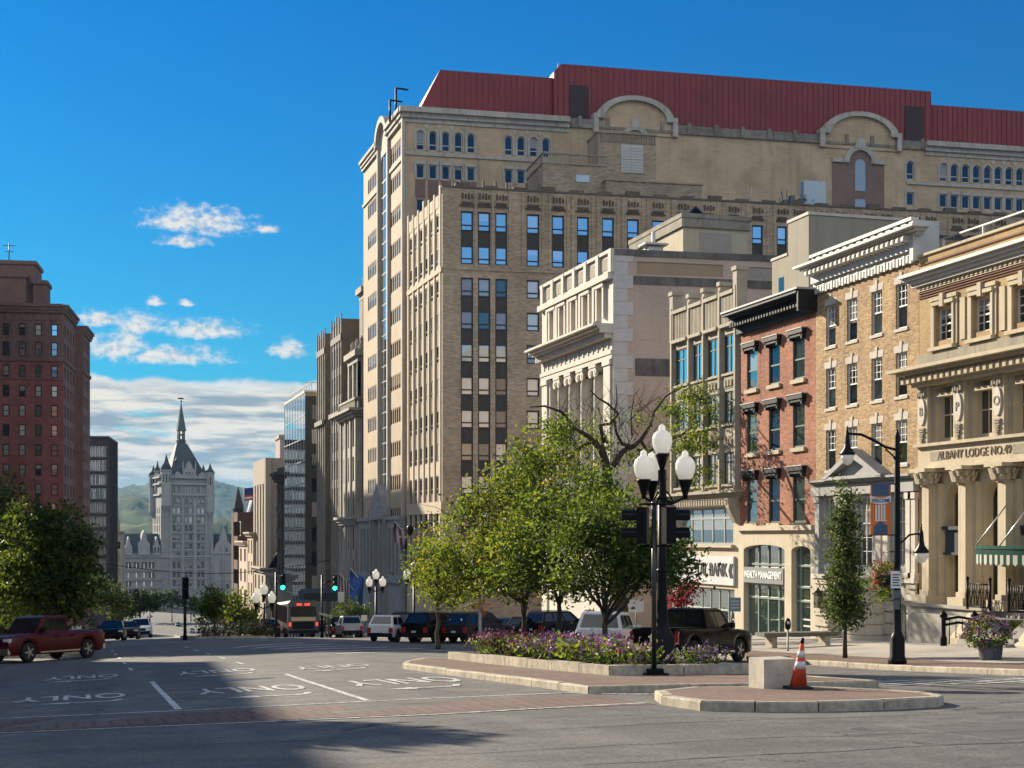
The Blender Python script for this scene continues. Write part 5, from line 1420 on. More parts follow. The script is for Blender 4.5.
def far_right():
    OS = mat('ornate_stone', (.33, .30, .25), .85, .2, 1.2, streak=.4)
    GB = mat('grey_stone_block', (.235, .215, .185), .9, .18, .8, streak=.35)
    # ornate stepped bank tower
    T, FR, FS, W, zt = street_block('ornate_stone_tower', 'ornate grey stone tower stepped back above balustraded cornices beside the red roofed building', 341.5, 357.5, 408, 12)
    strip_wall(T, FS, W, -16, zt, [zt - 4.5 - 4.2 * k for k in range(8)], [1.6 + 3.1 * k for k in range(int((W - 1) / 3.1))], OS, {'b': .1, 'mull': (.5,), 'rails': (.5,)}, BRONZE, (G_DARK, G_GREEN), 1.9, 3.0, .15)
    strip_wall(T, FR, 14, -16, zt, [zt - 4.5 - 4.2 * k for k in range(8)], [1.5, 4.5], OS, {'b': .1, 'mull': (.5,)}, BRONZE, (G_DARK,), 1.6, 3.0, .5)
    box_rest(T, FR, 14, FS, W, -16, zt, OS)
    m = MB()
    for z, e in ((zt, 1.2), (zt - 13, .9)):
        for Fq, w in ((FS, W), (FR, 14)): cornice(m, Fq, 0, w, z - 1.0, z, e, steps=3)
    for Fq, w in ((FS, W), (FR, 14)):
        Fq.box(m, -.4, w + .4, zt + 1.1, zt + 1.35, -.3, .3)
        for k in range(int(w / .7)): Fq.box(m, k * .7, k * .7 + .3, zt, zt + 1.1, -.2, .2)
        for k in range(int(w / 3.4) + 1): Fq.box(m, k * 3.4 - .3, k * 3.4 + .5, -16, zt - 1, -.02, .2)
    m.build('cornice', OS, T)
    y0 = FR.oy + 1.0; up = MB()
    z2 = FS.z(358, 348); z3 = FS.z(362, 280); z4 = FS.z(362, 234)
    for (x, y, w, dpt, za, zb_) in ((X0 + .6, y0 + .5, 12, W - 5, zt - .5, z2), (X0 + 1.4, y0 + .8, 10, W - 9, z2, z3), (X0 + 2.4, y0 + 1, 7, W - 11, z3, z4)):
        up.box(x, x + w, y, y + dpt, za, zb_)
        up.box(x - .8, x + w + .8, y - .8, y + dpt + .8, zb_ - .7, zb_); up.box(x - .4, x + w + .4, y - .4, y + dpt + .4, zb_ - 1.4, zb_ - .7)
        n = max(2, int(dpt / 2.6))
        for k in range(n + 1):
            yy = y + dpt * k / n
            up.box(x - .35, x + .02, yy - .35, yy + .35, za, zb_ - 1.4); up.lathe([(.3, zb_), (.45, zb_ + .4), (.2, zb_ + .9), (.3, zb_ + 1.3), (.02, zb_ + 1.8)], (x + .2, yy, 0), 8)
        for k in range(4): up.box(x + w * k / 3 - .35, x + w * k / 3 + .35, y - .35, y + .02, za, zb_ - 1.4)
    up.build('upper_stage', OS, T)
    for k in range(3): pw = MB(); pw.box(X0 + .57, X0 + .6, y0 + 2.5 + k * 3.2, y0 + 4 + k * 3.2, zt + 2, z2 - 3); pw.build('window', G_DARK, T)
    # two grey slabs with long piers
    for (nm, lb, uf, un, vt) in (('pier_fronted_tower', 'taller grey stone office slab with long vertical piers and crenellated top', 332, 342, 316), ('pier_fronted_tower', 'lower of two grey stone slabs with vertical piers, next to glass building', 317.8, 325.5, 331)):
        T, FR, FS, W, zt = street_block(nm, lb, uf, un, vt, 14)
        n = 4; pit = W / n
        rows = [zt - 6.2 - 3.6 * k for k in range(16)]
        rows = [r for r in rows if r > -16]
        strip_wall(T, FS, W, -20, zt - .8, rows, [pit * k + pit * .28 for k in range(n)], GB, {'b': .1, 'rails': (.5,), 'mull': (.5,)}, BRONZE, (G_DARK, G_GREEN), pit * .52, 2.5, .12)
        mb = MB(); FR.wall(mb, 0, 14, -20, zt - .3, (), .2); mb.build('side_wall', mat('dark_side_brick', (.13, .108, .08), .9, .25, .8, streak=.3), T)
        box_rest(T, FR, 14, FS, W, -20, zt - .3, GB)
        p = MB()
        for k in range(n + 1):
            a = pit * k; FS.box(p, max(0, a - pit * .12), min(W, a + pit * .12), -20, zt + (.4 if k % 2 == 0 else 0), -.02, .14)
        FS.box(p, 0, W, zt - 3.0, zt - 2.2, -.02, .2); FS.box(p, 0, W, zt - 12.6, zt - 12, -.02, .5); FS.box(p, 0, W, -14, -13, -.02, .5)
        p.build('street_pier', GB, T)
    # glass curtain-wall block
    T, FR, FS, W, zt = street_block('glass_office_block', 'glass curtain wall office block reflecting sky, with yellowish side wall', 284.5, 305, 392.5, 16)
    nf = 13; fh = (zt + 22) / nf
    b = MB(); FS.box(b, 0, W, -22, zt, -.3, 0); gp = b.build('curtain_wall', G_MIRROR, T)
    b = MB()
    for k in range(nf + 1): FS.box(b, 0, W, zt - k * fh - .14, zt - k * fh + .02, 0, .05)
    for k in range(int(W / 3) + 1): FS.box(b, k * 3, k * 3 + .1, -22, zt, .0, .04)
    b.build('curtain_mullion', GREY_FRAME, gp)
    b = MB(); FR.wall(b, 0, 18, -22, zt, (), .2); b.build('side_wall', mat('yellow_brick_side', (.36, .29, .13), .9, .15, 1, streak=.3), T)
    each(T, 'window', G_DARK, FR, [(a, c, zt - 3.9 - k * 3.6, zt - 1.8 - k * 3.6, 0, .06) for k in range(12) for a, c in ((1.0, 3.3), (4.6, 5.2))])
    b = MB(); FR.box(b, .02, 3.5, -22, zt - .5, .0, .03); b.build('dark_strip', mat('dark_recess_wall', (.05, .045, .035), .8, .2), T)
    b = MB(); FS.box(b, 0, W, zt + .02, zt + .3, -.4, .1); FR.box(b, 0, 18, zt + .02, zt + .3, -.4, .1)
    for k in range(10): FS.box(b, k * W / 9, k * W / 9 + .08, zt + .3, zt + 1.6, -1.0, -.92)
    FS.box(b, 0, W, zt + 1.55, zt + 1.65, -1.02, -.9); FR.box(b, 0, 18, zt + 1.55, zt + 1.65, -1.02, -.9); b.build('roof_rail', TRIM_WHITE, T)
    box_rest(T, FR, 18, FS, W, -22, zt, GB)
    # dark carved pillar front
    T, FR, FS, W, zt = street_block('dark_carved_building', 'slim dark carved stone building squeezed beside the glass office block', 277, 281.5, 467, 6)
    strip_wall(T, FS, W, -30, zt, [zt - 6 - 4.2 * k for k in range(5)], [1.5, W - 3.5], mat('dark_carved_stone', (.08, .07, .058), .9, .3, 2, streak=.4), {'b': .1}, BRONZE, (G_DARK,), 2, 2.6, .3)
    mb = MB(); FR.wall(mb, 0, 8, -30, zt, (), .2); cornice(mb, FR, 0, 8, zt - 2.4, zt - .8, 1.1, steps=3); cornice(mb, FS, 0, W, zt - 2.4, zt - .8, 1.1, steps=3)
    for k in range(5): FR.box(mb, .3 + k * 1.8, .9 + k * 1.8, -30, zt - 2.5, 0, .5)
    mb.build('side_wall', MATS['dark_carved_stone'], T); box_rest(T, FR, 8, FS, W, -30, zt, MATS['dark_carved_stone'])
    # tan tower with dark glazing
    T, FR, FS, W, zt = street_block('tan_pier_tower', 'square tan tower with broad piers and dark glazing in the gap downhill', 255.5, 267, 458, 12)
    TANP = mat('tan_pier_stone', (.30, .255, .21), .85, .1, .8, streak=.2)
    b = MB()
    for k in range(5):
        a = W * k / 4.25; FS.box(b, a, a + W * .12, -34, zt, -.6, .4)
    FS.box(b, 0, W, zt - 4.5, zt, -.6, .42); FR.box(b, 0, 1.6, -34, zt, -.5, .3); FR.box(b, 8.6, 22, -34, zt, -.5, .3); FR.box(b, 0, 22, zt - 4.8, zt, -.5, .32); FR.box(b, 0, 22, -34, -24, -.5, .28)
    b.build('pier', TANP, T)
    b = MB(); FS.box(b, 0.05, W - .05, -34, zt - 1, -.8, -.25); FR.box(b, 1.6, 8.6, -24, zt - 4.8, -.4, -.1); gp = b.build('glazing', G_DARK, T)
    b = MB()
    for k in range(9): FR.box(b, 1.6, 8.6, -22 + k * 3.8, -21.3 + k * 3.8, -.1, .02)
    for k in (1, 2, 3): FR.box(b, 1.6 + k * 1.75, 1.75 + k * 1.75, -24, zt - 4.8, -.1, .04)
    b.build('glazing_bar', SASH_DARK, gp); box_rest(T, FR, 22, FS, W, -34, zt, TANP)
    # pinkish block rising behind
    T, FR, FS, W, zt = street_block('pinkish_block', 'plain pinkish grey block rising behind the tan pier tower', 275.5, 280, 435.5, 20, X=54)
    PK = mat('pink_grey_render', (.36, .28, .25), .9, .08, .5)
    mb = MB(); FR.wall(mb, 0, 18, -34, zt, (), .2); FS.wall(mb, 0, W, -34, zt, (), .2); FR.box(mb, 0, 18, zt - .8, zt + .2, -.3, .3); FS.box(mb, 0, W, zt - .8, zt + .2, -.3, .3); mb.build('wall', PK, T); box_rest(T, FR, 18, FS, W, -34, zt, PK)
    # brown brick building with a turret and a flag
    T, FR, FS, W, zt = street_block('brown_turreted_building', 'brown brick building with slim corner turret and flagpole at the foot of the street', 231.5, 237.5, 512, 14)
    BB = brick('brown_brick_far', (.10, .055, .042), (.08, .045, .035), (.08, .06, .05), .6, .2, .02, .2)
    strip_wall(T, FS, W, -36, zt, [zt - 5 - 5 * k for k in range(5)], [3 + W * k / 5 for k in range(5)], BB, {'b': .2}, TRIM_WHITE, (G_DARK,), 3.2, 3.0, .4)
    strip_wall(T, FR, 26, -36, zt, [zt - 6.5 - 5.6 * k for k in range(4)], [4.6, 10.2, 15.6], BB, {'b': .25, 'rails': (.5,)}, TRIM_WHITE, (G_BLIND,), 2.2, 3.0, .4)
    box_rest(T, FR, 26, FS, W, -36, zt, BB)
    yq = FS.oy - 4
    b = MB(); b.lathe([(1.1, -36), (1.1, zt + .5), (1.3, zt + .8), (.1, zt + 5.5)], (X0 + 1, yq, 0), 8, sm=False); b.build('turret', mat('turret_slate', (.06, .06, .065), .8, .2), T)
    b = MB(); b.prism([(2.5, zt), (17, zt), (16, zt + 6), (4, zt + 6)], FR.P, -14, -1); b.build('slate_roof', mat('blue_slate', (.12, .16, .19), .7, .15), T)
    fp = MB(); ax, zz = FR.pix(244, 508, -2); fp.tube([FR.P(ax, zt, -2), FR.P(ax, zt + 5.2, -2)], .14, 6); fp.build('flagpole', TRIM_WHITE, T)
    fl = MB(); cols = 10
    for k in range(cols):
        x0, x1 = ax + k * .55, ax + (k + 1) * .55; w = lambda x: .5 * math.sin((x - ax) * 1.3)
        for s in range(7):
            z0 = zt + 5.0 - s * .38 + (x0 - ax) * .12; z1 = zt + 5.0 - s * .38 + (x1 - ax) * .12
            fl.quad(FR.P(x0, z0 - .38, -2 + w(x0)), FR.P(x1, z1 - .38, -2 + w(x1)), FR.P(x1, z1, -2 + w(x1)), FR.P(x0, z0, -2 + w(x0)), 2 if (k < 4 and s < 4) else s % 2)
    fl.build('flag', [mat('flag_red', (.5, .05, .05), .8, 0), mat('flag_white', (.75, .72, .7), .8, 0), mat('flag_blue', (.03, .05, .2), .8, 0)], loc=FR.P(ax, zt + 4, -2), label='small red and white striped flag flying on the brown turreted building', cat='flag')
    # pale low fronts catching the sun
    specs = (('pale_stone_shop', 'low pale pinkish stone shop front catching sun below the brown turreted building', 239, 247, 541, (.52, .42, .34)),
             ('pale_stone_shop', 'tallest of the low pale stone fronts, just uphill of the pinkish shop', 247.5, 253, 532, (.46, .39, .31)),
             ('gabled_stone_house', 'low stone house with pointed dark gable beside the tan pier tower', 254, 268, 568, (.40, .35, .28)),
             ('flat_stone_shop', 'flat roofed grey stone shop front below the glass office block', 269, 279, 575, (.27, .25, .22)))
    for i, (nm, lb, uf, un, vt, col) in enumerate(specs):
        T, FR, FS, W, zt = street_block(nm, lb, uf, un, vt, 12, X=X0 - .8 - .1 * i)
        m_ = mat('low_front_%d' % i, col, .85, .12, 1, streak=.25); zb = gz(22, FR.oy) - 1
        nr = max(1, int((zt - zb - 4) / 4)); n = max(2, int(W / 5))
        strip_wall(T, FS, W, zb, zt, [zt - 4 - 4 * k for k in range(nr)], [W * (k + .3) / n for k in range(n)], m_, {'b': .2}, BRONZE, (G_DARK,), W / n * .4, 2.5, .4)
        mb = MB(); FR.wall(mb, 0, 9, zb, zt, [(2, 3.4, zt - 5, zt - 2.4), (5.5, 7, zt - 5, zt - 2.4)], .4); cornice(mb, FR, 0, 9, zt - .9, zt, .8, steps=3); cornice(mb, FS, 0, W, zt - .9, zt, .8, steps=3)
        mb.build('side_wall', m_, T); box_rest(T, FR, 9, FS, W, zb, zt, m_)
        if i == 2:
            b = MB(); b.prism([(0, zt), (6.5, zt), (3.2, zt + 5.5)], FR.P, -.8, .2); b.build('gable', DARK_TRIM, T)
            b = MB(); b.prism([(1.6, zt + .6), (4.9, zt + .6), (3.25, zt + 3.6)], FR.P, .2, .35); b.build('gable_panel', GREY_STONE, T)
far_right()
# ------------------------------------------------------------------ shady side of the street and the river end
def left_side():
    ang = -6.6; D = (math.sin(R(6.6)), math.cos(R(6.6)))
    r = ray(63.5, 0); t = 284 / r[1]; cx, cy_ = t * r[0], 284.0
    WF = 26
    FR = F(cx - WF * math.cos(R(ang)), cy_ - WF * math.sin(R(ang)), ang); FS = F(cx, cy_, 90 + ang)
    T = thing('brick_hotel_tower', 'tall dark red brick hotel with brown stone top storeys, far across the street', 'building', (cx, cy_, -22))
    BR = brick('dark_red_brick', (.30, .10, .084), (.22, .076, .066), (.19, .115, .095), .5, .16, .015, .18, streak=.1)
    BS = mat('brown_stone_top', (.165, .098, .082), .85, .25, 1.2, streak=.3)
    zt = FR.z(40, 304); zs = FR.z(40, 359.5)
    cols = [(FR.a(u0), FR.a(u1)) for u0, u1 in ((2.5, 9.6), (18.7, 26), (35, 42), (50.8, 58.2))]
    p = cols[1][0] - cols[0][0]; ww = cols[0][1] - cols[0][0]
    cl = [cols[3][0] - p * k for k in range(7)]
    tops = [323.8, 341.8] + [365.4 + 19.68 * k for k in range(10)]
    rows = [(FR.z(40, v + (14.6 if i == 1 else 12.2)), FR.z(40, v)) for i, v in enumerate(tops)]
    hol = [(c, c + ww, z0, z1) for c in cl for z0, z1 in rows]
    mb = MB(); FR.wall(mb, 0, WF, -30, zs, hol, .3); mb.build('wall', BR, T)
    mb = MB(); FR.wall(mb, 0, WF, zs, zt, hol, .3); cornice(mb, FR, 0, WF, zt - 1.6, zt, .9, steps=3, ret=False); FR.box(mb, 0, WF, zs - .3, zs + .3, -.02, .3)
    for c in cl: FR.box(mb, c - (p - ww) * .7, c - (p - ww) * .3, zs, zt - 3.2, -.02, .2)
    for k in range(20): FR.box(mb, .3 + k * 1.3, 1.0 + k * 1.3, zt - 3.0, zt - 1.9, -.02, .22 - .1 * (k % 2))
    for z0, z1 in rows[3:4]: FR.box(mb, 0, WF, z1 + 1.0, z1 + 1.25, -.02, .15)
    mb.build('stone_top', BS, T)
    for h in hol: window(FR, T, h[0], h[2], ww, h[3] - h[2], {'b': .2, 'rails': (.5,), 't': .12}, SASH_DARK, rnd.choice((G_GREEN, G_BLIND, G_DARK, G_MIRROR)) if h[2] > zs - 4 else rnd.choice((G_BLIND, G_GREEN, G_DARK)), .2)
    w1 = FS.a(75)
    def side(Fq, w, ztop, nm):
        n = 4; pq = w / n
        hl = [(pq * (k + .25), pq * (k + .75), z0, z1) for k in range(n) for z0, z1 in rows if z1 < ztop - 2]
        m = MB(); Fq.wall(m, 0, w, -30, ztop, hl, .4); cornice(m, Fq, 0, w, ztop - 1.6, ztop, .9, steps=3, ret=False); Fq.box(m, 0, w, zs - .3, zs + .3, -.02, .3)
        m.build(nm, BS, T)
        for h in hl: window(Fq, T, h[0], h[2], h[1] - h[0], h[3] - h[2], {'b': .25, 'mull': (.5,)}, SASH_DARK, G_BROWN, .3)
    side(FS, w1, zt, 'street_wall')
    p1 = FS.P(w1, 0); F2 = F(p1[0] + D[0] * 1 + 1.4 * D[1], p1[1] + D[1] * 1 - 1.4 * D[0], 90 + ang)
    w2 = F2.a(90.0); z2 = F2.z(80, 322)
    side(F2, w2, z2, 'street_wing')
    m = MB(); Fw = F(F2.ox - 8 * math.cos(R(ang)), F2.oy - 8 * math.sin(R(ang)), ang); Fw.wall(m, 0, 8, -30, z2, (), .2); m.build('wing_wall', BS, T)
    m = MB(); m.quad(FR.P(0, zt - .5), FR.P(WF, zt - .5), FS.P(w1, zt - .5), FR.P(0, zt - .5, -w1)); m.quad(F2.P(0, z2 - .5), F2.P(w2, z2 - .5), F2.P(w2, z2 - .5, -20), F2.P(0, z2 - .5, -20))
    m.quad(FR.P(0, -30), FR.P(0, -30, -w1), FR.P(0, zt, -w1), FR.P(0, zt)); m.build('roof', ROOF_TAR, T)
    b = MB()
    def rb(u0, u1, v, d, dep):
        FR.box(b, FR.a(u0, -d), FR.a(u1, -d), zt - .6, FR.z(30, v, -d), -d - dep, -d); FR.box(b, FR.a(u0, -d) - .3, FR.a(u1, -d) + .3, FR.z(30, v, -d) - .5, FR.z(30, v, -d) + .2, -d - dep - .3, -d + .3)
    rb(-60, 26, 275, 5, 12); rb(-60, 35, 262, 7, 9); rb(33, 46, 281, 6, 6)
    b.build('roof_house', BS, T)
    b = MB(); a, z = FR.pix(9, 262, -8); zz = FR.z(9, 243, -8); b.tube([FR.P(a, z - 1, -8), FR.P(a, zz, -8)], .1, 5)
    for q, l in ((.5, 1.2), (1.6, .8)): b.tube([FR.P(a - l, zz - q, -8), FR.P(a + l, zz - q, -8)], .06, 5)
    b.build('antenna', BLACK_METAL, T)
    # dark office block beyond it
    r = ray(108, 0); t = 424 / r[1]; cx, cy_ = t * r[0], 424.0; WF = 22; FR = F(cx - WF * math.cos(R(ang)), cy_ - WF * math.sin(R(ang)), ang); FS = F(cx, cy_, 90 + ang)
    T = thing('dark_office_block', 'dark brown office block with bright ribbon windows, just beyond the red brick hotel', 'building', (cx, cy_, -32))
    zt = FR.z(105, 438); DK = mat('dark_brown_cladding', (.036, .027, .026), .7, .15, 1)
    a0, a1 = FR.a(70), FR.a(107.6)
    vs = [446.6 + 14.05 * k for k in range(11)]
    hol = [(1.2, FR.a(107.2) - .2, FR.z(100, v + 10.2), FR.z(100, v)) for v in vs]
    mb = MB(); FR.wall(mb, 0, WF, -38, zt, hol, .5); mb.build('wall', DK, T)
    wl = hol[0][1] - hol[0][0]; n = round(wl / (FR.a(98) - FR.a(94.3)))
    for i, h in enumerate(hol):
        pp = wl / n
        for k in range(n): window(FR, T, h[0] + pp * k + .05, h[2] + .05, pp - .1, h[3] - h[2] - .1, {'b': .15}, SASH_DARK, (G_BLIND if i < 6 else G_GREEN), .3)
    w2 = FS.a(117); mb = MB(); FS.wall(mb, 0, w2, -38, zt, (), .3)
    for k in range(6): FS.box(mb, k * w2 / 5.5, k * w2 / 5.5 + .8, -38, zt, 0, .4)
    FR.box(mb, 0, WF, zt, zt + .5, -1, .3); FS.box(mb, 0, w2, zt, zt + .5, -1, .3); mb.build('street_wall', DK, T); box_rest(T, FR, WF, FS, w2, -38, zt, DK) if False else None
    mb = MB(); mb.quad(FR.P(0, zt), FR.P(WF, zt), FS.P(w2, zt), FR.P(0, zt, -w2)); mb.quad(FR.P(0, -38), FR.P(0, -38, -w2), FR.P(0, zt, -w2), FR.P(0, zt)); mb.build('roof', ROOF_TAR, T)
    # small pale corner building at the bottom
    r = ray(122.3, 0); t = 520 / r[1]; cx, cy_ = t * r[0], 520.; FR = F(cx - 12, cy_ + 1, -5); T = thing('pale_corner_building', 'narrow pale stone building wedged between dark office block and castle-like tower', 'building', (cx, cy_, -33))
    zt = FR.z(120, 531); ps = mat('pale_corner_stone', (.34, .29, .22), .85, .15, 1, streak=.2)
    mb = MB(); FR.wall(mb, 0, 12, -36, zt, [(a, a + 1.2, z, z + 2.4) for a in (8, 10.2) for z in (zt - 6, zt - 10.5, zt - 15, zt - 20)], .4); cornice(mb, FR, 0, 12, zt - 1, zt, 1, steps=3)
    FR.box(mb, 6, 11, zt, zt + 4, -6, -2); mb.quad(FR.P(12, -36), FR.P(12, -36, -14), FR.P(12, zt, -14), FR.P(12, zt)); mb.build('wall', ps, T)
    each(T, 'window', G_DARK, FR, [(a, a + 1.2, z, z + 2.4, -.4, -.3) for a in (8, 10.2) for z in (zt - 6, zt - 10.5, zt - 15, zt - 20)])
left_side()

def castle_tower():
    Y0 = 700; AN = 8
    r = ray(161, 0); t = Y0 / r[1]; ox, oy = t * r[0], float(Y0)
    FR = F(ox, oy, AN); W = FR.a(213.4); FL = F(ox - 20 * math.cos(R(AN - 90)), oy - 20 * math.sin(R(AN - 90)), AN - 90); WL = 20
    T = thing('castle_tower_building', 'grey Flemish Gothic stone tower with steep slate roof and slender spire closing the street', 'building', (ox + W / 2, oy, -33))
    ST = mat('tower_stone', (.27, .262, .245), .9, .16, .5, streak=.25); PT = mat('tower_trim', (.34, .33, .305), .9, .1, .5)
    SL = mat('tower_slate', (.052, .066, .072), .7, .18, .8)
    z = lambda v: FR.z(187, v); zt = z(477)
    cols = [(172.6, 180.4), (184.8, 192.4), (197.2, 204.4)]
    rows = [(v, v + h) for v, h in ((507.6, 6), (516.3, 7.2), (525.2, 6.5), (534, 6.5), (543.2, 6), (552, 6), (561.8, 7), (571.6, 6), (580.5, 6))]
    hol = []; arch = []
    for u0, u1 in cols:
        a0, a1 = FR.a(u0), FR.a(u1); m = (a0 + a1) / 2
        for v0, v1 in rows:
            for b0, b1 in ((a0, m - .25), (m + .25, a1)): hol.append((b0, b1, z(v1), z(v0)))
        for b0, b1 in ((a0, m - .2), (m + .2, a1)): arch.append((b0, b1, z(504.5), z(498.5), 'arch'))
    top = []
    for u0, u1 in cols:
        a0, a1 = FR.a(u0), FR.a(u1)
        for k in range(3): top.append((a0 + (a1 - a0) * (k + .12) / 3, a0 + (a1 - a0) * (k + .88) / 3, z(492.6), z(486.6)))
    mb = MB(); FR.wall(mb, 0, W, -36, zt, hol + arch + top, .8); mb.build('tower_wall', ST, T)
    for h in hol: window(FR, T, h[0], h[2], h[1] - h[0], h[3] - h[2], {'b': .18, 'rails': (.5,)}, PT, G_DARK if h[2] < 4 else rnd.choice((G_DARK, G_BLIND, G_BLIND)), .4)
    for h in arch: window(FR, T, h[0], h[2], h[1] - h[0], h[3] - h[2], {'b': .15, 'arch': 1}, PT, G_DARK, .4)
    each(T, 'window', G_DARK, FR, [h[:4] + (-.8, -.5) for h in top])
    hl = [(a, a + 1.5, z(v1), z(v0)) for a in (3, 7, 11, 15.5) for v0, v1 in rows[:6]]
    mb = MB(); FL.wall(mb, 0, WL, -36, zt, hl, .6); mb.quad(FR.P(W, -36), FR.P(W, -36, -20), FR.P(W, zt, -20), FR.P(W, zt)); mb.quad(FR.P(0, -36, -20), FR.P(W, -36, -20), FR.P(W, zt, -20), FR.P(0, zt, -20)); mb.build('side_wall', ST, T)
    each(T, 'window', G_DARK, FL, [h + (-.6, -.4) for h in hl])
    m = MB()
    for v, e in ((494.8, .8), (484, .9), (477.5, 1.1), (556.5, .6)):
        for Fq, w in ((FR, W), (FL, WL)): Fq.box(m, -.3, w + .3, z(v) - .4, z(v) + .4, -.3, e)
    for u0, u1 in cols:
        a0, a1 = FR.a(u0), FR.a(u1); c = (a0 + a1) / 2; hw = (a1 - a0) / 2 + .5
        for k in range(8):
            t0, t1 = math.pi * k / 8, math.pi * (k + 1) / 8; f = lambda q, e: (c + hw * e * math.cos(q), z(501) + 2.8 * e * math.sin(q))
            m.prism([f(t0, 1), f(t0, 1.25), f(t1, 1.25), f(t1, 1)], FR.P, 0, .5)
        FR.box(m, a0 - 1.1, a0 - .5, z(590), z(501), 0, .5); FR.box(m, a1 + .5, a1 + 1.1, z(590), z(501), 0, .5)
        for v0, v1 in rows: FR.box(m, a0 - .5, a1 + .5, z(v1) - .6, z(v1) - .1, 0, .35)
    for k in range(16):
        a = k * W / 15.5
        FR.box(m, a, a + .9, zt, zt + 1.1, -.6, .5)
    for k in range(11): FL.box(m, k * 1.85, k * 1.85 + .9, zt, zt + 1.1, -.6, .5)
    for a in (FR.a(173.5), FR.a(198)): m.prism([(a, zt), (a + 4, zt), (a + 3.4, zt + 1.4), (a + 2, zt + 2.6), (a + .6, zt + 1.4)], FR.P, -.8, .3)
    m.build('stone_trim', PT, T)
    # corner turrets
    P = FR.P
    for (c, r_, vb, vm, vt) in ((P(2.4, 0, 0), 2.5, 506, 472, 454.5), (P(W - 1.6, 0, 0), 2.0, 512, 474, 462.5), (FL.P(1.5, 0, 0), 2.0, 512, 476, 464), (FL.P(9, 0, -.5), 1.3, 490, 472, 460), (P(W - .5, 0, -19), 2.0, 512, 474, 462)):
        b = MB(); b.lathe([(.5, z(vb) - 2.5), (r_, z(vb)), (r_, z(vm)), (r_ + .35, z(vm) + .3), (r_ + .35, z(vm) + .9)], (c[0], c[1], 0), 12, sm=False); tu = b.build('turret', PT, T)
        b = MB(); b.lathe([(r_ + .3, z(vm) + .9), (r_ * .5, z(vm) + (z(vt) - z(vm)) * .5), (.08, z(vt))], (c[0], c[1], 0), 12); b.build('turret_cone', SL, tu)
        b = MB()
        for k in range(12):
            t_ = k * math.pi / 6; b.box(-.22, .22, -.1, .1, z(vm) - 5, z(vm) - 1.2, T=lambda x, y, zz: (c[0] + (r_ + .02) * math.cos(t_) - x * math.sin(t_), c[1] + (r_ + .02) * math.sin(t_) + x * math.cos(t_), zz))
        b.build('window', G_DARK, tu)
    # main roof, dormer, lantern and spire
    b = MB(); a0, a1 = FR.a(170), FR.a(208.5); b0, b1 = FR.a(180.5), FR.a(190.8); zr, z1 = zt - .5, z(442.5)
    lo = [P(a0, zr, -1.5), P(a1, zr, -1.5), P(a1, zr, -18.5), P(a0, zr, -18.5)]; md = [P(b0, z1, -8), P(b1, z1, -8), P(b1, z1, -12), P(b0, z1, -12)]
    ml = [Vector(p) * .55 + Vector(q) * .45 + Vector((0, 0, -.1)) for p, q in zip(lo, md)]
    for A, B in ((lo, ml), (ml, md)):
        for k in range(4): j = (k + 1) % 4; b.quad(A[k], A[j], B[j], B[k])
    b.quad(*md); rf = b.build('roof', SL, T)
    b = MB(); c0 = (FR.a(184) + FR.a(194.5)) / 2; hw = 2.6
    b.prism([(c0 - hw, zt - 1), (c0 + hw, zt - 1), (c0 + hw, z(470)), (c0 + hw * .55, z(468)), (c0 + hw * .4, z(464.5)), (c0, z(461)), (c0 - hw * .4, z(464.5)), (c0 - hw * .55, z(468)), (c0 - hw, z(470))], P, -4, .2)
    for k in (-1, 1): b.lathe([(.4, zt), (.4, z(467)), (.05, z(460))], P(c0 + k * (hw + .3), 0, .1), 6)
    dm = b.build('dormer', PT, T)
    b = MB()
    for k in (-1, 0, 1): FR.box(b, c0 + k * 1.4 - .4, c0 + k * 1.4 + .4, z(479), z(472), .2, .26)
    b.build('window', G_DARK, dm)
    for u in (178, 197): b = MB(); a = FR.a(u); b.prism([(a - .8, z(461)), (a + .8, z(461)), (a, z(457))], P, -6, -3.2); b.build('dormer', SL, T)
    c = P((b0 + b1) / 2, 0, -10)
    b = MB(); b.lathe([(2.1, z1), (2.2, z(439)), (1.5, z(438))], (c[0], c[1], 0), 8, sm=False)
    for k in range(6): t_ = k * math.pi / 3; b.tube([(c[0] + 1.5 * math.cos(t_), c[1] + 1.5 * math.sin(t_), z(439)), (c[0] + 1.5 * math.cos(t_), c[1] + 1.5 * math.sin(t_), z(429))], .32, 5)
    b.lathe([(1.7, z(434.2)), (1.7, z(433))], (c[0], c[1], 0), 8); ln_ = b.build('lantern', SL, T)
    b = MB(); b.lathe([(2.5, z(429.5)), (2.2, z(427.5)), (1.4, z(418)), (.12, z(401))], (c[0], c[1], 0), 8, sm=False); b.build('spire', mat('spire_copper', (.075, .10, .095), .7, .15, 1), ln_)
    b = MB(); b.tube([(c[0], c[1], z(402)), (c[0], c[1], z(394.5))], .15, 5); b.lathe([(.05, -.6), (.6, 0), (.05, .6)], (c[0], c[1], z(399.5)), 8); b.box(c[0] - 1.5, c[0] + 1.2, c[1] - .1, c[1] + .1, z(397.5), z(396)); b.build('weather_vane', BRONZE, ln_)
    # wings
    FW = F(FR.P(FR.a(123.5), 0)[0], FR.P(FR.a(123.5), 0)[1], AN); WW = FW.a(161.5); ze, zr = FW.z(140, 553), FW.z(140, 533.5)
    cw = [(126, 131), (133.8, 139.2), (141.6, 146.8), (149, 154.6)]
    hol = [(FW.a(u0), FW.a(u1), FW.z(140, v1), FW.z(140, v0)) for u0, u1 in cw for v0, v1 in ((562, 568.5), (572.5, 578), (581.5, 586.5), (589.5, 594))]
    mb = MB(); FW.wall(mb, 0, WW, -36, ze, hol, .6); mb.quad(FW.P(0, -36), FW.P(0, -36, -16), FW.P(0, ze, -16), FW.P(0, ze)); 
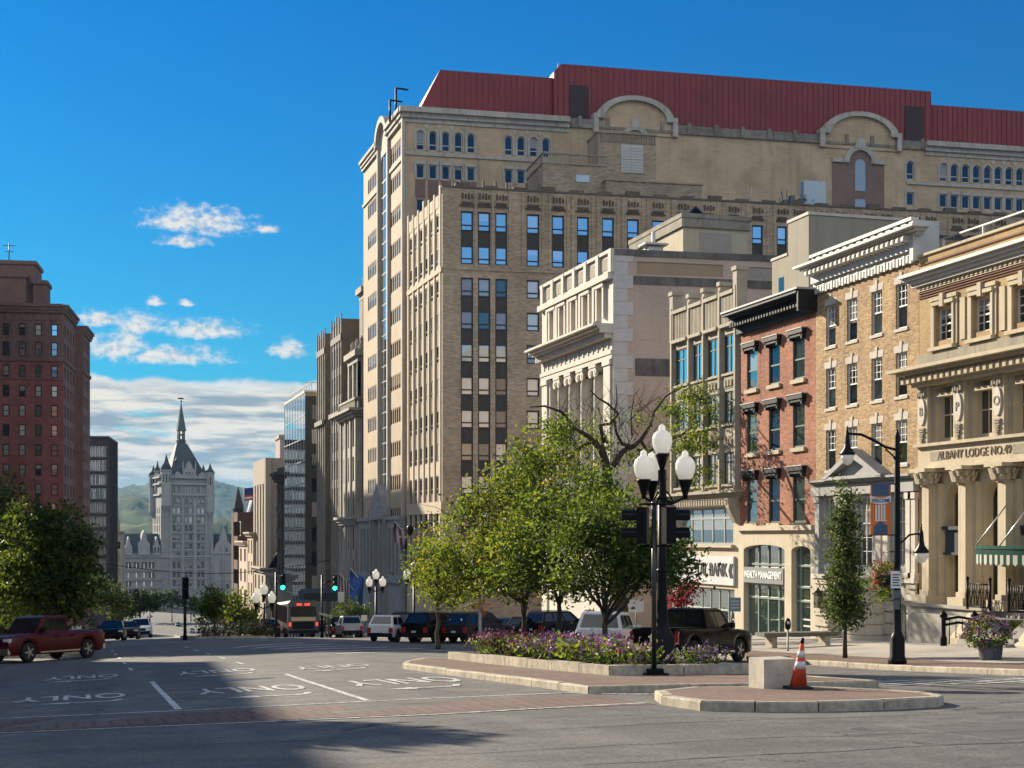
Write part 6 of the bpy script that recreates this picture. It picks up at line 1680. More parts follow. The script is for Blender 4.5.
    for v in (557, 570.5, 580, 588): FW.box(mb, -.2, WW, FW.z(140, v) - .3, FW.z(140, v) + .3, -.1, .5)
    mb.build('wing_wall', ST, T)
    for h in hol:
        mb = MB(); m = (h[0] + h[1]) / 2
        FW.box(mb, h[0], m - .15, h[2], h[3], -.6, -.4); FW.box(mb, m + .15, h[1], h[2], h[3], -.6, -.4)
        mb.build('window', G_DARK, T)
    mb = MB(); P = FW.P
    mb.quad(P(-.3, ze, .4), P(WW, ze, .4), P(WW, zr, -7), P(-.3, zr, -7)); mb.quad(P(-.3, ze, -16), P(WW, ze, -16), P(WW, zr, -9), P(-.3, zr, -9)); mb.quad(P(-.3, zr, -7), P(WW, zr, -7), P(WW, zr, -9), P(-.3, zr, -9)); mb.quad(P(-.3, ze, .4), P(-.3, zr, -7), P(-.3, zr, -9), P(-.3, ze, -16)); mb.build('wing_roof', SL, T)
    for u, h, hw in ((144, 10.5, 2.6), (128.5, 7.5, 1.6), (156.5, 7.5, 1.6)):
        mb = MB(); a = FW.a(u); mb.prism([(a - hw, ze - 1), (a + hw, ze - 1), (a + hw, ze + h * .4), (a + hw * .5, ze + h * .55), (a + hw * .35, ze + h * .8), (a, ze + h), (a - hw * .35, ze + h * .8), (a - hw * .5, ze + h * .55), (a - hw, ze + h * .4)], FW.P, -4, .5); d_ = mb.build('dormer', PT, T)
        mb = MB()
        for s in (-.5, .5): FW.box(mb, a + s * hw - .4, a + s * hw + .4, ze, ze + h * .36, .5, .56)
        mb.build('window', G_DARK, d_)
    FX = F(FR.P(W, 0)[0], FR.P(W, 0)[1], AN); WX = 16; zx = FX.z(223, 553)
    mb = MB(); FX.wall(mb, 0, WX, -36, zx, [(2, 3.4, zx - 17, zx - 14.5), (4, 5.4, zx - 17, zx - 14.5), (6, 7.4, zx - 17, zx - 14.5), (2.6, 6.6, zx - 11, zx - 3.2, 'arch'), (2, 3.4, zx - 23, zx - 20.5), (4, 5.4, zx - 23, zx - 20.5), (6, 7.4, zx - 23, zx - 20.5)], .6)
    a = FX.a(223.5); mb.prism([(a - 5, zx), (a + 5, zx), (a + 3.5, zx + 4), (a + 2, zx + 5.5), (a + 1.3, zx + 9), (a, zx + 13), (a - 1.3, zx + 9), (a - 2, zx + 5.5), (a - 3.5, zx + 4)], FX.P, -3, .1)
    FX.box(mb, -.2, WX, zx - .5, zx + .4, -.2, .5); FX.box(mb, -.2, WX, zx - 13, zx - 12.3, -.2, .4)
    for q in (-.6, 4.6, 9.6): mb.lathe([(.6, -36), (.6, zx + 2), (.05, zx + 6)], FX.P(a - 4.8 + q, 0, .3), 6)
    mb.build('wing_wall', PT, T)
    each(T, 'window', G_DARK, FX, [(q, q + 1.4, zx - w, zx - w + 2.5, -.6, -.3) for q in (2, 4, 6) for w in (17, 23)] + [(2.6, 6.6, zx - 11, zx - 3.2, -.6, -.3)] + [(a + q - .35, a + q + .35, zx + .5, zx + 4 - abs(q), .1, .2) for q in (-1.5, 0, 1.5)])
    mb = MB(); mb.quad(FX.P(0, zx, -1), FX.P(WX, zx, -1), FX.P(WX, zx + 9, -8), FX.P(0, zx + 9, -8)); mb.quad(FX.P(0, zx, -16), FX.P(WX, zx, -16), FX.P(WX, zx + 9, -8), FX.P(0, zx + 9, -8)); mb.build('wing_roof', SL, T)
castle_tower()

# buildings on the shady side whose shadows fall across the road
def shady_block(name, label, x1, y0, y1, zt, w, rows, cols):
    T = thing(name, label, 'building', (x1, y0, gz(x1, y0)))
    FS = F(x1, y0, 90); m = brick('shady_brick_%d' % int(y0), (.22, .10, .07), (.18, .08, .06), (.18, .14, .12), .24, .08, .01)
    L = y1 - y0; p = L / cols
    hol = [(p * (k + .3), p * (k + .7), z, z + 1.9) for k in range(cols) for z in [zt - 3.4 - 3.5 * q for q in range(rows)]]
    mb = MB(); FS.wall(mb, 0, L, -14, zt, hol, .3)
    x0 = x1 - w; mb.quad((x0, y0, -14), (x1, y0, -14), (x1, y0, zt), (x0, y0, zt)); mb.quad((x0, y1, -14), (x1, y1, -14), (x1, y1, zt), (x0, y1, zt)); mb.quad((x0, y0, -14), (x0, y1, -14), (x0, y1, zt), (x0, y0, zt))
    mb.build('wall', m, T)
    for h in hol: window(FS, T, h[0], h[2], h[1] - h[0], 1.9, {'b': .08, 'rails': (.5,)}, SASH_WHITE, G_GREEN, .18)
    mb = MB(); mb.box(x0, x1, y0 + .02, y1 - .02, zt - .3, zt - .05); mb.build('roof', ROOF_TAR, T)
    mb = MB(); cornice(mb, FS, 0, L, zt - .8, zt, .5, steps=3, ret=False); mb.build('cornice', LIME_DARK, T)
shady_block('apartment_house', 'brick apartment house on the shady side of the road, opposite the median trees', -25, 34, 112.8, 23.8, 16, 6, 14)
shady_block('apartment_house', 'tallest brick apartment house on the shady side, right next to the dark red brick hotel', -15.5, 243, 281, 51, 14, 13, 9)
shady_block('apartment_house', 'tall brick apartment house on the shady side beyond the side street', -20, 144, 166, 35.9, 16, 9, 5)
# ------------------------------------------------------------------ trees
BARK = mat('bark', (.050, .040, .030), .95, .35, 9, .6)
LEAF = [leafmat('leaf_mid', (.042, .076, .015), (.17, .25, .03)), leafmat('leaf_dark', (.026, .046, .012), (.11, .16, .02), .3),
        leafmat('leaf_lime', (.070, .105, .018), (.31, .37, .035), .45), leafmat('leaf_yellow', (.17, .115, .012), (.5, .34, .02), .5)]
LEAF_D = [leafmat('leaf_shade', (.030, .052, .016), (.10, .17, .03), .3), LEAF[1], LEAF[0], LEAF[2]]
LEAF_S = [LEAF_D[0], LEAF[1], LEAF[1], LEAF_D[0]]  # darker leaf mix: shade put into the colour of the far trees
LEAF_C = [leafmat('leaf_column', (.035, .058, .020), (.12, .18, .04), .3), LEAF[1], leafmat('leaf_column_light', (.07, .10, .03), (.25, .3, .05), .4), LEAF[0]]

def leaf_cloud(mb, pts, rr, per, size, wts, flat=.5):
    """sprays of leaf blades about the given points"""
    for p in pts:
        base = rnd.choices((0, 1, 2, 3), wts)[0]
        for _ in range(per):
            d = Vector((rnd.gauss(0, 1), rnd.gauss(0, 1), rnd.gauss(0, .75)))
            c = p + d * rr * .55
            s = size * rnd.uniform(.6, 1.25)
            n = Vector((rnd.gauss(0, 1), rnd.gauss(0, 1), rnd.gauss(0, 1) + flat)).normalized()
            a = n.orthogonal().normalized(); a.rotate(Matrix.Rotation(rnd.random() * 6.28, 3, n)); b = n.cross(a)
            a *= s; b *= s * .5
            mi = base if rnd.random() < .75 else rnd.choices((0, 1, 2, 3), wts)[0]
            dr = n * (-s * .25)
            mb.add([c - a * .5, c - a * .05 - b * .5 , c + a * .5 + dr, c - a * .05 + b * .5], [(0, 1, 2, 3)], mi)
def blob_points(blobs, n, shell=.55, cut=-.22):
    out = []; vol = [b[3] * b[4] * b[5] for b in blobs]
    while len(out) < n:
        b = rnd.choices(blobs, vol)[0]
        d = Vector((rnd.gauss(0, 1), rnd.gauss(0, 1), rnd.gauss(0, 1))).normalized()
        r = rnd.random() ** shell
        p = Vector((b[0] + d.x * r * b[3], b[1] + d.y * r * b[4], b[2] + d.z * r * b[5]))
        if noise.noise(p * .9) < cut: continue
        out.append(p)
    return out
def limb(mb, p0, p1, r0, r1, sag=0., n=6, wob=.08):
    p0, p1 = Vector(p0), Vector(p1); L = (p1 - p0).length; pts = []
    side = Vector((rnd.gauss(0, 1), rnd.gauss(0, 1), 0)) * wob * L
    for k in range(n + 1):
        f = k / n; p = p0.lerp(p1, f) + side * math.sin(f * math.pi) + Vector((0, 0, sag * L * math.sin(f * math.pi)))
        pts.append(p + Vector((rnd.gauss(0, 1), rnd.gauss(0, 1), rnd.gauss(0, 1))) * wob * L * .18 * (0 < k < n))
    mb.tube(pts, [r0 + (r1 - r0) * k / n for k in range(n + 1)], 6)
    return pts
def tree(name, label, x, y, base_z, fork_z, tr, blobs, n, per, size, wts, mats=None, cat='tree', group=None, rr=.45, limbs=7, twigs=14, shell=.55, lean=(0, 0), cut=-.22):
    T = thing(name, label, cat, (x, y, base_z), group)
    tm = MB(); fork = Vector((x + lean[0], y + lean[1], fork_z))
    k = 8; pts = [Vector((x, y, base_z - .15)).lerp(fork, q / k) + Vector((rnd.gauss(0, .03), rnd.gauss(0, .03), 0)) * (q > 0) for q in range(k + 1)]
    tm.tube(pts, [tr * (1.5 if q == 0 else 1.12 if q == 1 else 1 - .35 * q / k) for q in range(k + 1)], 9)
    tips = []
    for q in range(limbs):
        b = blobs[q % len(blobs)]
        e = Vector((b[0] + rnd.uniform(-.5, .5) * b[3], b[1] + rnd.uniform(-.5, .5) * b[4], b[2] + rnd.uniform(-.2, .6) * b[5]))
        s = pts[rnd.choice((-1, -1, -2, -3))]
        tips += limb(tm, s, e, tr * .45, tr * .10, .1)[2:]
    for q in range(twigs):
        s = rnd.choice(tips); b = rnd.choice(blobs)
        e = s + Vector((rnd.gauss(0, 1) * b[3], rnd.gauss(0, 1) * b[4], abs(rnd.gauss(0, 1)) * b[5])) * .5
        limb(tm, s, e, tr * .12, tr * .03, .05, 4)
    tm.build('trunk', BARK, T)
    lm = MB(); leaf_cloud(lm, blob_points(blobs, n, shell, cut), rr, per, size, wts)
    lm.build('crown', mats or LEAF, T)
    return T

def at(u, v, Y):
    r = ray(u, v); t = Y / r[1]
    return Vector((t * r[0], Y, t * r[2]))
def pblob(u, v, Y, hw, hh, depth=None):
    """crown lobe given where it shows from the road at distance Y (half width, half height in px)"""
    c = at(u, v, Y); s = math.hypot(c.x, c.y) / FPX
    return (c.x, c.y, c.z, hw * s, (depth or hw * s), hh * s)

def plant_trees():
    # three trees of the planted median and one beyond
    mz = lambda x, y: gz(x, y) + .3
    def med(label, u, Y, vf, blobs, n, wts, tr=.1, **k):
        p = at(u, HZ, Y)
        return tree('median_tree', label, p.x, Y, mz(p.x, Y), at(u, vf, Y).z, tr, blobs, int(n * 1.25), 13, .155, wts, group=None, cut=-.24, rr=.42, **k)
    med('low spreading dark leaved tree growing nearest the signal pole in the median bed', 606, 36.8, 612,
        [pblob(622, 552, 36.8, 64, 42), pblob(585, 562, 37.5, 50, 36), pblob(655, 570, 36.2, 48, 34), pblob(610, 522, 37.6, 46, 30), pblob(668, 548, 37, 26, 26), pblob(640, 508, 37.2, 26, 18), pblob(686, 566, 36.4, 22, 18), pblob(580, 535, 37.6, 34, 26)], 620, (4.5, 6, .8, .05), limbs=9)
    med('middle tree of the median bed, its trunk between the two other trees', 560, 40.6, 606,
        [pblob(552, 545, 40.6, 62, 46), pblob(520, 566, 41, 52, 32), pblob(580, 505, 41.2, 50, 36), pblob(560, 580, 40, 45, 22), pblob(590, 478, 41, 28, 20), pblob(535, 515, 40.8, 34, 26), pblob(605, 530, 40.2, 34, 30)], 620, (5, 3.0, 2.8, .15))
    med('tallest lime green tree of the median bed with a few yellowing leaves', 524, 44.5, 604,
        [pblob(510, 505, 44.5, 56, 42), pblob(482, 545, 44.5, 62, 44), pblob(540, 470, 45, 40, 26), pblob(470, 574, 44, 52, 28), pblob(505, 580, 44.8, 40, 24), pblob(430, 578, 44, 26, 18), pblob(528, 455, 44.6, 24, 18), pblob(466, 515, 44.2, 26, 22), pblob(440, 552, 44, 26, 18), pblob(545, 500, 44, 34, 26)], 760, (4, 2.0, 5, .6), limbs=9)
    med('small pale green tree with open crown at the far end of the median bed', 438, 58, 588,
        [pblob(432, 560, 58, 28, 22), pblob(448, 588, 58, 30, 22), pblob(420, 572, 58.5, 20, 12), pblob(462, 565, 58, 24, 24)], 260, (4, 2, 5, .2), tr=.09)
    # old gnarled tree on the pavement
    Y = 70.; p = at(622, HZ, Y)
    T = thing('old_gnarled_tree', 'tall old tree with thick twisting bare limbs and sparse leaves behind the median trees', 'tree', (p.x, Y, sw_z(p.x, Y)))
    q = lambda u, v, d=0: at(u, v, Y + d)
    tm = MB()
    tm.tube([(p.x, Y, sw_z(p.x, Y) - .2), q(620, 600), q(616, 540), q(610, 500), q(607, 470), q(600, 445)], [.48, .36, .31, .28, .25, .2], 10)
    def br(pl, r0, r1):
        r0 *= .82; tm.tube([q(*a) for a in pl], [r0 + (r1 - r0) * k / (len(pl) - 1) for k in range(len(pl))], 7)
    br([(607, 470), (600, 448, -.3), (588, 436, -.6), (574, 428, -1), (562, 412, -1.3), (545, 406, -1.5), (530, 407, -1.6)], .2, .03)
    br([(600, 450), (596, 440, .3), (582, 446, .6), (570, 458, 1), (552, 466, 1.4), (536, 478, 1.6), (518, 484, 2)], .17, .03)
    br([(604, 442), (600, 425, -.6), (610, 424, -.8), (618, 414, -1), (608, 404, -1.4), (598, 398, -1.7), (590, 390, -2)], .14, .03)
    br([(610, 470), (622, 452, .3), (634, 446, .6), (640, 440, 1), (650, 426, 1.2), (654, 412, 1.4), (666, 396, 1.6), (684, 386, 2)], .21, .03)
    br([(634, 447, .6), (622, 444), (616, 432, -.4), (614, 416, -.6), (617, 400, -.8), (616, 384, -1)], .13, .02)
    br([(640, 440, 1), (648, 452, 1.3), (664, 442, 1.8), (680, 436, 2.2), (700, 420, 2.6)], .13, .03)
    br([(607, 480), (620, 492, -.5), (634, 500, -1), (650, 506, -1.4)], .12, .03)
    br([(606, 486), (588, 496, .6), (572, 500, 1), (556, 512, 1.2)], .12, .03)
    br([(630, 420, .3), (640, 410, .4), (650, 402, .6), (660, 396, .8)], .05, .012); br([(632, 436, .3), (631, 416, .3), (634, 396, .4), (640, 388, .5)], .06, .012)
    for k in range(150):
        u0, v0 = rnd.uniform(560, 655), rnd.uniform(405, 475); d = rnd.uniform(-1.5, 1.5)
        br([(u0, v0, d), (u0 + rnd.uniform(-8, 8), v0 - rnd.uniform(4, 12), d), (u0 + rnd.uniform(-18, 18), v0 - rnd.uniform(12, 28), d + .3)], .024, .006)
    tm.build('trunk', BARK, T)
    lm = MB()
    bl = [pblob(692, 398, Y + 2, 26, 24), pblob(705, 428, Y + 2.4, 30, 26), pblob(672, 415, Y + 1.4, 18, 22), pblob(684, 448, Y + 2, 26, 16)]
    leaf_cloud(lm, blob_points(bl, 270), .45, 9, .21, (5, 2, 4, .15))
    bl = [pblob(556, 428, Y - 1, 26, 16), pblob(585, 430, Y - 1, 24, 14), pblob(560, 440, Y - 1, 34, 20), pblob(545, 470, Y + 1, 34, 26), pblob(585, 470, Y, 34, 22), pblob(640, 470, Y, 26, 18), pblob(615, 415, Y - 1, 20, 10), pblob(640, 425, Y + 1, 14, 12), pblob(600, 500, Y, 40, 22), pblob(535, 500, Y + 1, 24, 20), pblob(700, 470, Y + 1, 22, 20)]
    bl += [pblob(575, 425, Y - 1, 26, 12), pblob(600, 440, Y + 1, 22, 14), pblob(630, 455, Y + 1, 26, 16), pblob(540, 425, Y - 1, 20, 14), pblob(552, 455, Y, 26, 18)]; leaf_cloud(lm, blob_points(bl, 560, .55, -.15), .45, 9, .21, (5, 2, 4, .25))
    lm.build('crown', LEAF, T)
    # crape-myrtle-like red bush by the bank and greenery between
    p = at(680, HZ, 60); tree('red_leaved_tree', 'small tree with dark red leaves in front of the bank window', p.x, 60, sw_z(p.x, 60), at(680, 625, 60).z, .07,
        [pblob(684, 590, 60, 13, 16), pblob(676, 600, 60.4, 12, 12)], 70, 8, .2, (5, 3, 0, 0), mats=[leafmat('leaf_red', (.16, .015, .03), (.35, .03, .05), .4), leafmat('leaf_maroon', (.05, .012, .018), (.12, .02, .03), .3), LEAF[1], LEAF[1]], limbs=4, twigs=6)
    # slender columnar tree by the lodge
    cx, cyy = 24.2, 42.8
    q = lambda v: at(845, v, cyy).z
    T = tree('columnar_tree', 'slender columnar young tree on the pavement before the brick house', at(845, HZ, cyy).x, cyy, sw_z(24.5, cyy), q(505), .06,
        [pblob(845, 588, cyy, 20, 40), pblob(845, 545, cyy, 18, 40), pblob(845, 515, cyy, 13, 36), pblob(844, 608, cyy, 22, 22), pblob(845, 488, cyy, 5, 14)], 760, 9, .14, (5, 4, 3, 0), mats=LEAF_C, rr=.3, limbs=6, shell=.6, cut=-2)
    # shady-side trees
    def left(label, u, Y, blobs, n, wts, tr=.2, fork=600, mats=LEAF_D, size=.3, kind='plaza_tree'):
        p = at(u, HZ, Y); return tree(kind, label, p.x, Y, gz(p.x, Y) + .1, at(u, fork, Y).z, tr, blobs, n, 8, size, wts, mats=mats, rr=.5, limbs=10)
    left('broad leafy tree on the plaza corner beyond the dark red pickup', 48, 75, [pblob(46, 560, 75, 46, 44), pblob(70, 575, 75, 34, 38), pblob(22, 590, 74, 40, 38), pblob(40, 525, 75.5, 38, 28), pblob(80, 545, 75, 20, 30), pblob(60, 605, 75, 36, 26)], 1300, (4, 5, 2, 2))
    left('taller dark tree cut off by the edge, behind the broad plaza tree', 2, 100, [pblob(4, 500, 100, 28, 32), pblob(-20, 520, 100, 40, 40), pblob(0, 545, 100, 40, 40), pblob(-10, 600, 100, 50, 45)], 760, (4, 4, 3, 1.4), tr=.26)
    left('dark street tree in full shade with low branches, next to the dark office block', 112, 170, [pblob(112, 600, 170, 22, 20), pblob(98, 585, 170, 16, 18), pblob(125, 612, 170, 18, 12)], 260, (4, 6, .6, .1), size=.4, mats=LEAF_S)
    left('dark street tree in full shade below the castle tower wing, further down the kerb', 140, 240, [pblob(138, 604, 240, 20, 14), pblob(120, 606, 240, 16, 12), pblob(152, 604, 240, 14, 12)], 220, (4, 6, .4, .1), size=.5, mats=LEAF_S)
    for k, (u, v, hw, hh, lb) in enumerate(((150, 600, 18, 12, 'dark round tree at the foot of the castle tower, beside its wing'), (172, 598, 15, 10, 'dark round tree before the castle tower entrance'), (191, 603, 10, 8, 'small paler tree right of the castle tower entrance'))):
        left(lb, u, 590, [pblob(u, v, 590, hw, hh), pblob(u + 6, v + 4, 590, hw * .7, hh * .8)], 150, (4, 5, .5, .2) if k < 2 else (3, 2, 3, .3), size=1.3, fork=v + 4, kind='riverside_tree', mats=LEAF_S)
    # far median trees
    left('bushy tree with silvery green leaves on the far median', 214, 104, [pblob(212, 602, 104, 18, 14), pblob(205, 612, 104, 14, 12), pblob(222, 614, 104.4, 14, 12)], 190, (3, 2, 4, .3), tr=.12, fork=618, mats=LEAF, size=.3, kind='far_median_tree')
    left('darker green tree on the far median, with pale blossoms at its foot', 240, 109, [pblob(240, 608, 109, 20, 16), pblob(250, 616, 109, 12, 10), pblob(232, 618, 109, 14, 10)], 200, (4, 4, 2, .3), tr=.12, fork=620, mats=LEAF, size=.3, kind='far_median_tree')
    # street trees in shade before the big buildings
    for k, (u, v, Yt, lb) in enumerate(((352, 612, 128, 'dark kerbside tree in shade behind the silver hatchback'), (338, 622, 133, 'low dark kerbside tree in shade beside the bus shelters'))):
        left(lb, u, Yt, [pblob(u, v, Yt, 15, 13), pblob(u + 10, v + 4, Yt, 12, 10)], 110, (4, 6, .3, 0), tr=.12, fork=v + 8, size=.3, kind='kerbside_tree')
    # out of sight up the road: their shadows reach the lanes
    for x, y, r_, zt, lb in ((-13.5, 41, 4.2, 6.5, 'rounded tree by the road whose shadow falls on the near lanes'), (-5.4, 37.5, 1.5, 5.6, 'smaller rounded tree close to the brick crosswalk end'), (-15.5, 60, 4.5, 9, 'tall rounded tree at the kerb by the brick apartment house')):
        tree('roadside_tree', lb, x, y, gz(x, y), zt - r_ * 1.3, .2, [(x, y, zt, r_, r_, r_ * .8), (x + r_ * .35, y - 1, zt - .8, r_ * .7, r_ * .7, r_ * .6), (x - 1, y + 1.4, zt + 1, r_ * .6, r_ * .6, r_ * .5)], 420, 6, .4, (5, 3, 2, .2), limbs=8)
plant_trees()
# ------------------------------------------------------------------ street furniture
GLOBE = opal('opal_globe', (.82, .82, .80))
def L3(p): return Vector(p)
def rotz(vx, vy, a): return (vx * math.cos(a) - vy * math.sin(a), vx * math.sin(a) + vy * math.cos(a))

def globe(T, c, s=1.):
    s *= .9
    b = MB(); b.lathe([(.13 * s, 0), (.19 * s, .06 * s), (.25 * s, .20 * s), (.275 * s, .34 * s), (.265 * s, .46 * s), (.22 * s, .56 * s), (.14 * s, .63 * s), (.085 * s, .66 * s), (.095 * s, .70 * s), (.08 * s, .76 * s), (.01, .82 * s)], c, 18)
    gl = b.build('lamp_globe', GLOBE, T)
    b = MB(); b.lathe([(.06 * s, -.52 * s), (.07 * s, -.40 * s), (.16 * s, -.10 * s), (.20 * s, -.02 * s), (.19 * s, .015 * s), (.05 * s, .02 * s)], c, 14); b.build('lamp_holder', BLACK_METAL, T)
def five_globe_lamp():
    x, y = 13.75, 33.6; z0 = gz(x, y) + .3
    d = x * SY + y * CY; k = d / FPX
    zz = lambda v: (HZ - v) * k
    T = thing('globe_street_lamp', 'tall black street lamp with cluster of white acorn globes standing in the median flower bed', 'street lamp', (x, y, z0))
    b = MB(); b.lathe([(.34, 0), (.34, .12), (.30, .2), (.30, .7), (.22, .82), (.17, .95), (.13, 1.2), (.115, 2.2), (.10, zz(470) - z0)], (x, y, z0), 16)
    for r_, h in ((.16, 2.3), (.15, zz(498) - z0)): b.lathe([(.1, h - .06), (r_, h), (.1, h + .06)], (x, y, z0), 14)
    b.build('pole', BLACK_METAL, T)
    globe(T, (x, y, zz(454)), 1.0)
    rx, ry = CY, -SY
    arms = ((-.50, -.10), (-.24, .42), (.62, .02), (.25, -.45) if False else (.30, .40))
    for i, (a, f) in enumerate(((-.46, -.12), (-.22, .34), (.57, .05))):
        c = (x + rx * a + SY * f, y + ry * a + CY * f, zz(480 if i != 1 else 481))
        globe(T, c, 1.0)
        b = MB(); b.tube([(x, y, zz(500)), (x + (c[0] - x) * .5, y + (c[1] - y) * .5, zz(503)), (c[0], c[1], zz(497)), (c[0], c[1], c[2] - .45)], .035, 7)
        b.tube([(x, y, zz(488)), (x + (c[0] - x) * .3, y + (c[1] - y) * .3, zz(494)), (x + (c[0] - x) * .5, y + (c[1] - y) * .5, zz(503))], .022, 6)
        b.build('arm', BLACK_METAL, T)
five_globe_lamp()

def signal_head(T, c, az, n=2, s=.30):
    """housing with hooded lenses facing azimuth az (from +Y towards +X)"""
    a = -az + math.pi / 2
    def W(px, py, pz):
        q = rotz(px, py, a); return (c[0] + q[0], c[1] + q[1], c[2] + pz)
    b = MB(); b.box(-.13, .1, -s * .62, s * .62, -n * s * .7, n * s * .7, T=W); h = b.build('signal_housing', BLACK_METAL, T)
    for k in range(n):
        z = (n - 1) * s * .68 - k * s * 1.36
        v = MB(); m = 12
        for q in range(m):
            t0, t1 = R(-30) + R(240) * q / m, R(-30) + R(240) * (q + 1) / m
            r_ = s * .55
            v.quad(W(.1, r_ * math.cos(t0), z + r_ * math.sin(t0)), W(.1, r_ * math.cos(t1), z + r_ * math.sin(t1)), W(.1 + s * 1.15, r_ * math.cos(t1), z + r_ * math.sin(t1)), W(.1 + s * 1.15, r_ * math.cos(t0), z + r_ * math.sin(t0)))
        v.build('signal_hood', BLACK_METAL, h)
        l = MB(); l.lathe([(s * .48, 0), (s * .4, .04), (.01, .06)], (0, 0, 0), 14, T=lambda x_, y_, z_: W(.1 + z_, x_, z + y_)); l.build('lens', mat('unlit_lens', (.03, .02, .015), .2, 0), h)
    return h
def median_signal():
    x, y = 12.55, 31.15; z0 = gz(x, y) + .15; d = x * SY + y * CY; k = d / FPX; zz = lambda v: (HZ - v) * k
    T = thing('pedestrian_signal', 'thin black pole carrying two hooded signal heads, beside the globe lamp on the median', 'traffic signal', (x, y, z0))
    b = MB(); b.lathe([(.055, .1), (.055, zz(504) - z0)], (x, y, z0), 12); b.lathe([(.06, zz(504) - z0), (.07, zz(502.5) - z0), (.01, zz(501) - z0)], (x, y, z0), 10); b.build('pole', mat('pole_black_green', (.012, .015, .014), .3, .1), T)
    b = MB(); a = YAW
    b.box(-.26, .26, -.26, .26, 0, .04, T=lambda X, Y, Z: (x + X, y + Y, z0 + Z)); b.box(-.17, .17, -.17, .17, .04, .14, T=lambda X, Y, Z: (x + X, y + Y, z0 + Z)); b.build('base_plate', BLACK_METAL, T)
    rx, ry = CY, -SY
    for s in (-1, 1):
        c = (x + rx * .24 * s + (.12 if s > 0 else -.03), y + ry * .24 * s, zz(525.5))
        signal_head(T, c, R(90) * s + YAW + (.25 if s < 0 else -.2), 2, .295)
    b = MB()
    for v in (504, 546): b.tube([(x - rx * .34, y - ry * .34, zz(v)), (x + rx * .40, y + ry * .40, zz(v))], .025, 6)
    b.build('bracket', BLACK_METAL, T)
median_signal()

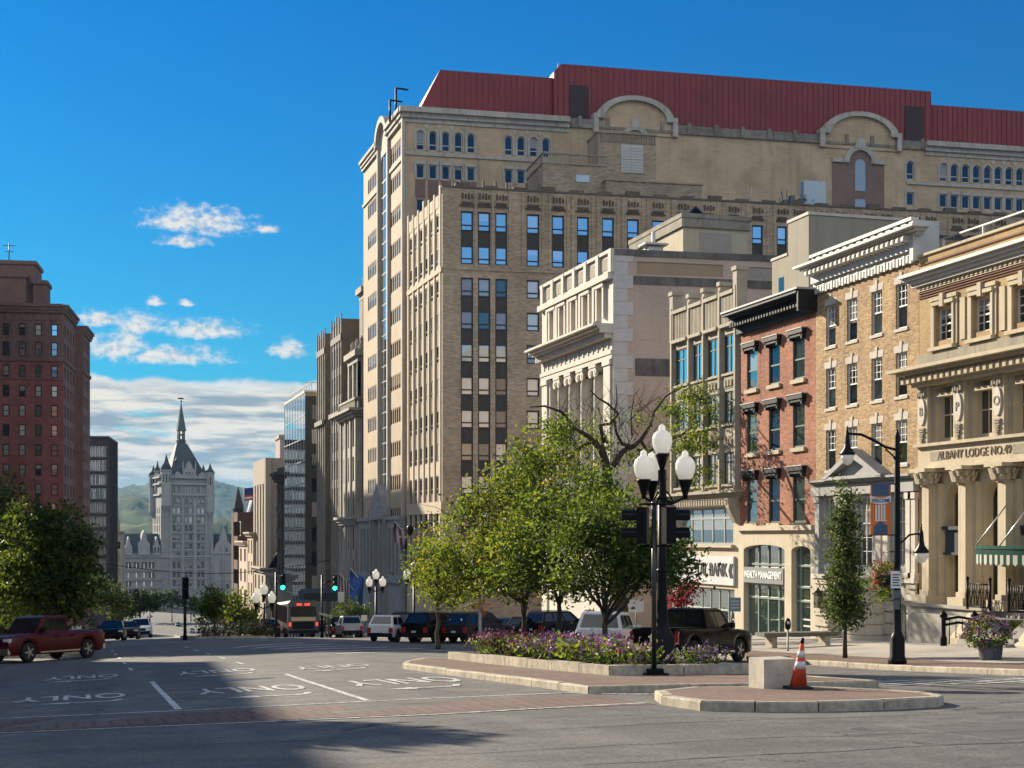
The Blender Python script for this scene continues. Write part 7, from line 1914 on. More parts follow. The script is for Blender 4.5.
def pendant(T, c, s=1.):
    b = MB(); b.lathe([(.03, .62), (.06, .55), (.075, .30), (.10, .16), (.22, .0), (.23, -.05), (.2, -.06)], c, 14); b.tube([(c[0], c[1], c[2] + .6), (c[0], c[1], c[2] + .78)], .025, 6); h = b.build('lamp_shade', BLACK_METAL, T)
    b = MB(); b.lathe([(.19, -.06), (.185, -.18), (.12, -.30), (.02, -.36)], c, 14); b.build('lamp_globe', GLOBE, h)
def lodge_lamp():
    x, y = 22.95, 38.1; z0 = sw_z(x, y); d = x * SY + y * CY; k = d / FPX; zz = lambda v: (HZ - v) * k
    rx, ry = CY, -SY
    T = thing('pendant_street_lamp', 'tall black street lamp with two hanging bell lamps on curved arms by the lodge kerb', 'street lamp', (x, y, z0))
    b = MB(); b.lathe([(.27, 0), (.27, .12), (.22, .22), (.21, .75), (.16, .86), (.12, .95), (.10, 2), (.075, zz(436) - z0), (.03, zz(431) - z0), (.01, zz(429) - z0)], (x, y, z0), 14); b.build('pole', BLACK_METAL, T)
    P = lambda du, v: (x + rx * du * k, y + ry * du * k, zz(v))
    pendant(T, P(-50, 453))
    b = MB(); b.tube([P(0, 450), P(-12, 447), P(-24, 440), P(-36, 434.5), P(-50, 433.5), P(-50, 438)], .04, 7); b.tube([P(0, 464), P(-4, 456), P(-12, 449)], .025, 6); b.build('arm', BLACK_METAL, T)
    pendant(T, P(24, 551))
    b = MB(); b.tube([P(0, 545), P(6, 541), P(12, 535), P(18, 534), P(24, 534)], .03, 7); b.tube([P(24, 531), P(24, 540)], .03, 6); b.build('arm', BLACK_METAL, T)
    # banner
    Fb = F(P(-27, 0)[0], P(-27, 0)[1], -math.degrees(YAW)); bw = 20.5 * k
    B = thing('street_banner', 'orange and blue vertical banner reading WELCOME hung from the pendant lamp post', 'banner', Fb.P(bw / 2, zz(510)))
    z1, z2 = zz(484), zz(535)
    b = MB(); Fb.box(b, 0, bw, z2, z1, -.01, .01); b.build('cloth', mat('banner_orange', (.55, .15, .03), .8, .1), B)
    b = MB(); Fb.box(b, .05, bw - .05, zz(496), z1 + .01, .011, .016); b.build('blue_panel', mat('banner_blue', (.05, .09, .16), .8, .1), B); b = MB(); b.prism([(bw * .16, z2 + .02), (bw * .84, z2 + .02), (bw * .84, zz(526)), (bw * .5, zz(521)), (bw * .16, zz(526))], Fb.P, .011, .016); b.build('blue_panel', mat('banner_blue', (.05, .09, .16), .8, .1), B)
    b = MB(); N_ = 8
    for q in range(N_):
        f0, f1 = q / N_, (q + 1) / N_; s0, s1 = -.07 * math.sin(f0 * math.pi), -.07 * math.sin(f1 * math.pi)
        b.quad(Fb.P(bw * f0, zz(502) + s0, .018), Fb.P(bw * f1, zz(502) + s1, .018), Fb.P(bw * f1, zz(495.5) + s1, .018), Fb.P(bw * f0, zz(495.5) + s0, .018))
    for q in range(4): Fb.box(b, bw * (.24 + q * .135), bw * (.32 + q * .135), zz(520), zz(505), .011, .017)
    Fb.box(b, bw * .2, bw * .8, zz(521), zz(520), .011, .017); b.build('white_band', mat('banner_white', (.62, .62, .60), .8, .03), B)
    wall_text('lettering', 'WELCOME', .15, Fb, bw / 2, zz(499) - .05, .022, B, mat('banner_ink', (.02, .03, .08), .8, 0), fit=bw * .9, ext=.002, bold=.004)
    b = MB()
    for v in (484, 535): b.tube([Fb.P(-.02, zz(v), 0), (x, y, zz(v))], .018, 6)
    b.build('banner_rod', BLACK_METAL, T)
    # hanging basket
    c = Vector(P(-11, 576)) + Vector((SY * .3, CY * .3, 0)); K = thing('hanging_basket', 'hanging flower basket with red, yellow and trailing green plants on the pendant lamp post', 'hanging basket', c)
    b = MB(); b.lathe([(.06, -.34), (.24, -.22), (.33, 0), (.34, .03)], c, 14); b.tube([(c.x, c.y, c.z + .7), (x, y, c.z + .72)], .02, 6)
    for q in range(3): t = q * 2.1; b.tube([(c.x + .33 * math.cos(t), c.y + .33 * math.sin(t), c.z), (c.x, c.y, c.z + .7)], .006, 4)
    b.build('basket', BRONZE, K)
    b = MB(); pts = [c + Vector((rnd.gauss(0, .26), rnd.gauss(0, .2), rnd.uniform(-.75, .4))) for _ in range(170)]; leaf_cloud(b, pts, .14, 7, .1, (4, 3, 3, .5)); b.build('foliage', LEAF, K)
    b = MB(); pts = [c + Vector((rnd.uniform(-.45, .45), rnd.uniform(-.35, .3), rnd.uniform(-.1, .42))) for _ in range(46)] + [c + Vector((rnd.uniform(-.5, -.3), -.2, rnd.uniform(-.5, .2))) for _ in range(12)]
    leaf_cloud(b, pts, .08, 6, .085, (6, 2, 1, 0)); b.build('flowers', [mat('red_petal', (.50, .04, .05), .7, .2), mat('coral_petal', (.6, .16, .12), .7, .2), mat('yellow_petal', (.6, .45, .05), .7, .2), LEAF[2]], K)
    # parking notice on the post
    Fs = F(P(-8.5, 0)[0] - SY * .22, P(-8.5, 0)[1] - CY * .22, -math.degrees(YAW)); sw = 10.5 * k
    S = thing('parking_sign', 'white parking sign plate fixed to pendant lamp post, below hanging basket', 'sign', Fs.P(0, zz(580)))
    b = MB(); Fs.box(b, 0, sw, zz(588), zz(571), 0, .012); b.build('plate', mat('sign_white', (.66, .67, .66), .5, .03), S)
    b = MB()
    for q in range(5): Fs.box(b, sw * .15, sw * (.85 - .1 * (q % 2)), zz(574 + q * 2.6) - .035, zz(574 + q * 2.6), .013, .016)
    b.build('sign_line', mat('sign_ink', (.03, .04, .05), .6, 0), S)
    b = MB(); Fs.box(b, .03, sw - .03, zz(598), zz(590), 0, .1); Fs.box(b, .06, sw - .06, zz(609), zz(599), 0, .06); b.build('call_box', mat('call_box_grey', (.09, .10, .11), .5, .1), S)
lodge_lamp()

def small_things():
    # granite-edged flower bed in the median
    bed = [(11.0, 44.2), (11.45, 31.1), (15.2, 31.4), (15.2, 44.6)]
    T = thing('granite_planter', 'long low granite edged flower bed on the median', 'planter', (13, 37, gz(13, 37)))
    b = MB(); top = lambda x, y: gz(x, y) + .36
    for (x0, y0), (x1, y1) in zip(bed, bed[1:] + bed[:1]):
        L = math.hypot(x1 - x0, y1 - y0); n = max(1, int(L / 1.7)); nx, ny = -(y1 - y0) / L * .2, (x1 - x0) / L * .2
        for k in range(n):
            f0, f1 = (k + .008) / n, (k + .992) / n; p = (x0 + (x1 - x0) * f0, y0 + (y1 - y0) * f0); q = (x0 + (x1 - x0) * f1, y0 + (y1 - y0) * f1); j = rnd.uniform(-.012, .012)
            pi, qi = (p[0] + nx, p[1] + ny), (q[0] + nx, q[1] + ny)
            V = [(p[0], p[1], gz(*p)), (q[0], q[1], gz(*q)), (qi[0], qi[1], gz(*q)), (pi[0], pi[1], gz(*p)), (p[0], p[1], top(*p) + j), (q[0], q[1], top(*q) + j), (qi[0], qi[1], top(*q) + j), (pi[0], pi[1], top(*p) + j)]
            b.add(V, [(0, 1, 5, 4), (4, 5, 6, 7), (2, 3, 7, 6), (0, 4, 7, 3), (1, 2, 6, 5)])
    b.build('granite_edge', GRANITE, T)
    b = MB(); b.add([(x, y, gz(x, y) + .30) for x, y in bed], [(0, 1, 2, 3)]); b.build('soil', mat('soil', (.035, .025, .018), .95, .3, 5), T)
    PET = [mat('pink_petal', (.42, .09, .20), .7, .2), mat('mauve_petal', (.34, .20, .40), .7, .2), mat('crimson_leaf', (.22, .02, .04), .7, .2), mat('cream_petal', (.55, .45, .30), .7, .2)]
    lf, fl = MB(), MB()
    for k in range(900):
        y = rnd.uniform(31.4, 44.0); x = rnd.uniform(11.5, 14.9); f = (y - 31.4) / 12.6
        h = rnd.uniform(.06, .42) * (1.1 if x < 12.5 else .9); c = Vector((x, y, gz(x, y) + .36 + h))
        if (y < 33.4 and x > 13.0) or x > 13.0 + (y - 31) * .14: continue
        leaf_cloud(lf, [c], .25, 7, .17, (4, 4, 2, .15) if f < .45 else (3, 5, .5, .05))
        if rnd.random() < (.6 if f < .3 else 1.): leaf_cloud(fl, [c + Vector((0, -.03, .13))], .22, 11, .11, (2.5, 4, 0.3, 1) if f < .65 else (4, 2, 4, .6))
    for k in range(60):
        a = rnd.random() * 6.28; r_ = rnd.random() ** .5 * .9; c = Vector((14.0 + r_ * math.cos(a) * .75, 31.75 + r_ * .3 * math.sin(a), gz(14.6, 31.8) + .45 + rnd.uniform(.0, .4) * (1 - r_ * .6)))
        leaf_cloud(lf, [c], .16, 7, .11, (2, 5, .5, 0)); leaf_cloud(fl, [c + Vector((0, -.05, .08))], .14, 5, .075, (.5, 5, 0, 1.2))
    o = lf.build('bedding_plants', LEAF, kind='stuff', label='leafy bedding plants filling the median flower bed', cat='plants')
    o = fl.build('bedding_flowers', PET, kind='stuff', label='pink, mauve and crimson bedding flowers in the median bed', cat='flowers')
    # far median shrubs and flowers
    for x, y, u, lb, w in ((8.2, 95, 0, 'pinkish ornamental grass clump at the near end of the far median', (3, 3, 1, 3)), (9.6, 95, 0, 'pale flowering bush on the far median', (0, 0, 0, 5)), (11.2, 96, 0, 'low red flowers at the far median corner', (1, 0, 5, 0))):
        K = thing('median_shrub', lb, 'shrub', (x, y, gz(x, y) + .15)); lf, fl = MB(), MB()
        pts = [Vector((x + rnd.gauss(0, .5), y + rnd.gauss(0, .3), gz(x, y) + .2 + abs(rnd.gauss(0, .42)))) for _ in range(90)]
        leaf_cloud(lf, pts, .25, 6, .2, (4, 3, 3, .5)); lf.build('foliage', LEAF, K); leaf_cloud(fl, pts[:50], .2, 6, .13, w); fl.build('flowers', PET, K, kind='stuff')
    # concrete block and traffic cone on the brick island
    zi = lambda x, y: gz(x, y) + .16
    x, y = 12.17, 24.45; s = .33; z = zi(x, y) - .02
    b = MB(); c = .02
    pr = [(-s, -s + c), (-s + c, -s), (s - c, -s), (s, -s + c), (s, s - c), (s - c, s), (-s + c, s), (-s, s - c)]
    b.prism([(p * 1.0, q) for p, q in pr], lambda a, d, h: (x + a, y + d, h), z, z + .54)
    b.prism([(p * .97, q * .97) for p, q in pr], lambda a, d, h: (x + a, y + d, h), z + .54, z + .555)
    b.build('concrete_block', mat('pale_concrete', (.42, .385, .32), .9, .24, 4, .3, streak=.6), loc=(x, y, z), label='squat square concrete block on the brick island beside the traffic cone', cat='concrete block')
    x, y = 12.33, 23.78; z = zi(x, y)
    T = thing('traffic_cone', 'orange traffic cone with grey reflective collars on black base on the brick island', 'traffic cone', (x, y, z))
    def lean(px, py, pz): return (px + pz_(pz) * .10, py, pz)
    pz_ = lambda q: q - z
    OR = mat('cone_orange', (.55, .055, .015), .6, .22, 7, streak=.4); prof = lambda h: .165 - .132 * h / .80
    def ring(h0, h1, e, m, n_): q = MB(); q.lathe([(prof(h0) + e, h0), (prof(h1) + e, h1)], (x, y, z), 20, T=lean); return q.build(n_, m, T)
    ring(.03, .82, 0, OR, 'cone_body'); ring(.36, .49, .003, mat('reflective_grey', (.55, .55, .53), .35, .15, 6), 'collar'); ring(.56, .68, .003, MATS['reflective_grey'], 'collar')
    q = MB(); q.lathe([(.032, .80), (.036, .84), (.03, .90), (.01, .905)], (x, y, z), 12, T=lean); q.build('tip', BLACK_METAL, T)
    q = MB(); q.box(x - .2, x + .2, y - .2, y + .2, z, z + .045); q.build('base', mat('cone_rubber', (.015, .015, .015), .8, .1), T)
    # plant pot by the lodge
    x, y = 25.6, 37.4; z = sw_z(x, y)
    T = thing('flower_pot', 'blue grey tub overflowing with mauve flowers and tan grass before the lodge', 'plant pot', (x, y, z))
    q = MB(); q.lathe([(.29, 0), (.31, .05), (.36, .5), (.40, .52), (.40, .58), (.35, .585), (.33, .5)], (x, y, z), 20); q.build('tub', mat('blue_grey_tub', (.055, .065, .095), .6, .15, 3), T)
    lf, fl, gr = MB(), MB(), MB()
    for k in range(230):
        d = Vector((rnd.gauss(0, 1), rnd.gauss(0, 1), rnd.gauss(0, 1))).normalized(); c = Vector((x - .1 + d.x * .68, y + d.y * .6, z + .78 + d.z * .44))
        leaf_cloud(lf, [c - d * .06], .14, 7, .11, (4, 3, 3, .2))
        if d.z > -.1 or rnd.random() < .3: leaf_cloud(fl, [c + d * .03], .12, 6, .075, (2, 5, .4, .3))
    for k in range(150):
        a = rnd.gauss(.3, .7); t = rnd.uniform(.4, .85); p0 = Vector((x + .42, y, z + .6)); e = p0 + Vector((math.cos(a) * t * .8, math.sin(a) * t * .5, .55)); e2 = e + Vector((math.cos(a) * .3, math.sin(a) * .2, -.25))
        w = Vector((0, .012, .01)); gr.quad(p0 - w, p0 + w, e + w, e - w, 0); gr.quad(e - w * 1.5, e + w * 1.5, e2 + w * .4, e2 - w * .4, 1)
    lf.build('foliage', LEAF, T); fl.build('flowers', PET, T); gr.build('grass', [LEAF[2], mat('straw', (.50, .38, .20), .8, .15)], T)
    # sign post and meter
    x, y = 22.85, 49.5; z = sw_z(x, y)
    T = thing('sign_post', 'leaning thin steel post with small blue and white parking plate before the shop', 'sign', (x, y, z)); d = x * SY + y * CY; k = d / FPX
    q = MB(); q.tube([(x, y, z - .05), (x + .2, y, z + 2.05)], .035, 6); q.build('post', mat('galvanised', (.16, .165, .165), .5, .1, metal=.3), T)
    Fp = F(x + .02, y - .03, -math.degrees(YAW)); q = MB(); Fp.box(q, -.02, .42, z + 1.55, z + 2.06, .03, .045); pl = q.build('plate', mat('blue_plate', (.16, .24, .30), .5, .05), T)
    q = MB()
    for i in range(3): Fp.box(q, .05, .35, z + 1.66 + i * .12, z + 1.71 + i * .12, .046, .05)
    q.build('sign_line', TRIM_WHITE, pl)
    x, y = 25.2, 49.4; z = sw_z(x, y)
    T = thing('parking_meter', 'black domed parking meter on thin post beside the low stone bench', 'parking meter', (x, y, z))
    q = MB(); q.lathe([(.05, 0), (.035, .03), (.035, .78)], (x, y, z), 8); q.build('post', MATS['galvanised'], T); q = MB(); q.lathe([(.05, .78), (.10, .84), (.115, 1.0), (.10, 1.12), (.05, 1.2), (.01, 1.22)], (x, y, z), 12); h = q.build('meter_head', BLACK_METAL, T)
    q = MB(); Fq = F(x, y, -math.degrees(YAW)); Fq.box(q, -.05, .05, z + 1.0, z + 1.1, .09, .112); q.build('display', TRIM_WHITE, h)
    # bench
    x, y = 27.2, 52.5; z = sw_z(x, y)
    T = thing('stone_bench', 'low bench with thick slab seat in front of the red brick house', 'bench', (x, y, z))
    q = MB(); q.box(x - 1.6, x + 1.6, y - .35, y + .35, z + .42, z + .58); q.build('seat', mat('bench_wood', (.13, .12, .09), .8, .15), T)
    for e in (-1.25, 1.05): q = MB(); q.box(x + e, x + e + .22, y - .3, y + .3, z, z + .42); q.build('leg', GRANITE, T)
    # black lodge hand rail with newel
    x, y = 30.4, 47.3; z = sw_z(x, y)
    T = thing('iron_handrail', 'black iron stair handrail with heavy newel posts beside the lodge basement wall', 'handrail', (x, y, z))
    for e in (0, 1.05):
        q = MB(); q.lathe([(.12, 0), (.12, .3), (.08, .38), (.08, 1.0), (.14, 1.06), (.14, 1.15), (.02, 1.3)], (x + e, y - e * .35, z), 10); q.build('newel', BLACK_METAL, T)
    q = MB()
    for h in (.95, .75): q.tube([(x, y, z + h), (x + .5, y - .18, z + h + .1), (x + 1.05, y - .37, z + h)], .05, 7)
    for k in range(4): f = .2 + k * .22; q.tube([(x + f, y - f * .35, z), (x + f, y - f * .35, z + .95)], .02, 5)
    q.build('rail', BLACK_METAL, T)
    # wall lantern box by the rusticated wall
    Fw = F(X0, 60.93, -90)
    q = MB(); Fw.box(q, .55, .95, -3.2, -2.6, .17, .42); Fw.box(q, .5, 1.0, -2.6, -2.52, .16, .47); q.lathe([(.2, -2.52), (.03, -2.3)], Fw.P(.75, 0, .3), 8)
    q.build('wall_lantern', BRONZE, loc=Fw.P(.75, -3, .2), label='small dark wall lantern on the rusticated stone by the shop door', cat='lantern')
small_things()

# distant lamps, signals, shelters, flags
def triple_lamp(x, y, h, label):
    z = gz(x, y) + .1; T = thing('triple_globe_lamp', label, 'street lamp', (x, y, z))
    b = MB(); b.lathe([(.25, 0), (.22, .6), (.1, .8), (.08, h - .6)], (x, y, z), 10); b.tube([(x - .55, y, z + h - .75), (x, y, z + h - 1.0), (x + .55, y, z + h - .75)], .05, 6); b.build('pole', BLACK_METAL, T)
    for dx, dz in ((-.55, -.6), (.55, -.6), (0, 0)): globe(T, (x + dx, y, z + h + dz), 1.15)
def far_things():
    def on(u, Y, v=None): return at(u, HZ, Y).x
    triple_lamp(on(376, 118), 118, 4.6, 'triple globe street lamp at the kerb right of the blue flag')
    triple_lamp(on(414, 112), 112, 5.0, 'triple globe street lamp half hidden by the small pale green tree')
    triple_lamp(on(264, 104), 104, 2.9, 'short triple globe lamp beside the far median trees')
    # signal on the far median
    def signal(u, Y, vt, vh, label, az, green=False, mast=None):
        x = on(u, Y); z = gz(x, Y); k = (x * SY + Y * CY) / FPX; zz = lambda v: (HZ - v) * k
        T = thing('traffic_signal', label, 'traffic signal', (x, Y, z)); b = MB(); b.lathe([(.16, 0), (.1, .4), (.08, zz(vt) - z)], (x, Y, z), 8)
        if mast:
            x2 = on(mast[0], Y); b.tube([(x, Y, zz(mast[1]) - .4), ((x + x2) / 2, Y, zz(mast[1])), (x2, Y, zz(mast[2]))], .06, 6)
        b.build('pole', BLACK_METAL, T)
        c = (x2 if mast else x, Y - .3, zz(vh)); h = signal_head(T, c, az, 3, .32)
        if green:
            b = MB(); b.lathe([(.19, 0), (.17, .03), (.01, .04)], (0, 0, 0), 12, T=lambda p, q, r_: (c[0] + p, c[1] - .14 - r_, c[2] - .44 + q)); b.build('green_lens', mat('green_light', (.02, .3, .2), .3, 0, emit=(.02, .9, .5), es=3.5), h)
        return T
    signal(185, 93, 578, 588, 'black traffic signal on its own pole at the far median nose', math.pi, False)
    signal(276, 122, 572, 582, 'green traffic signal on short arm in front of the glass office block', math.pi, True, (282, 580, 582))
    signal(322, 128, 575, 583, 'green traffic signal hanging near the dark awning', math.pi, True, (334, 581, 583))
    # entrance awning, banner sign
    x = X0 - 4.5; Y = 165; k = (x * SY + Y * CY) / FPX; zz = lambda v: (HZ - v) * k
    T = thing('entrance_awning', 'long dark green entrance awning reaching over the pavement in shade', 'awning', (x, Y, gz(22, Y)))
    b = MB(); xa, xb = on(303, 163), on(337, 163); b.prism([(162, zz(600)), (166.5, zz(600)), (166.5, zz(592)), (164.2, zz(588)), (162, zz(592))], lambda y_, z_, x_: (x_, y_, z_), xa, xb); b.build('canopy', mat('awning_dark', (.02, .03, .035), .7, .15), T)
    for xx in (xa + .2, xb - .4):
        b = MB(); b.tube([(xx, 162.2, gz(22, 162)), (xx, 162.2, zz(600))], .07, 6); b.build('support_post', BLACK_METAL, T)
    # bus shelters
    for u0, u1, Y, vt, lb in ((288, 314, 124, 611.5, 'bus shelter with grey sloped roof nearest the waiting bus'), (307, 331, 128, 610, 'bus shelter with raised grey roof next to the silver hatchback')):
        x0, x1 = on(u0, Y), on(u1, Y); z0 = gz(21, Y) + .12; k = ((x0 + x1) / 2 * SY + Y * CY) / FPX; zt = (HZ - vt) * k
        T = thing('bus_shelter', lb, 'bus shelter', ((x0 + x1) / 2, Y, z0))
        b = MB(); b.prism([(x0, zt), (x1, zt - .5), (x1, zt - .66), (x0, zt - .16)], lambda a, h, d: (a, d, h), Y - 1, Y + 1.2); b.build('roof', mat('shelter_roof', (.26, .29, .27), .5, .1), T)
        for xx in (x0 + .3, x1 - .4):
            for yy in (Y - .8, Y + 1): b = MB(); b.box(xx, xx + .1, yy, yy + .1, z0, zt - .3); b.build('post', BRONZE, T)
        b = MB(); b.box(x0 + .4, x1 - .4, Y + .95, Y + .98, z0 + .3, zt - .8); b.build('pane', G_GREEN, T)
    # flags on the big building
    def flag(u, v, Y, w, h, label, m, stripes=None, tilt=.5):
        p = at(u, v, Y); T = thing('wall_flag', label, 'flag', p)
        b = MB(); b.tube([p + Vector((1.4, 0, -1.6)), p + Vector((-.6, 0, .7))], .05, 6); b.build('flagstaff', TRIM_WHITE, T)
        b = MB(); n = 7
        for i in range(n):
            for j in range(8):
                f0, f1, g0, g1 = i / n, (i + 1) / n, j / 8, (j + 1) / 8
                q = lambda f, g_: p + Vector((-.6 + f * w * .75, .35 * math.sin(f * 5 + g_ * 3), .6 - g_ * h - f * w * tilt))
                b.quad(q(f0, g0), q(f1, g0), q(f1, g1), q(f0, g1), 0 if not stripes else (1 if (i % 2) else 0))
        b.build('cloth', m if isinstance(m, list) else [m], T)
    R_, W_ = MATS['flag_red'], MATS['flag_white']
    flag(400, 528, 148, 2.4, 2.0, 'striped flag on angled staff above the portal of the red roofed building', [mat('flag_dark_red', (.12, .03, .035), .8, 0), mat('flag_grey', (.3, .3, .3), .8, 0)], True)
    flag(356, 575, 150, 1.8, 3.0, 'deep blue flag hanging on the shaded base of the red roofed building', mat('flag_royal', (.02, .08, .28), .7, .2))
    flag(345, 580, 150, 1.2, 3.4, 'grey striped flag hanging left of the blue flag', [MATS['flag_dark_red'], MATS['flag_grey']], True)
    p = at(410, 528, 131); T = thing('wall_bracket_lamp', 'dark scrolled bracket lamp on the corner of the grey brown office building', 'wall lamp', p)
    b = MB(); b.tube([p + Vector((2.2, 0, -.4)), p + Vector((1.0, 0, .2)), p], .09, 6); b.tube([p + Vector((2.0, 0, .5)), p + Vector((.6, 0, .1))], .05, 5); b.build('arm', BLACK_METAL, T)
    b = MB(); b.lathe([(.1, .3), (.3, .1), (.3, -.4), (.1, -.7)], p, 10); b.build('lamp_head', BLACK_METAL, T)
    # small signs on the pavement, hydrant-like bits
    for u, v, Y, w, h, lb, col in ((364, 618, 122, .5, .5, 'small white square sign on thin post beside the triple lamp', (.6, .6, .58)), (341, 597, 130, .55, .9, 'white street notice hanging under the green signal arm', (.5, .5, .5)), (636, 606, 62, .7, .55, 'white plate sign on post behind the white police style car', (.55, .56, .55)), (77, 632, 84, .5, .7, 'white sign on thin post at the plaza kerb behind the dark red pickup', (.6, .6, .58))):
        p = at(u, v, Y); T = thing('post_sign', lb, 'sign', (p.x, Y, gz(p.x, Y)))
        b = MB(); b.tube([(p.x, Y, gz(p.x, Y)), (p.x, Y, p.z + h / 2)], .035, 6); b.build('post', MATS['galvanised'], T); b = MB(); b.box(p.x - w / 2, p.x + w / 2, Y - .06, Y - .04, p.z - h / 2, p.z + h / 2); b.build('plate', mat('plate_%d' % u, col, .5, .05), T)
    # planter urn with orange flowers between the parked cars and trees
    p = at(480, 606, 70); T = thing('flower_column', 'tall thin post topped with orange flowers behind the parked cars', 'flower basket', (p.x, 70, sw_z(p.x, 70)))
    b = MB(); b.lathe([(.14, 0), (.09, .3), (.08, p.z - sw_z(p.x, 70))], (p.x, 70, sw_z(p.x, 70)), 8); b.build('post', mat('grey_post', (.3, .3, .3), .6, .1), T)
    b = MB(); leaf_cloud(b, [p + Vector((rnd.gauss(0, .15), rnd.gauss(0, .15), rnd.gauss(0, .25))) for _ in range(30)], .12, 6, .14, (5, 3, 1, 0)); b.build('flowers', [mat('orange_petal', (.55, .16, .03), .7, .2), MATS['coral_petal'], MATS['yellow_petal'], LEAF[0]], T)
    p = at(592, 640, 58)
    tree('clipped_shrub', 'dark rounded clipped shrub left of the white police style car', p.x, 58, sw_z(p.x, 58), p.z - .3, .05, [(p.x, 58, p.z, .5, .5, .75)], 60, 8, .14, (3, 6, .3, 0), cat='shrub', limbs=3, twigs=3)
    # overhead span wire
    b = MB(); a, c = at(100, 563, 150), at(330, 560, 150); b.tube([a.lerp(c, k / 14) + Vector((0, 0, -1.2 * math.sin(math.pi * k / 14))) for k in range(15)], .035, 5)
    b.build('span_wire', BLACK_METAL, loc=a, label='thin sagging black wire spanning the street before the castle tower', cat='wire')
far_things()
# ------------------------------------------------------------------ vehicles
TYRE = mat('tyre', (.012, .012, .012), .85, .2, 8)
RIM = mat('alloy', (.45, .45, .46), .3, .05, 4, metal=.9)
CARGLASS = glass('car_glass', (.006, .008, .010), .03, .04, .3, fk=.7, bump=0, blind=0)
TAIL = mat('tail_red', (.32, .012, .012), .25, .05, 3, coat=.6)
HEAD = mat('head_lens', (.55, .58, .6), .12, .03, 3, coat=.8)
PLATE = mat('number_plate', (.55, .55, .5), .5, .05)
TRIMB = mat('car_trim', (.008, .008, .009), .55, .1, 5, spec=.15)
def paint(name, col, metal=.2): return mat('paint_' + name, col, .32, .05, 2, metal=metal, coat=.45)

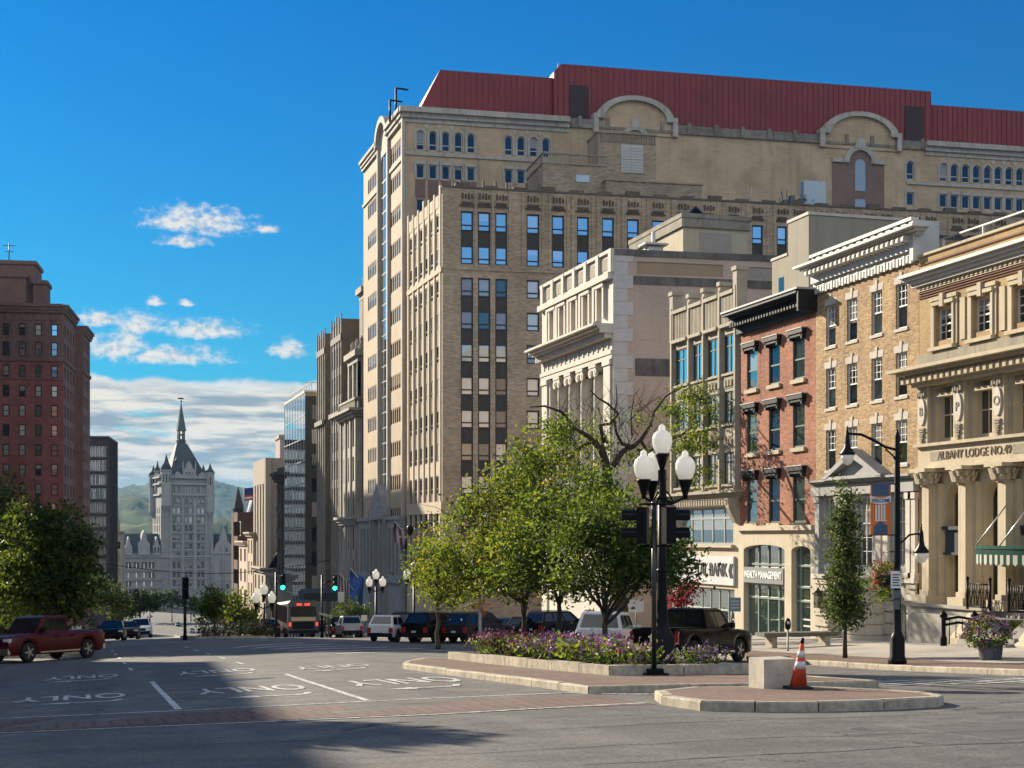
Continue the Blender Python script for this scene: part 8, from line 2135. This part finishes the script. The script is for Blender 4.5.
def car(name, label, kind, pm, x, y, az, s=1., group=None, cat='car', lit=False, stripe=None):
    """az: heading from +Y towards +X; local frame: +x ahead, +y to the near side left"""
    K = {'pickup': dict(L=5.75, W=2.0, H=1.92, hood=1.18, belt=1.20, r=.41, wx=(1.78, -1.78), rb=-.75, rt=-.62, ft=.72, fb=1.30, deck=1.20),
         'suv': dict(L=4.8, W=1.92, H=1.76, hood=1.05, belt=1.08, r=.37, wx=(1.45, -1.42), rb=-2.28, rt=-1.95, ft=.45, fb=1.25, deck=1.0),
         'sedan': dict(L=4.7, W=1.82, H=1.46, hood=.92, belt=.95, r=.33, wx=(1.42, -1.38), rb=-1.9, rt=-1.25, ft=.35, fb=1.15, deck=1.02)}[kind]
    L, W, H, r = K['L'], K['W'], K['H'], K['r']; hl = L / 2; hw = W / 2
    T = thing(name, label, cat, (0, 0, 0), group, local=True)
    hx, hy = math.sin(az), math.cos(az); wb = K['wx'][0] * s
    zf, zr = gz(x + hx * wb, y + hy * wb), gz(x - hx * wb, y - hy * wb)
    xs_, ys_ = hy * hw * s, -hx * hw * s
    zl, zrr = gz(x - xs_, y - ys_), gz(x + xs_, y + ys_)
    f = Vector((hx, hy, (zf - zr) / (2 * wb))).normalized(); rt = Vector((xs_, ys_, (zrr - zl) / 2)).normalized(); up = rt.cross(f); rt = f.cross(up)
    M_ = Matrix((f, -rt, up)).transposed().to_4x4()
    T.matrix_world = Matrix.Translation((x, y, (zf + zr) / 2 + .012)) @ M_ @ Matrix.Scale(s, 4)
    T.location = (x, y, (zf + zr) / 2 + .012); T.rotation_euler = M_.to_euler(); T.scale = (s, s, s)
    # lower body
    zb = .30 if kind != 'sedan' else .22
    st = []; n = 64
    for i in range(n + 1):
        xx = -hl + L * i / n
        e = abs(xx) / hl
        w = hw * (1 - .10 * max(0, (e - .80) / .20) ** 2.2)
        z0 = zb + .12 * max(0, (e - .9) / .1)
        for wx in K['wx']:
            q = (r + .07) ** 2 - (xx - wx) ** 2
            if q > 0: z0 = max(z0, r + math.sqrt(q))
        if xx > K['fb']: d = K['hood'] - .13 * ((xx - K['fb']) / (hl - K['fb'])) ** 2.4
        elif xx > K['rb']: d = K['belt']
        else: d = K['deck'] if kind != 'suv' else K['belt'] - .02
        if xx > hl - .12: d -= .16 * (xx - hl + .12) / .12
        if kind == 'sedan' and xx < -hl + .15: d -= .1
        z0 = min(z0, d - .12)
        st.append((xx, w, z0, d))
    b = MB(); ring = []
    for xx, w, z0, d in st:
        m1 = z0 + (d - z0) * .25; m2 = z0 + (d - z0) * .72
        half = [(w * .93, z0), (w, m1), (w * 1.0, m2), (w * .965, d - .035), (w * .90, d)]
        ring.append([(xx, a, zz) for a, zz in half] + [(xx, 0, d + .015)] + [(xx, -a, zz) for a, zz in half[::-1]])
    m = len(ring[0]); vs = [p for q in ring for p in q]
    b.add(vs, [(i * m + k, (i + 1) * m + k, (i + 1) * m + k + 1, i * m + k + 1) for i in range(n) for k in range(m - 1)], 0, True)
    b.add(ring[0], [tuple(range(m))]); b.add(ring[-1], [tuple(range(m - 1, -1, -1))])
    b.add([p for q in ring for p in (q[0], q[-1])], [(2 * i, 2 * i + 1, 2 * i + 3, 2 * i + 2) for i in range(n)], 1)
    # cabin
    wb_, wt = hw * .90, hw * .735; zb_ = K['belt'] - .01; zt = H
    c0 = [(K['rb'], wb_), (K['fb'], wb_), (K['fb'], -wb_), (K['rb'], -wb_)]; c1 = [(K['rt'], wt), (K['ft'], wt), (K['ft'], -wt), (K['rt'], -wt)]
    q1 = [(K['rt'] + .10, wt * .90), (K['ft'] - .14, wt * .90), (K['ft'] - .14, -wt * .90), (K['rt'] + .10, -wt * .90)]
    R0, R1, R2 = [(a, w, zb_) for a, w in c0], [(a, w, zt - .07) for a, w in c1], [(a, w, zt) for a, w in q1]
    b.add(R0 + R1 + R2, [(k, (k + 1) % 4, 4 + (k + 1) % 4, 4 + k) for k in range(4)] + [(4 + k, 4 + (k + 1) % 4, 8 + (k + 1) % 4, 8 + k) for k in range(4)] + [(8, 9, 10, 11)], 0)
    body = b.build('body', [pm, TRIMB], T)
    def pane(name, A, B, u0, u1, v0, v1, mt=CARGLASS, off=.006):
        """on the cabin face between rings from corner A to corner B"""
        P0, P1, P2, P3 = (Vector(R0[A]), Vector(R0[B]), Vector(R1[B]), Vector(R1[A]))
        q = lambda u, v: (P0.lerp(P1, u)).lerp(P3.lerp(P2, u), v)
        nn = (P1 - P0).cross(P3 - P0).normalized(); ce = (P0 + P2) / 2
        if nn.dot(ce - Vector((0, 0, 1.2))) < 0: nn = -nn
        p = MB(); V = [q(u0[0], v0), q(u1[0], v0), q(u1[1], v1), q(u0[1], v1)]
        p.add([v + nn * off for v in V] + [v - nn * .01 for v in V], [(0, 1, 2, 3), (0, 1, 5, 4), (1, 2, 6, 5), (2, 3, 7, 6), (3, 0, 4, 7)])
        return p.build(name, mt, T, recalc=True)
    pane('windscreen', 1, 2, (.05, .04), (.95, .96), .06, .97); pane('rear_window', 3, 0, (.07, .08), (.93, .92), .14, .93)
    Lc = K['fb'] - K['rb']
    for A, B, fl in ((0, 1, 0), (2, 3, 1)):
        cuts = ((.05, .46), (.50, .86)) if kind != 'suv' else ((.05, .27), (.30, .58), (.615, .88))
        for i, (u0, u1) in enumerate(cuts):
            lo, hi = (u0, u1) if not fl else (1 - u1, 1 - u0)
            top = [lo, hi]
            pane('side_window', A, B, (lo, top[0]), (hi, top[1]), .1, .9)
    # lights, bumpers, plate, mirrors, handles
    def bx(name, x0, x1, y0, y1, z0, z1, mt, par=T):
        p = MB(); p.box(x0, x1, y0, y1, z0, z1); return p.build(name, mt, par)
    for sg in (-1, 1):
        a, c = (hw * .60, hw * .93); y0, y1 = (a, c) if sg > 0 else (-c, -a)
        bx('headlight', hl - .16, hl - .005, y0, y1, K['hood'] - .34, K['hood'] - .17, HEAD)
        th = (.42, .30, .16)[('pickup', 'suv', 'sedan').index(kind)]
        a = hw * (.80 if kind == 'pickup' else .66); y0, y1 = (a, hw * .925) if sg > 0 else (-hw * .925, -a)
        bx('tail_light', -hl - .012, -hl + .12, y0, y1, K['deck'] - .1 - th, K['deck'] - .08, TAIL)
        mx = K['fb'] - .28; y0, y1 = (hw * .93, hw * 1.12) if sg > 0 else (-hw * 1.12, -hw * .93)
        bx('mirror', mx - .1, mx + .06, y0, y1, K['belt'] + .02, K['belt'] + .2, pm if kind != 'pickup' else TRIMB)
        for hx_ in (.25, -.72):
            y0, y1 = (hw * .99, hw * 1.012) if sg > 0 else (-hw * 1.012, -hw * .99)
            bx('door_handle', hx_ - .1, hx_ + .1, y0, y1, K['belt'] - .18, K['belt'] - .14, TRIMB)
        for sx in (K['fb'] - .22, K['fb'] - .22 - 1.0, K['fb'] - 2.15):
            y0, y1 = (hw * .99, hw * 1.003) if sg > 0 else (-hw * 1.003, -hw * .99)
            bx('door_seam', sx - .008, sx + .008, y0, y1, zb + .18, K['belt'] - .08, TRIMB)
        if kind == 'pickup': y0, y1 = (hw * .95, hw * 1.04) if sg > 0 else (-hw * 1.04, -hw * .95); bx('side_step', -1.2, 1.2, y0, y1, .36, .42, mat('chrome', (.6, .6, .6), .18, 0, metal=1.))
    bx('bumper', hl - .08, hl + .05, -hw * .9, hw * .9, .34, .60, TRIMB if kind != 'pickup' else MATS['chrome']); bx('bumper', -hl - .06, -hl + .08, -hw * .9, hw * .9, .36, .58, TRIMB if kind != 'pickup' else MATS['chrome'])
    bx('grille', hl - .05, hl + .012, -hw * .5, hw * .5, .64, K['hood'] - .2, TRIMB)
    bx('number_plate', -hl - .075, -hl - .06, -.16, .16, .60 if kind != 'pickup' else .42, .71 if kind != 'pickup' else .53, PLATE)
    if kind == 'suv':
        for sg in (-1, 1): p = MB(); p.tube([(K['rt'] + .15, sg * wt * .88, H + .04), (K['ft'] - .25, sg * wt * .88, H + .04)], .02, 6); p.build('roof_rail', TRIMB, T)
    if kind == 'pickup':
        bx('bed_cover', -hl + .1, K['rb'] - .04, -hw * .82, hw * .82, K['deck'] + .008, K['deck'] + .05, TRIMB)
    if stripe:
        p = MB()
        for sg in (-1, 1): p.add([(-1.2, sg * hw * 1.004, .62), (.9, sg * hw * 1.004, .62), (1.2, sg * hw * 1.004, .80), (-.9, sg * hw * 1.004, .80)], [(0, 1, 2, 3)])
        p.add([(-hl - .006, .2, .62), (-hl - .006, .85, .62), (-hl - .006, .85, .95)], [(0, 1, 2)]); p.build('stripe', stripe, T)
    # wheels
    for wx in K['wx']:
        for sg in (-1, 1):
            yc = sg * (hw - .13)
            p = MB(); p.lathe([(r * .62, -.11), (r * .93, -.12), (r, -.085), (r, .085), (r * .93, .12), (r * .62, .11)], (0, 0, 0), 20, T=lambda a, c, z: (wx + a, yc + z, r + c)); w = p.build('wheel', TYRE, T)
            p = MB(); p.lathe([(r * .66, .09 * sg), (r * .66, .105 * sg), (r * .58, .09 * sg), (r * .2, .07 * sg)], (0, 0, 0), 18, mi=0, T=lambda a, c, z: (wx + a, yc + z, r + c))
            for k in range(5):
                t = k * 1.2566; ca, sa = math.cos(t), math.sin(t)
                p.box(r * .12, r * .62, -.035, .035, .085, .118, T=lambda a, c, z: (wx + a * ca - c * sa, yc + z * sg, r + a * sa + c * ca))
            p.lathe([(r * .16, .08 * sg), (r * .15, .125 * sg)], (0, 0, 0), 10, T=lambda a, c, z: (wx + a, yc + z, r + c))
            p.build('rim', [RIM, TRIMB], w)
    return T

def at_ground(u, v): return g(u, v)
BLK = mat('paint_black', (.006, .006, .007), .22, .05, 2, spec=.10, coat=0); WHT = paint('white', (.62, .63, .64), 0.); RED = mat('paint_dark_red', (.075, .004, .006), .35, .05, 2, spec=.3, coat=.25); SIL = paint('silver', (.36, .37, .38), .6); NVY = mat('paint_navy', (.008, .011, .022), .4, .05, 2, spec=.15, coat=.05); GRY = mat('paint_charcoal', (.02, .021, .024), .4, .05, 2, spec=.15, coat=.05)
def cars():
    A = R
    # dark red pickup turning across the crossing
    x0, y0 = g(88, 658); x1, y1 = g(27, 663)
    hd = math.atan2(x1 - x0, y1 - y0); hx, hy = math.sin(hd), math.cos(hd)
    cx, cyy = (x0 + x1) / 2, (y0 + y1) / 2; nx, ny = hy, -hx            # right of heading
    if nx * cx + ny * cyy < 0: nx, ny = -nx, -ny
    car('pickup_truck', 'dark red crew cab pickup truck crossing in shade with bright alloy wheels', 'pickup', RED, cx + nx * .85, cyy + ny * .85, hd, .97, cat='pickup truck')
    car('pickup_truck', 'black crew cab pickup truck parked nose to the kerb by the bank', 'pickup', BLK, 20.0, 46.1, A(51), .95, cat='pickup truck')
    car('parked_car', 'white police style car with dark rear window and red stripe behind the globe lamp', 'suv', WHT, 19.0, 51.6, A(30), .97, stripe=mat('red_stripe', (.4, .02, .03), .5, 0), cat='car')
    sp = [(540, 640, 62, 'suv', BLK, 'black parked car nearest the median trees, mostly hidden by the flower bed'), (500, 641, 58, 'sedan', NVY, 'dark blue parked saloon with pale number plate, between two black cars'),
          (462, 643, 52, 'suv', GRY, 'large charcoal parked car with long sloping windscreen, seen from behind'), (422, 643, 50, 'suv', BLK, 'glossy black parked car next to the two white cars'),
          (404, 642, 42, 'suv', GRY, 'dark grey parked car squeezed between the glossy black and the white car'), (383, 642, 35, 'suv', WHT, 'white parked car furthest down the angled row')]
    for u, v, az, kd, pm, lb in sp:
        x, y = g(u, v); x, y = x + math.sin(A(az)) * 1.6, y + math.cos(A(az)) * 1.6
        car('parked_car', lb, kd, pm, x, y, A(az), .88 if pm is WHT else .97, group='cars parked at an angle to the kerb')
    def far(u, Y, az, kd, pm, lb, s=1.): p = at(u, HZ, Y); car('distant_car', lb, kd, pm, p.x, Y, A(az), s)
    far(349, 121, 4, 'suv', SIL, 'silver hatchback with red tail lights waiting beside the bus shelters')
    far(338, 130, 3, 'suv', BLK, 'dark car just ahead of the silver hatchback')
    far(249, 118, 4, 'sedan', SIL, 'small pale car beyond the far median flowers')
    far(268, 124, 4, 'sedan', BLK, 'dark car in the lane beside the waiting bus')
    far(113, 112, 185, 'sedan', BLK, 'dark car coming uphill along the plaza kerb'); far(128, 122, 184, 'sedan', GRY, 'grey car behind the dark car coming uphill'); far(141, 135, 184, 'suv', WHT, 'pale car last in the line coming uphill')
    far(192, 520, 4, 'suv', WHT, 'white car far down on the lower street'); far(178, 560, 180, 'sedan', SIL, 'tiny silver car at the bottom of the street')
    # bus
    p = at(309, HZ, 118.); x, y = p.x, 121.0; z = gz(x, y)
    T = thing('city_bus', 'city bus seen from behind at the shelter, red lights over a dark rear window', 'bus', (x, y, z)); wv, hh, ln = 2.5, 3.05, 11.
    b = MB(); pr = [(-wv / 2, .35), (wv / 2, .35), (wv / 2, hh - .25), (wv / 2 - .2, hh), (-wv / 2 + .2, hh), (-wv / 2, hh - .25)]
    dz = (gz(x, y + ln) - z)
    b.prism(pr, lambda a, h, d: (x + a, y + d, z + h + dz * d / ln), 0, ln); b.build('body', paint('bus_grey', (.075, .072, .072), .1), T)
    def bb(n, x0, x1, z0, z1, m, d=.03): q = MB(); q.box(x + x0, x + x1, y - d, y + .02, z + z0, z + z1); q.build(n, m, T)
    bb('rear_window', -1.05, 1.05, 1.75, 2.55, CARGLASS); bb('engine_grille', -.9, .9, .7, 1.3, TRIMB); bb('bumper', -1.2, 1.2, .38, .62, TRIMB, .1); bb('advert_panel', -1.0, 1.0, 1.38, 1.68, mat('cream_panel', (.5, .42, .28), .5, .1))
    RL = mat('red_lamp', (.5, .02, .02), .3, 0, emit=(1., .05, .03), es=1.0)
    for e in (-.55, .1): bb('route_light', e, e + .42, 2.64, 2.80, RL)
    for e in (-1.18, 1.02): bb('tail_light', e, e + .16, .95, 1.25, RL)
    q = MB(); q.box(x - wv / 2 - .012, x - wv / 2, y + .6, y + ln - .5, z + 1.5 + dz * .5, z + 2.5); q.build('side_window', CARGLASS, T)
    for yy in (2.4, 8.6):
        for e in (-1, 1): q = MB(); q.lathe([(.5, -.13), (.5, .13)], (0, 0, 0), 16, T=lambda a, c, zz: (x + e * 1.12 + zz, y + yy + a, z + .5 + c + dz * yy / ln)); q.build('wheel', TYRE, T)
cars()
flush_windows()
